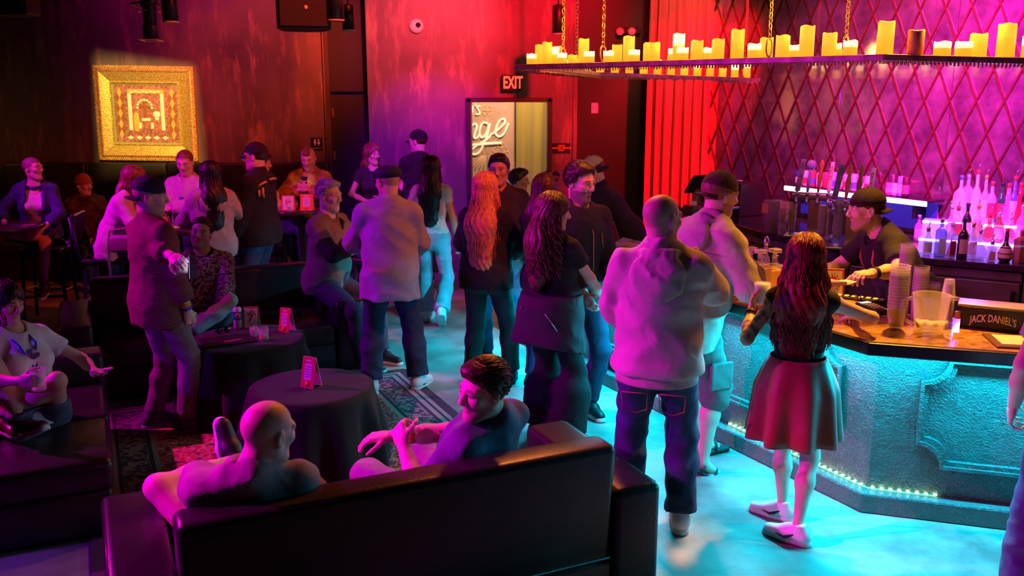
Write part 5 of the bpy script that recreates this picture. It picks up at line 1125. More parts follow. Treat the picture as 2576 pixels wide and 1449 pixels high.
def WY_(px, py, Y, loc, rz): return loc_of(tuple(depth(px, py, Y)), loc, rz)

# --- front sofa: bald man, leg crossed
l, a = uvl(.47, 3.62), R(25)
p = Person(l, a, 1.78, pelvis=(0, 0, .42), lean=-30, twist=-6, head=(-62, -6, 4), neck=.5, skin='fair', scalp=(.10, .06, .05, .22), beard=.25, build=1.05, hands={-1: loc_of(tuple(uv(.40, 4.0, .70)), l, a), 1: (.30, .22, .55)}, elb={-1: (-1, -.1, -.35), 1: (1, -.3, -.2)}, feet={-1: loc_of(tuple(uv(.52, 4.12, .56)), l, a), 1: (.16, .52, 0)}, knees={-1: (-1, 0, .5), 1: (.1, 1, .4)}, toe=(70, 0), footyaw=(20, 0), curl=(.45, .4), palm=((.3, .5, -.9), None), label='bald man in mauve tee on the front sofa, ankle crossed on his knee')
p.top(C_MAUVE, .026, .66, hem=-.04, wr=.012, seed=4, sc=28, flare=.02); p.pants(cl('grey_jeans', (.06, .07, .17), var=.2), .016, 1.95, wr=.006); p.shoes(S_BLK, S_SOLE); p.collar(C_MAUVE, .068)
# --- front sofa: dark haired man gesturing
l, a = uvl(1.43, 3.72), R(48)
p = Person(l, a, 1.80, pelvis=(0, 0, .40), lean=-26, twist=8, head=(80, -4, -6), neck=.5, skin='fair', beard=.22, build=1.02, jaw=1.05, hands={1: W(935, 1105, .76, l, a), -1: W(1015, 1120, .78, l, a)}, elb={1: (.4, -.3, -.6), -1: (-.6, -.2, -1)}, feet={-1: (-.10, .50, 0), 1: (.22, .55, 0)}, knees={-1: (-.25, 1, .6), 1: (.3, 1, .5)}, curl=(.75, .35), palm=((.9, .3, 0), (0, .1, -1)), label='dark haired man in slate purple tee on the front sofa, pointing as he talks')
p.top(C_PURP, .026, .75, hem=-.04, wr=.011, seed=6, sc=28, flare=.016); p.pants(cl('pale_grey_jeans', (.30, .27, .30), var=.2), .015); p.shoes(S_BLK, S_SOLE); p.hair('short', H_BRN, vol=1.5, fringe=.068, strands=260); p.collar(C_PURP, .068)
p.band(B_BLU, 1, .80, .034); p.band(B_YEL, 1, .66, .036); p.band(mat('gold_print', (.7, .25, .02), .5), 1, .61, .036, .01)
# --- woman with lanyard on the left sofa
l, a = uvl(-.36, 5.66), R(-125)
p = Person(l, a, 1.66, 'f', pelvis=(0, 0, .48), lean=-20, head=(6, -10, 0), skin='tan', hands={1: (.20, .26, .80), -1: (-.27, .16, .72)}, elb={1: (.8, -.4, -.6), -1: (-.8, -.4, -.5)}, feet={1: W(60, 1105, .45, l, a), -1: W(15, 1085, .45, l, a)}, knees={1: (.6, 1, .5), -1: (-.9, .8, .5)}, curl=(.15, .75), palm=((0, -.2, 1), (-1, .3, 0)), toe=(0, 25), label='woman with long dark hair and lanyard sitting on the sofa at the picture edge')
p.top(C_WHITE, .016, .55, hem=-.03, wr=.005); p.pants(cl('slate_jeans', (.10, .10, .17), var=.2), .016); p.shoes(S_BRN, S_SOLE); p.hair('long', H_BLK, length=.40, strands=70, width=.095, seed=8)
mobj('lanyard', tube([p.tp(-.06, -.03, .58), p.tp(-.05, .125, .44), p.tp(0, .145, .26), p.tp(.05, .125, .44), p.tp(.06, -.03, .58)], .007, 6), B_BLU, p.root); mobj('badge', box(.09, .006, .13, bev=.003), C_WHITE, p.root, loc=p.tp(0, .155, .17))
mobj('shirt_print', join_me([box(.05, .004, .05, (-.03, 0, .02)), box(.04, .004, .07, (.03, 0, -.02)), box(.03, .004, .03, (.0, 0, .06))]), cl('violet_print', (.10, .05, .16)), p.root, loc=p.tp(.02, .142, .33)); LAD = p
# --- standing man in maroon check shirt
l, a = (-2.40, 6.05, 0), R(-42)
p = Person(l, a, 1.75, head=(-32, -6, 0), skin='fair', beard=.45, beardcol=(.20, .16, .15), scalp=(.10, .07, .05, .5), build=1.08, hands={1: (.20, .10, .86), -1: W(462, 668, 1.24, l, a)}, elb={1: (1, -.5, 0), -1: (-.7, -.1, -1)}, feet={-1: (-.13, -.04, 0), 1: (.14, .06, 0)}, footyaw=(4, -26), curl=(.62, .6), palm=((.9, 0, -.2), None), label='standing man in maroon check shirt and backward dark cap by the far sofa')
p.top(C_PLA, .024, 1.68, hem=-.14, wr=.006, seed=9, flare=.010); p.pants(C_TAUPE, .016, 1.95, hem=.068, wr=.006, waist=-.04); p.shoes(S_PUR, mat('grey_sole', (.35, .32, .4), .7), stripe=S_SOLE); p.cap(C_NAVY, True); p.collar(C_PLA, .072); p.band(B_YEL, 1, .82, .034); p.band(B_BLU, 1, .92, .032); CHK = p
# --- floral shirt man on the far sofa
l, a = uvl(1.02 - .22, 7.72), R(195)
p = Person(l, a, 1.78, pelvis=(0, 0, .47), lean=-22, head=(-6, 8, -10), skin='tan', beard=.3, brow=(.06, .04, .03), build=1.05, hands={1: (.20, .28, .62), -1: (-.16, .30, .62)}, elb={1: (1, -.3, -.3), -1: (-1, -.3, -.3)}, feet={1: (.12, .58, 0), -1: (.10, .52, .40)}, knees={1: (.2, 1, .5), -1: (-.55, .8, .75)}, toe=(30, 0), label='man in floral shirt sitting on the far sofa with legs crossed')
p.top(C_FLO, .024, 1.9, hem=-.05, wr=.005, seed=12, neck=.085, drop=.04, front=.06); p.pants(cl('faded_jeans', (.42, .40, .48), var=.2), .016); p.shoes(S_BLK, S_SOLE); p.hair('short', H_BRN, vol=.9, fringe=.09, strands=120); p.top(C_BLK, .010, .3, hem=.1, wr=0, name='undershirt', neck=.062)
# --- grey haired man perched on the sofa's arm, forearm in a cast
l, a = (-1.60, 7.70, 0), R(-112)
p = Person(l, a, 1.80, pelvis=(0, 0, .72), lean=6, head=(-6, -4, 0), skin='fair', beard=.55, beardcol=(.55, .50, .48), brow=(.3, .27, .25), build=1.22, hands={1: (.06, .42, 1.06), -1: (-.16, .34, 1.0)}, elb={1: (.9, -.4, -.7), -1: (-.9, -.2, -.6)}, feet={1: (.14, .42, 0), -1: (-.16, .44, 0)}, knees={1: (.3, 1, .4), -1: (-.3, 1, .4)}, curl=(.6, .7), label='grey haired man with goatee and white arm cast perched on the sofa arm')
p.top(C_GTEE, .020, .55, hem=-.08, wr=.010, seed=14, sc=28, flare=.012); p.pants(cl('plum_trousers', (.06, .045, .09)), .018); p.shoes(S_BLK, S_SOLE); p.hair('short', H_GRY, vol=1.1, fringe=.088, strands=140); p.collar(C_GTEE, .066)
F = Field(.011); F.cone(p.el[1] + (p.sh[1] - p.el[1]) * .45, p.el[1], .070, .066, .03, capa=True); F.cone(p.el[1], p.el[1] + (p.wr[1] - p.el[1]) * .55, .064, .058, .03, capb=True); p.put('arm_sling', F, C_BLK)
F = Field(.011); F.cone(p.el[1] + (p.wr[1] - p.el[1]) * .52, p.wr[1] + (p.wr[1] - p.el[1]) * .18, .050, .046, .02, capa=True, capb=True); p.put('cast', F, mat('plaster_white', (.82, .78, .78), .7))
mobj('sling_strap', tube([p.tp(.12, .12, .12), p.tp(.06, .150, .34), p.tp(-.05, .10, .52), p.tp(-.08, -.03, .56)], .018, 6), C_BLK, p.root)
# --- flat cap man
l, a = (-.94, 6.92, 0), R(8)
p = Person(l, a, 1.77, head=(34, -6, 0), skin='fair', beard=.3, build=1.10, hands={-1: (-.16, .30, 1.06), 1: (.16, .32, 1.04)}, elb={-1: (-1, -.5, -.5), 1: (.8, -.5, -.6)}, feet={-1: (-.17, -.04, 0), 1: (.20, .02, 0)}, footyaw=(15, -30), scalp=(.08, .05, .04, .5), label='man in flat cap and blue grey shirt standing with his back turned')
p.top(C_BGREY, .030, 1.9, hem=-.17, wr=.010, seed=16, hemflare=.012, sc=26); p.pants(C_JEAN2, .022, 1.95, hem=.085, wr=.008, seed=3, waist=-.05); p.shoes(S_WHT, S_SOLE, stripe=S_BLK); p.cap(C_NAVY, False, None, 'flat', name='flat_cap'); p.collar(C_BGREY, .074)
# --- walking woman in pale jeans
l, a = (-.80, 9.10, 0), R(-6)
p = Person(l, a, 1.69, 'f', res=1.2, skin='tan', hands={-1: (-.24, .16, .95), 1: (.27, -.02, .84)}, feet={-1: (-.09, .10, 0), 1: (.12, -.22, .09)}, toe=(0, -40), label='woman with very long black hair in white top and pale jeans walking away')
p.top(C_WHITE, .014, .42, hem=.06, wr=.005); p.pants(C_LJEAN, .012, 1.97, hem=.072, wr=.004, flare=.014, waist=.11); p.shoes(S_WHT, S_SOLE); p.hair('long', H_BLK, length=.50, strands=60, width=.105, seed=21)
# --- strawberry blonde woman
l, a = (-.20, 7.10, 0), R(-14)
p = Person(l, a, 1.69, 'f', build=1.12, skin='fair', hands={-1: (-.12, .30, 1.02), 1: (.14, .30, 1.02)}, elb={-1: (-1, -.3, -.6), 1: (1, -.3, -.6)}, feet={-1: (-.13, 0, 0), 1: (.18, .08, 0)}, head=(-10, 0, 0), label='woman with very long strawberry blonde hair all in black')
p.top(C_BLK, .030, 1.9, hem=-.08, wr=.007, seed=18, name='jacket'); p.pants(cl('black_green_trousers', (.022, .03, .03)), .016, 1.95, hem=.072); p.shoes(S_BLK, S_DKS); p.hair('long', H_STR, length=.56, strands=260, width=.125, seed=22, vol=1.15)
# --- man behind her
l, a = (-.11, 7.66, 0), R(172)
p = Person(l, a, 1.80, res=1.2, skin='tan', head=(0, -2, 0), label='dark haired man in black hoodie half hidden behind the strawberry blonde woman')
p.top(C_BLK2, .028, 1.9, hem=-.1); p.pants(C_JEAN2); p.shoes(S_BLK, S_SOLE); p.hair('short', H_BLK, vol=1.15, fringe=.074); p.hood(C_BLK2)
# --- woman in profile by the doorway
l, a = (.07, 9.20, 0), R(-95)
p = Person(l, a, 1.55, 'f', res=1.4, skin='tan', head=(0, -4, 0), label='short woman with dark curly hair in profile at the lounge doorway')
p.top(C_BLK2, .02, 1.9); p.pants(C_JEAN2); p.shoes(S_BLK, S_DKS); p.hair('short', H_BLK, vol=1.7, fringe=.07)
# --- dark haired woman with sunglasses pushed up
l, a = (.26, 6.92, 0), R(-25)
p = Person(l, a, 1.70, 'f', res=1.15, skin='fair', head=(-8, 0, 0), hands={-1: (-.1, .3, 1.0), 1: (.14, .3, 1.0)}, label='woman with straight dark hair and sunglasses pushed up on her head')
p.top(C_BLK2, .018, 1.9); p.pants(C_JEAN2); p.shoes(S_BLK, S_DKS); p.hair('long', H_BRN, length=.34, strands=50, width=.10, seed=25)
gl = mobj('sunglasses', tube([p.hp(-.10, -.01, .085), p.hp(-.085, .06, .115), p.hp(0, .085, .118), p.hp(.085, .06, .115), p.hp(.10, -.01, .085)], .006, 6), S_BLK, p.root)
for sd in (-1, 1): mobj('lens', lathe([(.028, -.003), (.028, .003), (0, .005)], 14), mat('dark_lens', (.01, .01, .02), .05, coat=1), gl, loc=p.hp(sd * .038, .078, .125), rot=(R(-35), 0, 0))
# --- curly haired woman
l, a = (.27, 5.88, 0), R(-38)
p = Person(l, a, 1.66, 'f', build=1.15, skin='fair', head=(-42, -6, 0), hands={-1: (-.10, .30, .98), 1: (.20, .36, .88)}, elb={-1: (-1, -.4, -.5), 1: (1, -.3, -.5)}, curl=(.5, .6), label='woman with long curly brown hair, black tee and jacket tied at her waist')
p.top(C_BLK, .020, .5, hem=.02, wr=.005, seed=30, flare=.014); p.pants(C_BLK, .02, 1.98, hem=.125, wr=.006, flare=.02); p.shoes(S_BLK, S_DKS); p.hair('long', H_CUR, length=.42, strands=300, curly=.020, width=.14, seed=31, vol=1.3)
F = Field(.012); F.cone((0, -.01, 1.00), (0, -.03, .93), .20, .23, .04, np.array([0, 1., 0]), .85); F.cone((0, -.02, .93), (0, -.06, .66), .215, .275, .05, np.array([0, 1., 0]), .72, capb=True); F.cut(wrinkle(.010, 33, .6, 26)); F.cut(lambda f, X, Y, Z: np.maximum(f, np.maximum(Z - 1.02, np.where((Y > .06) & (np.abs(X) < .12), .95 - Z, -1)))); j = p.put('tied_jacket', F, C_BLK2)
mobj('zip', tube([(-.20, -.14, .86), (-.09, -.22, .95)], .004, 5), MATS['steel'], j); mobj('zip', tube([(.10, -.225, .93), (.17, -.19, .82)], .004, 5), MATS['steel'], j)
# --- bearded man facing the room
l, a = (.47, 6.32, 0), R(-150)
p = Person(l, a, 1.82, head=(14, -8, 0), skin='fair', beard=.68, beardcol=(.07, .03, .02), brow=(.09, .05, .03), build=1.05, hands={-1: (-.12, .28, .98), 1: (.14, .28, .98)}, label='bearded man with brushed back hair in black zip jacket, watching the bar')
p.top(C_BLK2, .026, 1.9, hem=-.1, name='jacket', seed=35); p.pants(C_JEAN2); p.shoes(S_BLK, S_SOLE); p.hair('short', H_BRN, vol=1.7, sweep=.3, fringe=.088, strands=220); p.collar(C_BLK2, .074)
mobj('zip', tube([p.tp(0, .155, -.02), p.tp(0, .172, .2), p.tp(0, .165, .40), p.tp(0, .10, .52)], .004, 6), mat('copper_zip', (.8, .35, .08), .3, .8), p.root); mobj('pocket_zip', tube([p.tp(-.09, .150, .30), p.tp(-.07, .158, .40)], .005, 6), MATS['copper_zip'], p.root)
# --- man in cream cap at the far end of the bar
l, a = (1.12, 8.62, 0), R(84)
p = Person(l, a, 1.80, lean=32, head=(4, -22, 0), skin='fair', hands={-1: (-.10, .52, 1.14), 1: (.18, .46, 1.22)}, elb={-1: (-1, -.2, -.6), 1: (1, -.2, -.4)}, res=1.15, curl=(.5, .3), label='man in cream cap bending over the far end of the bar')
p.top(C_BLK, .026, 1.75, hem=-.08, name='jacket', seed=38); p.pants(C_JEAN2); p.shoes(S_BLK, S_SOLE); p.hair('short', H_BRN, vol=.9); p.cap(cl('cream_twill', (.72, .58, .40)), True, C_NAVY)
# --- bald man in cream hoodie
l, a = (.76, 4.60, 0), R(-14)
p = Person(l, a, 1.80, head=(-40, -2, 0), skin='fair', scalp=(.12, .07, .06, .35), beard=.3, build=1.12, hands={1: (.10, .27, 1.47), -1: (-.10, .25, 1.02)}, elb={1: (.75, .25, -1), -1: (-1, -.35, -.4)}, feet={-1: (-.14, -.05, 0), 1: (.15, .0, 0)}, curl=(.5, .75), palm=(None, (-1, .2, 0)), label='bald man in cream hoodie and jeans drinking with his back turned')
p.top(C_CREAM, .036, 1.92, hem=-.05, wr=.014, seed=40, name='hoodie', sc=25, fz=2.2); p.hood(C_CREAM, 1.12); p.pants(C_JEAN, .022, 1.97, hem=.086, wr=.009, seed=8, waist=.0); p.shoes(S_WHT, S_SOLE); HOO = p; p.cuffs(cl('cream_rib', (.58, .44, .42), bs=240), .95)
F = Field(.011); F.cone(p.pp(0, -.012, -.03), p.pp(0, -.012, -.105), .222, .214, .02, np.array([0, 1., 0]), .80, capa=True, capb=True); p.put('rib_hem', F, cl('cream_rib', (.60, .42, .38), bs=240))
for sd in (-1, 1):
    q = [p.pp(sd * .092 + x, -.172 + .35 * abs(z + .125), z) for x, z in ((-.065, -.125), (.065, -.125), (.06, -.22), (0, -.25), (-.06, -.22))]; q.append(q[0]); mobj('pocket_stitching', tube([Vector(v) + Vector((0, .01 if abs(i - 3) < 1 else 0, 0)) for i, v in enumerate(q)], .0035, 5), cl('rust_thread', (.35, .15, .06)), p.root)
# --- man in stone denim jacket at the bar
l, a = (1.06, 5.38, 0), R(-66)
p = Person(l, a, 1.86, lean=17, head=(-4, -10, 0), skin='fair', beard=.4, beardcol=(.2, .12, .07), scalp=(.12, .07, .04, .7), build=1.2, hands={1: loc_of((1.46, 5.44, 1.25), l, a), -1: (-.16, .40, 1.12)}, elb={1: (.9, -.2, -1), -1: (-1, -.2, -.5)}, feet={1: (.12, .08, 0), -1: (-.14, .24, 0)}, toe=(0, -30), footyaw=(-4, -10), knees={1: (.1, 1, 0), -1: (-.1, 1, 0)}, curl=(.5, .65), palm=(None, (-.2, 0, -1)), label='man in stone denim jacket, shorts and backward cap reaching across the bar')
p.top(C_STONE, .034, 1.70, hem=-.15, wr=.014, seed=44, name='jacket', sc=25, flare=.014, fz=1.8); p.hood(C_GREY, 1.08); p.pants(C_CARGO, .030, 1.12, hem=.085, wr=.008, name='shorts', flare=.012, waist=-.05); p.shoes(S_BLK, S_DKS, sandal=True); p.cap(cl('olive_cap', (.06, .035, .018)), True); p.hair('short', H_LBR, vol=.9, fringe=.06); DEN = p; p.cuffs(C_STONE, .72, .20, .034, 'rolled_cuff')
mobj('yoke_seam', tube([p.tp(-.17, -.150, .40), p.tp(-.08, -.168, .38), p.tp(.08, -.168, .38), p.tp(.17, -.150, .40)], .005, 5), cl('dark_seam', (.16, .13, .10)), p.root)
for sd in (-1, 1):
    k_ = p.hip[sd] + (p.kn[sd] - p.hip[sd]) * .72; mobj('cargo_pocket', box(.03, .16, .17, bev=.012), C_CARGO, p.root, loc=k_ + np.array([sd * .105, 0, 0]))
# --- red haired woman in rust skirt
l, a = (1.47, 4.52, 0), R(-22)
p = Person(l, a, 1.59, 'f', build=1.05, lean=9, skin='fair', head=(-4, -4, 0), tattoo=True, hands={-1: (-.27, .20, 1.17), 1: loc_of((1.86, 4.80, 1.12), l, a)}, elb={-1: (-.4, -.6, -1), 1: (1, -.35, -.15)}, feet={1: (.06, -.10, 0), -1: (-.04, .16, 0)}, footyaw=(75, 70), knees={1: (.25, 1, 0), -1: (0, 1, 0)}, curl=(.55, .3), palm=((1, .1, 0), (0, 0, -1)), label='red haired woman in black crop top and rust skirt leaning on the bar')
p.top(C_BLK, .008, .0, hem=.115, wr=.002, name='crop_top', neck=.12, drop=.03); p.shoes(S_WHT, S_SOLE); p.hair('long', H_RED, length=.48, strands=300, curly=.009, width=.12, seed=47, vol=1.2)
n, rows, v, f = 120, 14, [], []
for j in range(rows):
    u = j / (rows - 1); z = .985 - u * .43
    for i in range(n):
        t = 6.283 * i / n; pl = math.sin(t * 9 + .6 * math.sin(t * 2)) ; rad = .128 + .056 * min(1, u * 2.6) ** .8 + .022 * u + .030 * pl * u ** 1.1; v.append((rad * math.cos(t) * 1.06, rad * math.sin(t) * (.96 + .06 * u) - .035 + .02 * (1 - u), z))
for j in range(rows - 1):
    for i in range(n): f.append((j * n + i, j * n + (i + 1) % n, (j + 1) * n + (i + 1) % n, (j + 1) * n + i))
o = mobj('skirt', pydata(v, f, True), C_RUST, p.root); sm = o.modifiers.new('thickness', 'SOLIDIFY'); sm.thickness = .004
for sd in (-1, 1):   # dark mark on the shoe's side
    y = np.array([-math.sin(p.fy[sd]), math.cos(p.fy[sd]), 0]); x = np.array([y[1], -y[0], 0]); A_ = p.an[sd] - np.array([0, 0, .085 * p.s])
    for sx in (-1, 1): mobj('side_mark', tube([A_ + y * .10 + x * sx * .043 + np.array([0, 0, .040]), A_ + y * .055 + x * sx * .047 + np.array([0, 0, .033]), A_ + y * .03 + x * sx * .046 + np.array([0, 0, .043]), A_ + y * -.01 + x * sx * .042 + np.array([0, 0, .066])], .006, 5, rad=[.002, .008, .009, .002]), S_BLK, p.root)
p.band(S_BLK, -1, .80, .029, .022, 'watch'); SKT = p
# --- bartender
l, a = (2.66, 5.86, 0), R(92)
p = Person(l, a, 1.80, lean=32, head=(-6, -6, 0), neck=.2, skin='fair', beard=.45, beardcol=(.06, .035, .025), build=1.08, hands={-1: loc_of(tuple(depth(2190, 688, 5.28)), l, a), 1: (.16, .62, 1.10)}, elb={-1: (-.9, -.3, -.6), 1: (1, -.2, -.6)}, curl=(.55, .4), palm=((0, .2, -1), None), label='bartender in black shirt and backward cap leaning over the bar')
p.top(C_BLK, .024, .75, hem=-.10, wr=.006, seed=50, neck=.075, front=.03); p.pants(C_BLK2, .016); p.shoes(S_BLK, S_DKS); p.hair('short', H_BRN, vol=.8); p.cap(cl('plum_cap', (.014, .006, .010)), True); p.collar(C_BLK, .078); p.top(cl('grey_undershirt', (.30, .29, .27)), .010, .2, hem=.2, wr=.0, name='undershirt', neck=.060); p.band(S_BLK, -1, .86, .034, .024, 'watch')
F = Field(.012); p.torso(F, .034); o_ = p.tp(0, 0, .3); Tm = p.TT
def apr(f, X, Y, Z):
    px, py, pz = X - o_[0], Y - o_[1], Z - o_[2]; lx = px * Tm[0, 0] + py * Tm[1, 0] + pz * Tm[2, 0]; ly = px * Tm[0, 1] + py * Tm[1, 1] + pz * Tm[2, 1]; lz = px * Tm[0, 2] + py * Tm[1, 2] + pz * Tm[2, 2]
    return np.maximum(f, np.maximum(np.maximum(.035 - ly, lz - .06), np.abs(lx) - .13))
F.cut(apr); p.put('apron', F, cl('slate_apron', (.07, .08, .10)))
for sd in (-1, 1): mobj('apron_strap', tube([p.tp(sd * .085, .148, .34), p.tp(sd * .09, .135, .44), p.tp(sd * .085, .06, .535), p.tp(sd * .06, -.07, .53)], .010, 5), mat('tan_leather', (.45, .18, .05), .5), p.root)
BRT = p
# --- person cut off by the right edge
l, a = (2.50, 3.80, 0), R(-18)
p = Person(l, a, 1.78, skin='fair', hands={-1: (-.26, .06, .92)}, feet={-1: (-.22, -.22, 0), 1: (.12, .1, 0)}, label='person in jeans mostly cut off by the picture edge beside the bar')
p.top(cl('lilac_tee', (.42, .34, .42)), .02, .6); p.pants(C_JEAN, .020, 1.95, hem=.085, wr=.009); p.shoes(S_WHT, S_SOLE); p.hair('short', H_BRN)
# --- woman in denim jacket on the stool
l, a = (-4.84, 9.30, 0), R(-164)
p = Person(l, a, 1.68, 'f', res=1.4, pelvis=(0, 0, .87), lean=4, head=(62, 2, 0), skin='fair', scalp=(.06, .03, .03, .75), hands={-1: (-.08, .30, .98), 1: (.24, .30, 1.02)}, elb={-1: (-1, -.2, -.3), 1: (1, -.2, -.3)}, feet={-1: (-.06, .40, .34), 1: (-.20, .36, .78)}, knees={-1: (-.1, 1, .5), 1: (1, .6, .35)}, toe=(-10, 10), footyaw=(0, 60), curl=(.3, .4), label='woman with cropped hair in denim jacket sitting on a bar stool')
p.top(C_WHITE, .010, .0, hem=-.02, wr=.003, neck=.09, drop=.05); p.top(C_DEN, .026, 1.6, hem=-.03, wr=.007, opening=.075, name='jacket', seed=53); p.pants(cl('black_shorts', (.03, .03, .05)), .014, .5, name='shorts'); p.shoes(S_BLK, S_SOLE, high=.03); p.collar(C_DEN, .078)
# --- child in rust beanie
l, a = (-5.12, 10.95, 0), R(-140)
p = Person(l, a, 1.62, res=1.5, pelvis=(0, 0, .56), head=(25, -2, 0), skin='fair', hands={-1: (-.1, .3, .62), 1: (.1, .3, .62)}, feet={-1: (-.12, .52, 0), 1: (.12, .52, 0)}, knees={-1: (-.1, 1, .5), 1: (.1, 1, .5)}, label='young person in rust beanie and dark camouflage jacket sitting on the booth bench')
p.top(C_CAMO, .034, 1.9, hem=-.04, name='jacket'); p.pants(C_JEAN); p.shoes(S_BRN, S_SOLE); p.cap(cl('rust_knit', (.36, .10, .03), bs=80, b=.5), kind='beanie', name='beanie'); p.hood(C_CAMO)
# --- woman in blush blouse
l, a = (-3.86, 8.72, 0), R(-82)
p = Person(l, a, 1.68, 'f', res=1.3, pelvis=(0, 0, .86), lean=22, head=(-2, -2, 0), neck=.2, skin='fair', hands={1: (.10, .46, 1.10), -1: (-.1, .48, 1.10)}, elb={1: (1, -.3, -.8), -1: (-1, -.3, -.8)}, feet={-1: (-.12, .34, .32), 1: (.12, .34, .32)}, knees={-1: (-.1, 1, .5), 1: (.1, 1, .5)}, label='woman with wavy light brown hair in loose blush blouse leaning over the high table')
p.top(C_PINK, .030, 1.9, hem=-.12, wr=.009, hemflare=.03, name='blouse', seed=57); p.pants(C_JEAN, .014); p.shoes(S_BRN, S_SOLE); p.hair('long', H_LBR, length=.30, strands=60, curly=.006, width=.10, seed=58)
# --- man with folded arms behind the table
l, a = (-3.50, 9.98, 0), R(172)
p = Person(l, a, 1.80, res=1.3, pelvis=(0, 0, .84), lean=8, head=(10, -18, 0), skin='fair', scalp=(.12, .06, .03, .5), beard=.2, build=1.15, hands={1: (-.10, .26, 1.14), -1: (.10, .29, 1.10)}, elb={1: (1, .1, -.5), -1: (-1, .1, -.5)}, feet={-1: (-.14, .34, .30), 1: (.14, .34, .30)}, knees={-1: (-.2, 1, .4), 1: (.2, 1, .4)}, label='balding man in pale printed sweatshirt with folded arms behind the high table')
p.top(cl('pale_grey_jersey', (.55, .50, .46)), .024, 1.9, hem=-.06, wr=.006, seed=60); p.pants(C_JEAN2); p.shoes(S_BLK, S_SOLE); p.hair('buzz', H_LBR, fringe=.085)
for i, (c_, x_, z_) in enumerate((((.7, .12, .02), -.03, .34), ((.8, .35, .03), .04, .33), ((.05, .1, .3), .0, .37))): mobj('shirt_print', box(.06, .004, .045, bev=.002), mat('print_%d' % i, c_, .6), p.root, loc=p.tp(x_, .166 - abs(x_) * .1, z_))
# --- woman in grey hoodie
l, a = (-2.84, 8.62, 0), R(24)
p = Person(l, a, 1.67, 'f', res=1.2, skin='olive', head=(14, -4, 0), hands={-1: (-.14, .32, 1.04), 1: (.2, .25, 1.0)}, elb={-1: (-1, -.3, -.6), 1: (1, -.4, -.5)}, label='woman with long black hair in grey hoodie, back turned by the high table')
p.top(C_GREY, .032, 1.9, hem=-.10, wr=.008, seed=62, name='hoodie'); p.hood(C_GREY); p.pants(C_JEAN2); p.shoes(S_WHT, S_SOLE); p.hair('long', H_BLK, length=.46, strands=60, width=.10, seed=63)
# --- man in dark jacket with lettering
l, a = (-2.50, 8.98, 0), R(78)
p = Person(l, a, 1.82, res=1.2, skin='fair', build=1.2, head=(6, -2, 0), hands={-1: (-.20, .16, .88), 1: (.24, .1, .88)}, elb={-1: (-.6, -1, 0)}, curl=(.6, .5), label='man in cap and dark jacket with gold lettering, facing the high table')
p.top(C_BLK, .034, 1.85, hem=-.10, name='jacket', wr=.007, seed=66); p.pants(C_JEAN, .020, hem=.085); p.shoes(S_WHT, S_SOLE); p.cap(C_BLK, False, C_NAVY); p.hair('short', H_BRN, vol=.7); p.top(cl('violet_tee', (.10, .06, .30)), .012, .2, hem=.1, wr=0, name='tee', neck=.062)
mg = mat('gold_print2', (.62, .36, .14), .6)
for i, pts in enumerate((((-.10, -.135, .50), (-.14, -.120, .49), (-.175, -.085, .46)), ((-.155, -.125, .45), (-.165, -.128, .40), (-.16, -.132, .36)), ((-.185, -.10, .43), (-.195, -.105, .37)), ((-.05, -.145, .515), (.03, -.15, .52), (.09, -.14, .51)))):
    mobj('jacket_trim', tube([p.tp(x, y - .012, z) for x, y, z in pts], .012, 6), mg, p.root)
# --- woman with hair tied up behind him
l, a = (-2.83, 10.42, 0), R(-50)
p = Person(l, a, 1.66, 'f', res=1.5, pelvis=(0, 0, .84), skin='fair', head=(-10, -8, 0), hands={-1: (-.1, .3, 1.06), 1: (.1, .3, 1.06)}, feet={-1: (-.1, .34, .3), 1: (.3, .3, .3)}, knees={-1: (-.2, 1, .4), 1: (.8, .8, .4)}, label='woman with brown hair tied up, almost hidden behind the man in dark jacket')
p.top(C_WHITE, .018, 1.9); p.pants(C_JEAN, .014); p.shoes(S_WHT, S_SOLE); p.hair('short', H_BRN, vol=1.2, fringe=.07); F = Field(.01); F.ell(p.hp(0, -.10, .09), (.045, .04, .042)); p.put('hair_bun', F, H_BRN)
# --- man with mohawk and phone
l, a = (-2.36, 10.82, 0), R(176)
p = Person(l, a, 1.78, res=1.25, pelvis=(0, 0, .84), lean=10, head=(4, -20, 0), skin='fair', beard=.35, beardcol=(.18, .09, .05), scalp=(.12, .06, .03, .35), hands={-1: (-.045, .34, 1.22), 1: (.045, .34, 1.22)}, elb={-1: (-1, .1, -.6), 1: (1, .1, -.6)}, feet={-1: (-.14, .30, .30), 1: (.14, .30, .30)}, knees={-1: (-.2, 1, .4), 1: (.2, 1, .4)}, curl=(.65, .65), palm=((.6, -.8, .2), (-.6, -.8, .2)), label='man with short mohawk in mustard camouflage hoodie looking at his phone')
p.top(C_MUST, .032, 1.9, hem=-.06, name='hoodie', wr=.008); p.hood(C_MUST, 1.1); p.pants(C_JEAN2); p.shoes(S_BLK, S_SOLE); p.hair('mohawk', H_LBR); PHN = p
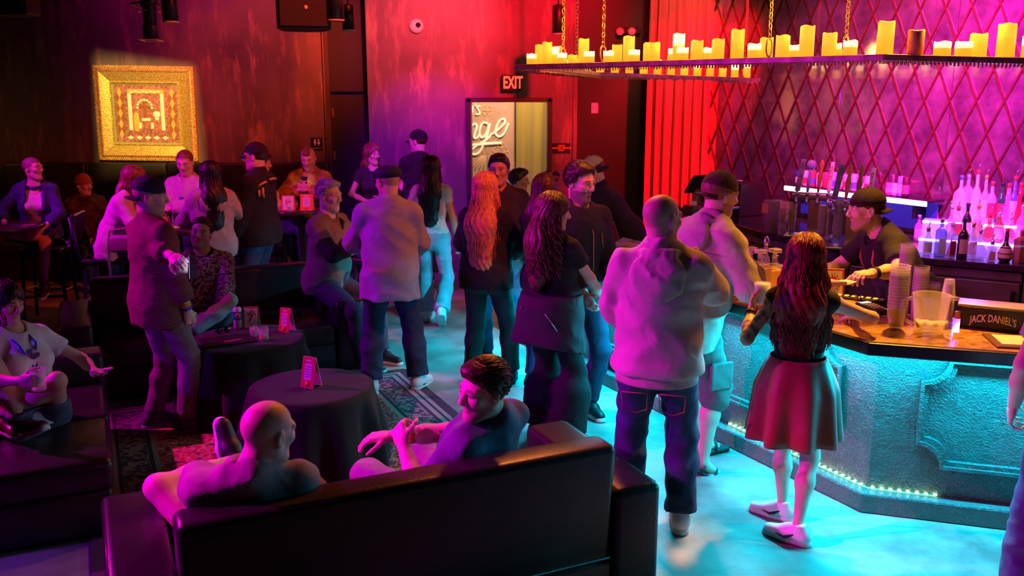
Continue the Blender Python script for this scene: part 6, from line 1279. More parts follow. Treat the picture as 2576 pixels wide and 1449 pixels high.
# --- couple by the wall
l, a = (-1.66, 10.95, 0), R(-160)
p = Person(l, a, 1.71, 'f', res=1.4, skin='fair', head=(24, -4, 0), hands={-1: (-.05, .26, 1.08), 1: (.12, .25, 1.06)}, elb={-1: (-1, -.3, -.5), 1: (1, -.3, -.5)}, label='woman with long reddish hair in dark tee standing by the mauve wall')
p.top(C_BLK2, .016, .45); p.pants(C_JEAN2); p.shoes(S_BLK, S_SOLE); p.hair('long', H_LBR, length=.30, strands=30, width=.08, seed=70)
p.band(B_BLU, -1, .85, .03)
l, a = (-1.13, 11.1, 0), R(40)
p = Person(l, a, 1.86, res=1.4, skin='fair', build=1.15, head=(28, -4, 0), hands={-1: (-.1, .3, 1.08), 1: (.24, .12, .98)}, label='tall man in black cap and black polo by the mauve wall')
p.top(C_BLK, .026, .6, hem=-.12, wr=.006); p.pants(C_JEAN2); p.shoes(S_BLK, S_SOLE); p.cap(C_BLK); p.hair('short', H_BRN, vol=.7); p.collar(C_BLK, .074)
# ------------------------------------------------------------------ small things on the tables
M_CLR = mat('clear_plastic', (.95, .93, .9), .08, alpha=.26, coat=.5); M_GLS = mat('clear_glass', (.95, .97, 1), .03, alpha=.22, coat=1.0); M_ICE = mat('ice', (.9, .95, 1), .1, alpha=.5, coat=1); M_PAP = mat('white_card', (.85, .80, .80), .7); M_REDC = mat('red_card', (.62, .04, .05), .6); M_ORC = mat('orange_card', (.85, .22, .05), .6); M_BLKP = mat('black_plastic', (.015, .015, .018), .35)
def tent(loc, rz, label, front, h=.17, w_=.11, num=None):
    t = empty('tent_card', loc, rz, label, 'menu card', 'tent cards'); an = math.atan2(.04, h)
    for sd, m_ in ((1, front), (-1, M_PAP)):
        o = mobj('leaf', box(w_, .003, h, (0, 0, h / 2)), m_, t, loc=(0, -sd * .04, 0), rot=(-sd * an, 0, 0))
        if sd == 1:
            if num:
                mobj('inner_panel', box(w_ * .82, .001, h * .86, (0, -.0022, h / 2)), M_PAP, o)
                for k in range(14):
                    a = 2 * math.pi * k / 14; mobj('ray', tube([(math.cos(a) * .028, -.0032, h * .5 + math.sin(a) * .038), (math.cos(a) * .042, -.0032, h * .5 + math.sin(a) * .064)], .0016, 4), M_BLKP, o)
                mobj('number', text_me(num, .085 if len(num) < 2 else .06, .001, bold=.004), M_REDC, o, loc=(0, -.0035, h * .5), rot=(R(90), 0, 0))
            else:
                mobj('inner_panel', box(w_ * .55, .001, h * .52, (0, -.0022, h * .52)), M_PAP, o)
                for k in range(5): mobj('text_line', box(w_ * .42, .0006, .003, (0, -.003, h * (.36 + .08 * k))), M_BLKP, o)
                mobj('header', box(w_ * .4, .001, .012, (0, -.0022, h * .88)), M_PAP, o); mobj('picture', lathe([(.018, -.001), (.018, .001)], 12), M_ORC, o, loc=(0, -.0025, h * .14), rot=(R(90), 0, 0))
    return t
def tumbler(loc, label, r_=.038, h=.095, liquid=None, ice=True, name='tumbler', lvl=.45, straw=False):
    t = empty(name, loc, random.random() * 3, label, 'glass', 'drinks'); mobj('glass', lathe([(r_ * .85, 0), (r_ * .88, .006), (r_, h), (r_ * .95, h), (r_ * .83, .01), (0, .01)], 22), M_GLS, t)
    if liquid: mobj('liquid', lathe([(r_ * .80, .011), (r_ * (.82 + .1 * lvl), h * lvl), (0, h * lvl)], 20), liquid, t)
    if ice:
        for k in range(3): mobj('ice_cube', box(.026, .026, .026, bev=.005), M_ICE, t, loc=(.013 * math.cos(k * 2.1), .013 * math.sin(k * 2.1), .026 + .014 * k), rot=(k, .4 * k, .7 * k))
    if straw: mobj('straw', tube([(0, 0, .02), (.02, .01, h + .06)], .003, 6), M_BLKP, t)
    return t
M_AMB = mat('amber_liquor', (.75, .32, .04), .1, emit=(.9, .4, .05), estr=.0); M_PNK = mat('pale_pink_drink', (.8, .55, .6), .2)
def T(px, py, z): return tuple(ground(px, py, z))
z1 = T1H + .004
cn = empty('drink_can', T(600, 826, z1), 0, 'tall blue and white drink can with orange disc on the farther low table', 'can'); mobj('can', lathe([(.026, 0), (.033, .008), (.033, .15), (.027, .160), (.026, .162), (0, .160)], 22), mat('can_white', (.75, .72, .75), .3, .3), cn); mobj('blue_wrap', lathe([(.0336, .07), (.0336, .135)], 22, caps=False), mat('can_blue', (.03, .10, .55), .3, .2), cn); mobj('orange_disc', lathe([(.022, 0), (.022, .002), (0, .002)], 16), M_ORC, cn, loc=(.012, -.0325, .105), rot=(R(90), 0, R(20))); mobj('pull_tab', box(.014, .022, .003, (0, 0, .163)), MATS['steel'], cn)
tent(T(634, 824, z1), R(8), 'tent card with red number seven on the farther low table', M_REDC, .165, .115, '7'); tent(T(722, 832, z1), R(-24), 'red tent card with pale menu panel on the farther low table', M_REDC, .18, .095); tent(T(783, 972, T2H + .004), R(-28), 'red tent card alone on the nearer low table', M_REDC, .19, .10)
tumbler(T(664, 856, z1), 'rocks glass with melting ice at the front of the farther low table', liquid=M_AMB, lvl=.25); tumbler(T(640, 846, z1), 'half hidden glass with ice right under the number seven card', r_=.034, h=.07, lvl=.2)
mf = empty('menu_folder', T(572, 858, z1), R(28), 'flat black menu folder lying on the farther low table', 'menu'); mobj('cover', box(.36, .25, .012, (0, 0, .006), .003), M_BLKP, mf); mobj('page_edge', box(.35, .24, .004, (.003, -.003, .006)), M_PAP, mf); mobj('sticker', box(.13, .03, .001, (.02, -.05, .0125)), mat('copper_foil', (.3, .12, .08), .4), mf, rot=(0, 0, R(12)))
ky = empty('sunglasses', T(562, 838, z1 + .012), R(40), 'folded black sunglasses lying on the menu folder', 'sunglasses')
for sd in (-1, 1): mobj('lens', lathe([(.024, -.002), (.024, .002), (0, .003)], 14), MATS['dark_lens'], ky, loc=(sd * .03, 0, .022), rot=(R(80), 0, 0)); mobj('temple', tube([(sd * .055, 0, .028), (sd * .05, .03, .015), (-sd * .02, .04, .006)], .003, 5), M_BLKP, ky)
mobj('bridge', tube([(-.01, 0, .028), (.01, 0, .028)], .003, 5), M_BLKP, ky)
# high tables
tumbler((-4.93, 8.62, 1.06), 'pale pink drink with citrus slice on the high table at the picture edge', .045, .15, M_PNK, True, 'drink_cup', .85, True)
nk = empty('napkin', (-5.08, 8.50, 1.06), R(20), 'crumpled white napkin beside the pale pink drink', 'napkin'); mobj('paper', prism([(-.07, -.05), (.06, -.07), (.08, .05), (-.04, .06)], 0, .008), M_PAP, nk)
tumbler((-3.10, 8.68, 1.05), 'clear glass of ice on the high table near the folded arms', .04, .10); tumbler((-3.04, 8.85, 1.05), 'tall amber drink on the high table near the folded arms', .03, .16, M_AMB, False, 'highball_glass', .9)
pu = empty('purse', (-3.52, 8.62, 1.05), R(10), 'small pink clutch purse lying on the high table by the blush blouse', 'purse'); mobj('pouch', box(.20, .08, .09, (0, 0, .045), .025, 3), mat('rose_leather', (.45, .22, .25), .4), pu); mobj('clasp', tube([(-.07, -.03, .092), (.07, -.03, .092)], .006, 6), MATS['brass'], pu)
hb = empty('handbag', (-3.60, 8.36, .70), R(-5), 'rose leather handbag with stitched strap hanging on the high table edge', 'bag'); mobj('bag_body', box(.24, .10, .16, (0, 0, .24), .03, 3), mat('rose_leather2', (.34, .16, .24), .45), hb); mobj('strap', tube([(-.13, -.03, -.28), (-.125, -.04, .2), (-.11, -.02, .36), (0, .06, .375), (.1, .02, .33)], .012, 5), MATS['rose_leather2'], hb)
tent((-2.44, 9.95, 1.05), R(6), 'tent card with number nineteen on the small high table', M_REDC, .17, .14, '19'); tent((-2.24, 9.97, 1.05), R(-4), 'orange tent card beside the number nineteen card', M_ORC, .18, .14)
tumbler((-2.40, 9.84, 1.05), 'tiny glass in front of the number nineteen card', .025, .06, M_AMB)
# things in hands
def phone(p, rot, label):
    t = empty('phone', p, 0, label, 'phone', 'phones'); t.rotation_euler = rot; mobj('case', box(.075, .009, .15, bev=.004), M_BLKP, t); mobj('screen', box(.068, .001, .14, (0, .0052, 0)), mat('lit_screen', (.7, .8, 1), .3, emit=(.65, .75, 1), estr=2.0), t); mobj('camera_bump', box(.03, .003, .032, (.017, -.005, .048), .001), M_BLKP, t); return t
def hand_at(p, sd, f=.075, n=.035, s_=.0): W_, d_, pn, sv = p.hinfo[sd]; return p.toworld(W_ + d_ * f * p.s + pn * n * p.s + sv * s_)
hp_ = (hand_at(PHN, -1, .08, .03) + hand_at(PHN, 1, .08, .03)) / 2; phone(hp_ + Vector((0, .02, .05)), (R(-25), 0, R(0)), 'phone held up by the man in mustard hoodie')
g_ = hand_at(CHK, -1, .08, .045); tumbler(g_ - Vector((0, 0, .05)), 'rocks glass with lemon held by the man in maroon check shirt', .040, .095, M_AMB, True, 'rocks_glass', .5); phone(g_ + Vector((.075, -.02, -.01)), (0, R(4), R(80)), 'phone held edge on beside the rocks glass')
g_ = hand_at(LAD, 1, .08, .045); tumbler(g_ - Vector((0, 0, .06)), 'clear plastic cup held by the woman with the lanyard', .042, .12, None, True, 'plastic_cup')
g_ = hand_at(HOO, 1, .08, .045); tumbler(g_ - Vector((0, 0, .04)), 'small glass raised by the bald man in cream hoodie', .03, .08, M_AMB, False)
g_ = hand_at(SKT, -1, .08, .05); tumbler(g_ - Vector((0, 0, .03)), 'frosted cup held by the red haired woman at the bar', .046, .12, mat('milky_drink', (.75, .80, .85), .3), False, 'frosted_cup', .95)
g_ = hand_at(BRT, -1, .12, .03); sl_ = empty('paper_slip', g_ + Vector((-.10, -.05, -.01)), R(30), 'pale paper slip passed over by the bartender', 'paper'); mobj('paper', prism([(-.11, -.03), (.0, -.06), (.11, -.02), (.10, .05), (-.02, .07), (-.12, .05)], 0, .004), mat('cream_paper', (.9, .78, .55), .6), sl_); mobj('fold', prism([(-.12, -.03), (-.02, -.055), (-.03, .06), (-.12, .05)], .004, .02), MATS['cream_paper'], sl_)

# ------------------------------------------------------------------ things on the bar
zb = BH
def decanter(px, py, liq, label, s_=1.0):
    t = empty('decanter', T(px, py, zb), R(20), label, 'decanter', 'glass decanters'); mobj('glass', box(.105 * s_, .105 * s_, .155 * s_, (0, 0, .078 * s_), .012, 2), M_GLS, t); mobj('liquor', box(.088 * s_, .088 * s_, .115 * s_, (0, 0, .072 * s_), .006), liq, t); mobj('foot_rim', box(.112 * s_, .112 * s_, .014, (0, 0, .007), .004), mat('bright_glass', (.95, .9, .8), .05, alpha=.5, coat=1), t); mobj('neck', lathe([(.032, .155 * s_), (.018, .175 * s_), (.018, .20 * s_), (.026, .205 * s_)], 16), M_GLS, t); mobj('stopper', box(.062, .062, .026, (0, 0, .235 * s_), .005), MATS['bright_glass'], t); mobj('stopper_stem', lathe([(.012, .19 * s_), (.014, .222 * s_)], 12), MATS['bright_glass'], t)
L_AMB = mat('whisky_glow', (.9, .42, .05), .15, emit=(1, .42, .04), estr=.12); L_RED = mat('red_liqueur_glow', (.75, .02, .03), .15, emit=(.9, .02, .02), estr=.08)  # both liquors glow faintly, candlelight put into their colour
decanter(1884, 714, L_AMB, 'amber decanter behind the jacketed man\'s hand'); decanter(1908, 722, L_RED, 'red decanter between the two amber ones'); decanter(1944, 733, L_AMB, 'largest amber decanter beside the red haired woman', 1.12)
pk = empty('muddler', T(1922, 712, zb), 0, 'steel topped pour bottle behind the decanters', 'bottle'); mobj('bottle', lathe([(.03, 0), (.03, .16), (.014, .20), (.014, .25)], 16), M_GLS, pk); mobj('cap', lathe([(.016, .25), (.02, .27), (.012, .31), (0, .315)], 14), MATS['steel'], pk)
tent(T(2092, 742, zb), R(-8), 'tent card with red number nine on the bar', M_REDC, .17, .13, '9')
tr = empty('bar_mat', T(2148, 752, zb), R(-32), 'long narrow black rubber bar mat with pale pattern', 'mat'); mobj('mat', box(.42, .09, .012, (0, 0, .006), .004), M_BLKP, tr)
for k in range(9): mobj('nub', box(.026, .05, .006, (-.17 + k * .042, 0, .015), .002), mat('pale_rubber', (.7, .6, .42), .6), tr)
pt = empty('card_terminal', T(2190, 785, zb), R(22), 'black card payment terminal with small lit screen on the bar', 'terminal'); mobj('casing', box(.095, .17, .035, (0, 0, .022), .012, 3), M_BLKP, pt, rot=(R(6), 0, 0)); mobj('screen', box(.07, .035, .002, (0, .05, .047)), mat('lcd', (.6, .7, .8), .3, emit=(.6, .7, .8), estr=.8), pt)
key = box(.016, .012, .004, bev=.002); key.materials.append(MATS['pale_rubber'])
for i in range(4):
    for j in range(3): mobj('key', key, None, pt, loc=(-.026 + .026 * j, -.055 + i * .021, .038 + .002 * i))
mobj('cord', tube([(.02, .09, .03), (.04, .13, .06), (.02, .15, .08), (.05, .18, .02)], .003, 6), M_BLKP, pt)
cup_me = lathe([(.030, 0), (.032, .002), (.043, .105), (.046, .108), (.044, .110), (.041, .105), (.029, .004), (0, .004)], 20); cup_me.materials.append(M_CLR)
def cup_stack(px, py, n, label, r_s=1.0, z0=zb, up=False, gap=.013):
    t = empty('cup_stack', T(px, py, z0), 0, label, 'cups', 'stacks of clear plastic cups')
    for k in range(n): o = mobj('cup', cup_me, None, t, loc=(0, 0, k * gap + (0 if not up else .11 * r_s)), rot=((math.pi if up else 0), 0, 0)); o.scale = (r_s, r_s, r_s)
cup_stack(2252, 828, 14, 'tallest stack of ribbed clear cups on the bar', 1.15, gap=.017); cup_stack(2268, 800, 21, 'stack of printed clear cups behind the tallest stack', .95, gap=.016); cup_stack(2306, 805, 14, 'stack of clear cups behind the tip pitcher', 1.0, gap=.015); cup_stack(2340, 800, 8, 'low stack of clear cups behind the pitcher lip', 1.0); cup_stack(2378, 815, 9, 'upside down clear cups beside the pitcher', .82, up=True, gap=.02)
pi = empty('pitcher', T(2335, 842, zb), R(-25), 'clear plastic tip pitcher holding banknotes on the bar', 'pitcher'); mobj('pitcher_wall', lathe([(.066, 0), (.072, .01), (.092, .21), (.096, .215), (.090, .212), (.068, .014), (0, .014)], 30), M_CLR, pi); mobj('lip', prism([(.085, -.035), (.135, 0), (.085, .035)], .195, .212, .002), M_CLR, pi); mobj('handle', tube([(-.088, 0, .19), (-.14, 0, .17), (-.14, 0, .08), (-.078, 0, .05)], .010, 8), M_CLR, pi); mobj('base_ring', lathe([(.074, 0), (.076, .008), (.070, .02)], 30, caps=False), MATS['bright_glass'], pi)
for k, (rot, lc) in enumerate((((R(55), R(10), R(20)), (-.03, -.01, .06)), ((R(62), R(-8), R(-30)), (.025, -.02, .055)))):
    me = pydata([(x * .026 - .078, y, .006 * math.sin(x * 1.9 + k)) for x in range(7) for y in (-.033, .033)], [(2 * i, 2 * i + 1, 2 * i + 3, 2 * i + 2) for i in range(6)], True); bn = mobj('banknote', me, mat('banknote_green', (.72, .70, .48), .7), None, loc=Vector(T(2335, 842, zb)) + Vector(lc), rot=rot); bn.scale = (.75, .75, .75); tag(bn, ['folded banknote standing upright in the tip pitcher', 'banknote lying flat across the bottom of the tip pitcher'][k], 'banknote', 'tips'); mobj('seal', lathe([(.014, 0), (.014, .0006), (0, .0006)], 14), mat('banknote_ink', (.35, .36, .2), .7), bn, loc=(0, 0, .007)); sm_ = bn.modifiers.new('t', 'SOLIDIFY'); sm_.thickness = .0006
# branded bar caddy
A0, A1 = ground(2414, 822, zb), ground(2640, 846, zb); d_ = (A1 - A0); jd = empty('bar_caddy', (A0 + A1) / 2, math.atan2(d_.y, d_.x), 'black bar caddy with white whiskey lettering and pale lid', 'caddy'); ln = d_.length
mobj('box_front', box(ln, .012, .115, (0, 0, .058), .002), M_BLKP, jd); mobj('box_body', box(ln, .14, .10, (0, .078, .05), .003), M_BLKP, jd); mobj('lid', box(ln + .03, .16, .012, (-.005, .08, .122), .003), mat('brass_lid', (.75, .58, .30), .3, .5), jd)
cu = text_me("JACK DANIEL'S", .066, .0015, bold=.001); xs = [v.co.x for v in cu.vertices]; w_ = max(xs) - min(xs)
for v in cu.vertices: v.co.y += .020 * (1 - (2 * v.co.x / w_) ** 2) - .012
lt = mobj('lettering', cu, M_PAP, jd, loc=(-ln / 2 + .155, -.0075, .055), rot=(R(90), 0, 0)); lt.scale = (.50, .85, 1); 
for r_ in (.045, .036): mobj('emblem_ring', tube([(r_ * math.cos(t), 0, r_ * math.sin(t)) for t in np.linspace(0, 6.283, 26, endpoint=False)], .0018, 5, closed=True), M_PAP, jd, loc=(-ln / 2 + .355, -.0075, .055))
mobj('emblem_text', text_me('No7', .036, .001), M_PAP, jd, loc=(-ln / 2 + .355, -.0075, .055), rot=(R(90), 0, 0)); mobj('lid_print', text_me('HONEY', .02, .0008), M_BLKP, jd, loc=(-ln / 2 + .33, .07, .1285))
for sx in (-1,): mobj('latch', box(.03, .03, .04, (-ln / 2 - .015, .02, .06), .004), MATS['tan_leather'], jd)
cb = empty('check_tray', T(2545, 862, zb), R(-12), 'black check tray with bright white slip on the bar corner', 'tray'); mobj('tray', box(.21, .26, .012, (0, 0, .006), .004), mat('walnut_tray', (.16, .08, .03), .35), cb); mobj('slip', box(.14, .19, .002, (.0, .005, .013)), M_PAP, cb)
cp = empty('coaster', T(2140, 793, zb), R(10), 'thin grey card lying near the payment terminal', 'card'); mobj('card', box(.12, .12, .004, (0, 0, .002), .001), mat('grey_card', (.3, .25, .3), .6), cp); mobj('card_print', box(.07, .07, .0006, (0, 0, .0044)), M_BLKP, cp)
def bpt(k, t, z=BH): q = xk(3.67, 4.77) - DB * t + NB * (k - 3.67); return (q.x, q.y, z)
ts = empty('order_screen', bpt(4.24, 3.25), R(150), 'brown slanted order screen at the far end of the bar', 'screen'); mobj('panel', box(.30, .02, .22, (0, 0, .16), .006), mat('brown_screen', (.22, .10, .04), .4), ts, rot=(R(-38), 0, 0)); mobj('stand', box(.12, .12, .08, (0, .02, .04), .01), M_BLKP, ts)
bx = empty('condiment_box', bpt(4.22, 2.80), R(-60), 'gold lidded garnish tray at the far end of the bar', 'tray'); mobj('tray', box(.34, .14, .05, (0, 0, .025), .006), MATS['brass_lid'], bx); mobj('lid', box(.33, .14, .006, (0, -.02, .075)), M_CLR, bx, rot=(R(25), 0, 0))
for k in range(4): mobj('divider', box(.004, .12, .05, (-.12 + k * .08, 0, .03)), MATS['steel'], bx)
gt = empty('ice_dish', bpt(4.05, 2.62), R(-55), 'row of gleaming clear beads of ice in a shallow dish on the far bar', 'dish'); mobj('dish', lathe([(.10, 0), (.13, .03), (.125, .03), (.095, .006), (0, .006)], 26), MATS['bright_glass'], gt)
for k in range(7): mobj('ice_cube', box(.03, .03, .03, bev=.006), M_ICE, gt, loc=(.06 * math.cos(k * .9), .06 * math.sin(k * .9), .022), rot=(k, k * 2, k * 3))
bkx = empty('brochure_box', bpt(4.12, 3.30), R(-40), 'small yellow and blue striped carton on the far bar', 'carton'); mobj('carton', box(.10, .07, .15, (0, 0, .075), .003), mat('yellow_carton', (.8, .55, .15), .6), bkx)
for k in range(3): mobj('stripe', box(.014, .0715, .1505, (-.03 + .03 * k, 0, .075)), mat('navy_stripe', (.05, .08, .25), .6), bkx)

# ------------------------------------------------------------------ back bar
zc = BBH
ps = empty('cash_register', T(1758, 528, zc), R(-160), 'black till with tilted touch screen in front of the red curtain', 'till'); ps.rotation_euler.z = R(-150)
mobj('monitor', box(.36, .03, .26, bev=.008), M_BLKP, ps, loc=(0, .02, .30), rot=(R(-38), 0, 0)); mobj('display', box(.32, .002, .22, (0, .017, 0)), mat('till_screen', (.05, .05, .06), .15), ps, loc=(0, .02, .30), rot=(R(-38), 0, 0)); mobj('neck', box(.10, .10, .20, (0, -.03, .14), .015), mat('grey_plastic', (.35, .28, .22), .45), ps); mobj('base', box(.26, .22, .04, (0, 0, .02), .01), M_BLKP, ps)
pr = empty('receipt_printer', T(1742, 546, zc), R(20), 'small boxy receipt printer in front of the till', 'printer'); mobj('casing', box(.15, .20, .13, (0, 0, .065), .018, 3), mat('printer_brown', (.10, .07, .05), .4), pr); mobj('paper', box(.08, .002, .05, (0, -.05, .14)), M_PAP, pr, rot=(R(-15), 0, 0))
pb = empty('paper_stack', T(1790, 548, zc), R(30), 'loose pile of receipts beside the printer', 'paper'); mobj('sheet', box(.16, .12, .05, (0, 0, .025), .004), MATS['cream_paper'], pb); mobj('sheet', box(.14, .12, .02, (.01, .0, .06), .004), MATS['cream_paper'], pb, rot=(0, R(12), R(15)))
C1 = mir(tw(1925), zc, .42); cf = empty('coffee_machine', C1, math.atan2(MD.y, MD.x), 'low dark beverage machine with rail top against the mirror wall', 'machine'); mobj('housing', box(.62, .34, .36, (0, 0, .18), .012), mat('machine_brown', (.05, .035, .035), .3, .2), cf); mobj('top_rail', tube([(-.31, -.16, .385), (.31, -.16, .385)], .012, 8), MATS['steel'], cf); mobj('control_panel', box(.30, .01, .09, (-.12, -.174, .26), .003), M_BLKP, cf); mobj('shelf', box(.60, .16, .03, (0, -.22, .10), .006), MATS['steel'], cf)
for k in range(4): mobj('indicator', lathe([(.006, 0), (.006, .004), (0, .005)], 8), emis('indicator_green', (.3, .9, .2), 1.5), cf, loc=(-.22 + .05 * k, -.18, .25), rot=(R(90), 0, 0))
nkp = empty('towel', C1 + MD * .12 - MN * .30 + Vector((0, 0, .0)), R(-50), 'folded pale towel in front of the beverage machine', 'towel'); mobj('cloth', box(.22, .14, .05, (0, 0, .09), .02, 3), mat('pale_towel', (.7, .5, .5), .9, bump=.5, bscale=80), nkp); mobj('holder', box(.26, .17, .065, (0, 0, .033), .01), M_BLKP, nkp)
def pint_stack(px, py, n, label, tint=M_GLS):
    t = empty('glass_stack', T(px, py, zc), 0, label, 'glasses', 'stacked pint glasses'); g = lathe([(.030, 0), (.044, .15), (.041, .15), (.027, .008), (0, .008)], 18); g.materials.append(mat('amber_glass', (.85, .6, .45), .06, alpha=.22, coat=1))
    for k in range(n): mobj('pint_glass', g, None, t, loc=(0, 0, k * .065))
for i, (px, py, n) in enumerate(((1950, 574, 3), (1968, 578, 3), (1990, 582, 3))): pint_stack(px, py, n, ORD[i] + ' stack of pint glasses between the beverage machine and the first tap tower')
for i, (px, py, n) in enumerate(((2066, 612, 4), (2088, 607, 4), (2103, 618, 5), (2118, 612, 4))): pint_stack(px, py, n, ORD[i] + ' stack of pint glasses between the two tap towers')
rk = empty('glass_crate', T(1938, 586, zc), R(-50), 'pink rimmed round glass caddy with warning label', 'crate'); mobj('drum', lathe([(.07, 0), (.075, .30), (.08, .31), (.075, .31), (.07, .02)], 24), mat('rose_plastic', (.55, .25, .35), .3, alpha=.6), rk); mobj('label_plate', box(.07, .004, .09, (-.02, -.077, .24)), M_ORC, rk)
def tap_tower(px, py, rz, label, handles):
    t = empty('tap_tower', T(px, py, zc), rz, label, 'tap tower', 'beer tap towers'); mobj('column', box(.11, .12, .33, (.02, 0, .165), .006), mat('tap_steel', (.72, .55, .32), .22, .9), t); mobj('side_case', box(.10, .13, .28, (.125, .0, .14), .006), M_BLKP, t); mobj('manifold', box(.38, .10, .07, (0, -.02, .36), .015, 3), MATS['steel'], t); mobj('drip_tray', box(.42, .22, .02, (0, -.16, .01), .004), MATS['steel'], t)
    for k, (kind, c) in enumerate(handles):
        x = -.14 + k * .093; mobj('faucet', tube([(x, -.06, .36), (x, -.11, .35), (x, -.125, .29)], .011, 8), MATS['steel'], t); mobj('collar', lathe([(.014, 0), (.016, .02), (.008, .04)], 12), MATS['steel'], t, loc=(x, -.085, .375))
        if kind == 'paddle': me = box(.036, .028, .28, (0, 0, .14), .010, 3)
        elif kind == 'fin':
            me = box(.05, .022, .30, (0, 0, .15), .010, 3)
            for v in me.vertices: v.co.x += .03 * math.sin(v.co.z * 8)
        elif kind == 'round': me = join_me([lathe([(.012, 0), (.02, .10), (.013, .17), (.02, .20)], 12), lathe([(.0, .20), (.03, .21), (.045, .245), (.03, .285), (0, .295)], 14)])
        else: me = lathe([(.010, 0), (.016, .06), (.024, .14), (.016, .20), (.022, .25), (.012, .29), (0, .30)], 12)
        h_ = mobj('tap_handle', me, c, t, loc=(x, -.085, .41), rot=(R(-6), R(4), 0))
        if kind == 'paddle': mobj('lettering', text_me('ULTRA', .04, .001), M_REDC, h_, loc=(0, -.0165, .18), rot=(R(90), R(-90), 0))
K1, K2, K3, K4 = mat('tap_slate', (.16, .15, .2), .4, var=.4, vscale=30), mat('tap_orange', (.75, .20, .04), .4), mat('tap_white', (.8, .72, .7), .4), mat('tap_wood', (.40, .14, .03), .45)
tap_tower(2040, 590, R(-25), 'beer tap tower with four handles next to the beverage machine', [('fin', K1), ('round', mat('tap_violet', (.35, .3, .75), .3)), ('bulb', K4), ('paddle', K3)])
tap_tower(2135, 618, R(-25), 'beer tap tower with four handles right behind the bartender', [('fin', K1), ('bulb', K2), ('bulb', K4), ('paddle', K3)])
nb2 = empty('napkin_box', T(2160, 640, zc), R(-30), 'block of white cocktail napkins beside the bartender', 'napkins')
for k in range(6): mobj('napkin', box(.13, .13, .013, (0, 0, .008 + k * .0145), .003), M_PAP, nb2, rot=(0, 0, R(1.5 * (k % 3))))
# lit shelf with cans
M_GLOW = emis('shelf_glow', (.62, .50, 1.0), 7.0); M_GLOWV = emis('step_glow', (.32, .14, 1.0), 1.7); M_GLOWP = emis('step_glow_pink', (1.0, .25, .8), 1.6)
sh0, sh1 = tw(2035), tw(2410); shf = empty('can_shelf', mir((sh0 + sh1) / 2, 1.345, .16), math.atan2(MD.y, MD.x), 'wall shelf with bright violet white light strip carrying cans', 'shelf')
mobj('board', box(sh1 - sh0, .24, .02, (0, 0, 0), .003), M_BLKP, shf); mobj('light_strip', box(sh1 - sh0 - .02, .012, .045, (0, -.122, -.018)), M_GLOW, shf); mobj('back_panel', box(sh1 - sh0 - .1, .01, .26, (0, .10, -.16)), mat('deep_blue_panel', (.03, .02, .2), .4, emit=(.06, .02, .6), estr=.5), shf)
for sx in (-1, 1): mobj('bracket', box(.02, .20, .16, (sx * (sh1 - sh0) / 2 * .8, .02, -.09)), M_MET, shf)
can_cols = [((.10, .25, .8), 'blue'), ((.75, .72, .78), 'silver'), ((.75, .08, .12), 'red'), ((.78, .75, .82), 'pearl white'), ((.70, .06, .2), 'crimson'), ((.45, .55, .85), 'pale blue'), ((.8, .3, .3), 'coral'), ((.5, .6, .8), 'ice blue'), ((.8, .75, .75), 'white'), ((.75, .15, .25), 'cherry'), ((.70, .68, .75), 'pewter')]
pxs = [2052, 2070, 2088, 2106, 2123, 2141, 2158, 2176, 2196, 2214, 2231]; can_me = {}
for i, px in enumerate(pxs):
    c, nm = can_cols[i]; q = mir(tw(px), 1.356, .17); t = empty('can', q, i, nm + ' drink can on the lit shelf, ' + ORD[i] + ' from the tap end', 'can', 'cans on the lit shelf'); mobj('can_body', lathe([(.028, 0), (.033, .01), (.033, .142 + .01 * (i % 3)), (.027, .152 + .01 * (i % 3)), (0, .150 + .01 * (i % 3))], 18), mat('can_' + nm.replace(' ', '_'), c, .3, .2), t); mobj('can_label', lathe([(.0335, .03), (.0335, .09)], 18, caps=False), mat('can_label_%d' % (i % 3), [(.85, .85, .9), (.6, .05, .1), (.1, .15, .5)][i % 3], .4), t)
for i, (px, c, nm) in enumerate(((2288, (.7, .2, .3), 'pink capped'), (2303, (.7, .7, .8), 'slim silver'), (2318, (.25, .35, .7), 'tall steel blue'), (2330, (.06, .02, .03), 'dark maroon'))):
    q = mir(tw(px), 1.356, .17); t = empty('can', q, i, nm + ' can on the shelf beyond the bartender\'s cap', 'can', 'cans on the lit shelf'); hh = .12 if i < 2 else .19; mobj('can_body', lathe([(.030, 0), (.036, .01), (.036, hh - .01), (.030, hh), (0, hh - .002)], 18), mat('can2_%d' % i, c, .3, .2), t); mobj('can_label', lathe([(.0365, .03), (.0365, hh * .6)], 18, caps=False), mat('can2_label_%d' % i, tuple(min(1, x * 1.6 + .1) for x in c), .4), t)
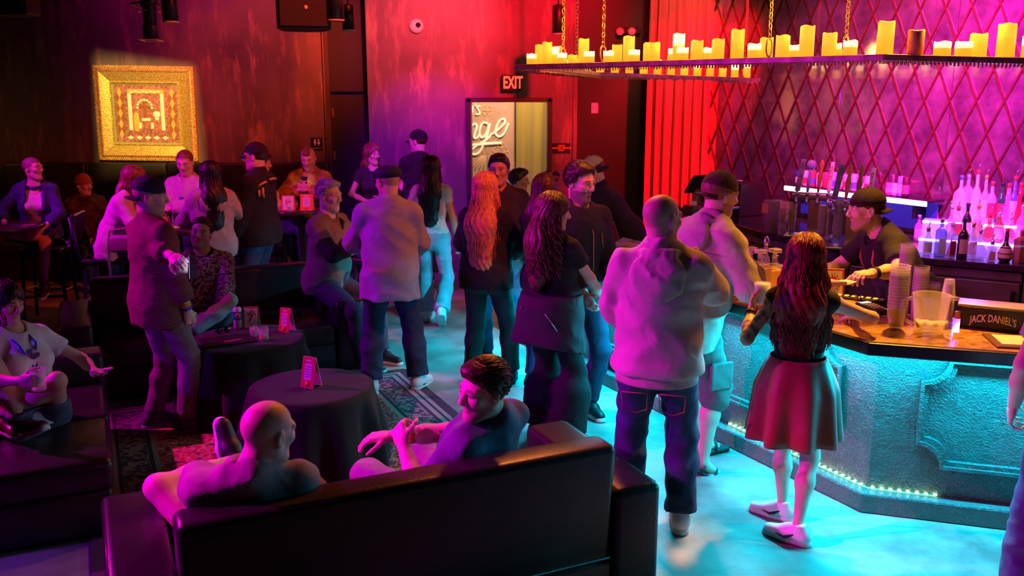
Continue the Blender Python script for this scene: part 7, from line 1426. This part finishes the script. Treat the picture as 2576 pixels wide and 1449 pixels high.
# stepped glowing bottle display
dE = (bbp[5] - bbp[3]).normalized(); nE = Vector((-dE.y, dE.x, 0)); O_ = bbp[3] + dE * -.10
def disp(s_, n_, z): q = O_ + dE * s_ + nE * n_; return Vector((q.x, q.y, z))
stp = empty('bottle_steps', disp(.46, .5, zc), math.atan2(dE.y, dE.x), 'glowing violet stepped display under the liquor bottles', 'display')
for k, (n0, n1, zt, m_) in enumerate(((.27, .43, .12, M_GLOWV), (.43, .60, .25, M_GLOWV))):
    mobj('step', box(.98, n1 - n0 - .004, zt, (0, (n0 + n1) / 2 - .5, zt / 2), .004), m_, stp); mobj('step_edge', box(.98, .008, .018, (0, n0 - .5 - .003, zt - .009)), M_GLOW, stp)
def bottle(p, kind, h, r_, gm, liq, lab, cap, label, lw=.5):
    t = empty('liquor_bottle', p, random.uniform(-.3, .3), label, 'bottle', 'bottles on the back bar'); sx = 1.0
    if kind == 'std': prof = [(r_ * .9, 0), (r_, .01), (r_, h * .60), (r_ * .8, h * .67), (.014, h * .77), (.0125, h * .97), (.015, h)]
    elif kind == 'slim': prof = [(r_ * .95, 0), (r_, .008), (r_, h * .52), (r_ * .7, h * .62), (.013, h * .72), (.0125, h)]
    elif kind == 'cone': prof = [(r_, 0), (r_ * 1.05, .012), (r_ * .85, h * .3), (.018, h * .75), (.014, h)]
    elif kind == 'bulb': prof = [(r_ * .7, 0), (r_, h * .14), (r_ * 1.02, h * .28), (r_ * .75, h * .46), (.016, h * .60), (.014, h)]
    else: prof = [(r_ * .95, 0), (r_, .01), (r_, h * .70), (r_ * .6, h * .77), (.014, h * .80), (.014, h)]
    n = 4 if kind == 'square' else 18; g = lathe(prof, n, smooth=(n > 4)); mobj('glass', g, gm, t, rot=(0, 0, R(45) if n == 4 else 0))
    if liq: mobj('liquor', lathe([(max(q[0] * .86, .008), max(.008, q[1])) for q in prof if q[1] < h * .62] + [(0, h * .60)], n, smooth=(n > 4)), liq, t, rot=(0, 0, R(45) if n == 4 else 0))
    if lab: 
        if n == 4: mobj('label', box(r_ * 1.25, .002, h * .42, (0, -r_ * .715, h * .30)), lab, t)
        else:
            rr = lambda z: np.interp(z, [q[1] for q in prof], [q[0] for q in prof]) + .0012; za, zb_ = h * .14, h * .14 + h * lw * .75; v, f = [], []
            for j, zz in enumerate(np.linspace(za, zb_, 5)):
                for i in range(11): a_ = -math.pi / 2 + (i / 10 - .5) * 2.6; v.append((rr(zz) * math.cos(a_), rr(zz) * math.sin(a_), zz))
            for j in range(4):
                for i in range(10): f.append((j * 11 + i, j * 11 + i + 1, (j + 1) * 11 + i + 1, (j + 1) * 11 + i))
            mobj('label', pydata(v, f, True), lab, t)
    cp_ = mobj('cap', lathe([(.0155, h - .02), (.0165, h + .012), (.012, h + .016), (0, h + .016)], 12), cap, t)
    if random.random() < .45: mobj('pour_spout', tube([(0, 0, h + .014), (0, -.004, h + .045), (.008, -.012, h + .065)], .0042, 6), MATS['steel'], t)
G_CLR = mat('bottle_glass', (.85, .85, .95), .05, alpha=.42, coat=1); G_FRO = mat('frosted_glass', (.85, .82, .95), .45, alpha=.75); G_BLU = mat('blue_glass', (.12, .25, .8), .08, alpha=.6, coat=1); G_DRK = mat('dark_glass', (.03, .015, .02), .06, coat=1); G_GRN = mat('green_glass', (.03, .16, .06), .08, alpha=.85, coat=1); G_RED = mat('red_glass', (.75, .04, .05), .08, alpha=.75, coat=1); G_PNK = mat('pink_glass', (.9, .45, .65), .08, alpha=.5, coat=1); G_AMB = mat('amber_bottle_glass', (.45, .12, .02), .08, alpha=.85, coat=1)
Q_W = mat('label_white', (.85, .80, .85), .6); Q_C = mat('label_cream', (.75, .52, .28), .6); Q_R = mat('label_red', (.6, .05, .1), .6); Q_B = mat('label_dark', (.05, .05, .1), .6); Q_T = mat('label_tan', (.62, .30, .12), .6); N_R = mat('cap_red', (.7, .05, .05), .4); N_B = mat('cap_black', (.02, .02, .02), .4); N_G = mat('cap_gold', (.8, .5, .15), .3, .7); N_S = mat('cap_silver', (.7, .7, .75), .3, .7); N_U = mat('cap_blue', (.1, .2, .7), .4)
def col_s(px, n_):  # distance along the display of picture column px
    lo, hi = -.6, 1.6
    for _ in range(40):
        m_ = (lo + hi) / 2; q = disp(m_, n_, zc)
        if 1288 + FPX * q.x / (q.y * math.cos(PITCH) + 1.25 * math.sin(PITCH)) < px: lo = m_
        else: hi = m_
    return lo
front = [(2332, 'std', .22, .034, G_CLR, None, Q_W, N_S, 'short clear bottle with white label at the near end of the front row'), (2364, 'square', .30, .044, G_BLU, None, Q_W, N_S, 'square blue gin bottle with long white label in the front row'), (2391, 'square', .27, .040, G_CLR, G_RED, Q_R, Q_W, 'square clear bottle with red label in the front row'), (2420, 'std', .31, .042, G_DRK, None, Q_C, N_B, 'dark bottle with cream label in the front row'), (2443, 'std', .28, .036, G_CLR, None, Q_W, N_G, 'clear bottle with gold cap behind the round decanter bottle'), (2462, 'bulb', .23, .060, G_CLR, None, None, N_S, 'round bellied clear bottle in the front row'), (2494, 'square', .15, .036, G_CLR, G_AMB, Q_C, N_S, 'small square bottle with cream label in the front row'), (2528, 'bulb', .25, .055, G_DRK, None, Q_C, N_R, 'dark bellied bottle with round cream label and red cap'), (2565, 'square', .26, .050, G_AMB, None, Q_T, G_PNK, 'square bottle with tan label at the picture edge')]
mid = [(2386, 'slim', .27, .035, G_PNK, None, Q_W, Q_W, 'pink bottle with white cap on the first glowing step'), (2402, 'std', .26, .034, G_CLR, None, Q_R, N_R, 'clear bottle with red cap on the first glowing step'), (2425, 'std', .29, .036, G_DRK, None, Q_W, N_B, 'dark bottle with black pour spout on the first glowing step'), (2452, 'std', .28, .034, G_CLR, G_AMB, Q_C, N_G, 'cork topped bottle on the first glowing step'), (2482, 'bulb', .22, .050, G_RED, None, None, N_R, 'stout red bottle on the first glowing step'), (2506, 'std', .23, .040, G_RED, None, Q_W, N_S, 'red bottle with white label on the first glowing step'), (2535, 'bulb', .20, .048, G_PNK, G_RED, None, N_S, 'squat pink bottle on the first glowing step'), (2562, 'std', .30, .040, G_PNK, None, Q_W, N_S, 'pale pink bottle at the edge of the first glowing step')]
back = [(2403, 'std', .37, .055, G_FRO, None, Q_W, N_U, 'frosted white bottle with blue cap on the top step'), (2420, 'square', .38, .045, G_CLR, None, None, N_S, 'square clear bottle half hidden on the top step'), (2442, 'slim', .42, .044, G_FRO, None, Q_W, N_R, 'tallest frosted bottle with red cap on the top step'), (2464, 'slim', .38, .040, G_CLR, None, Q_W, N_G, 'clear bottle with gold spout on the top step'), (2481, 'std', .33, .040, G_CLR, None, Q_R, N_R, 'clear bottle with pink label and red cap on the top step'), (2506, 'std', .33, .036, G_GRN, None, Q_R, N_B, 'green bottle with red label on the top step'), (2522, 'cone', .32, .055, G_PNK, None, None, N_R, 'pale pink cone shaped bottle on the top step'), (2536, 'slim', .38, .036, G_BLU, None, Q_W, N_R, 'blue bottle with long red cap on the top step'), (2552, 'cone', .33, .052, G_RED, None, None, N_R, 'red cone shaped bottle on the top step'), (2566, 'std', .37, .040, G_DRK, None, Q_R, N_B, 'dark bottle with black spout on the top step')]
for row, n_, z_ in ((front, .13, zc), (mid, .345, zc + .12), (back, .51, zc + .25)):
    for (px, kd, h, r_, gm, lq, lb, cpm, lbl) in row: bottle(disp(col_s(px, n_), n_, z_), kd, h, r_, gm, lq, lb, cpm, lbl)
for i, (px, py, gm, lb, cpm, h) in enumerate(((2288, 574, G_DRK, Q_C, N_R, .30), (2302, 582, G_AMB, Q_T, N_R, .31), (2318, 580, G_DRK, Q_B, N_B, .29), (2334, 588, G_DRK, Q_W, N_R, .30), (2350, 596, G_CLR, Q_W, N_S, .26), (2308, 606, G_PNK, Q_W, N_S, .22))):
    bottle(ground(px, py, zc), 'std', h, .036, gm, None, lb, cpm, 'bottle in the cluster behind the bartender\'s shoulder, ' + ORD[i] + ' from the taps')
pl_ = bpy.data.lights.new('display_glow', 'POINT'); pl_.color = (.45, .2, 1); pl_.energy = 10; pl_.shadow_soft_size = .1; po = bpy.data.objects.new('display_glow', pl_); COL.objects.link(po); po.location = disp(.4, .12, zc + .75)
for nm_ in ('wax_short', 'wax_tall', 'candle_flame', 'led_turquoise', 'led_green', 'led_carrier', 'exit_glow', 'cream_glow_paint', 'indicator_green', 'lit_screen', 'lcd', 'whisky_glow', 'red_liqueur_glow'):
    m_ = bpy.data.materials.get(nm_)
    if m_: m_.cycles.emission_sampling = 'NONE'
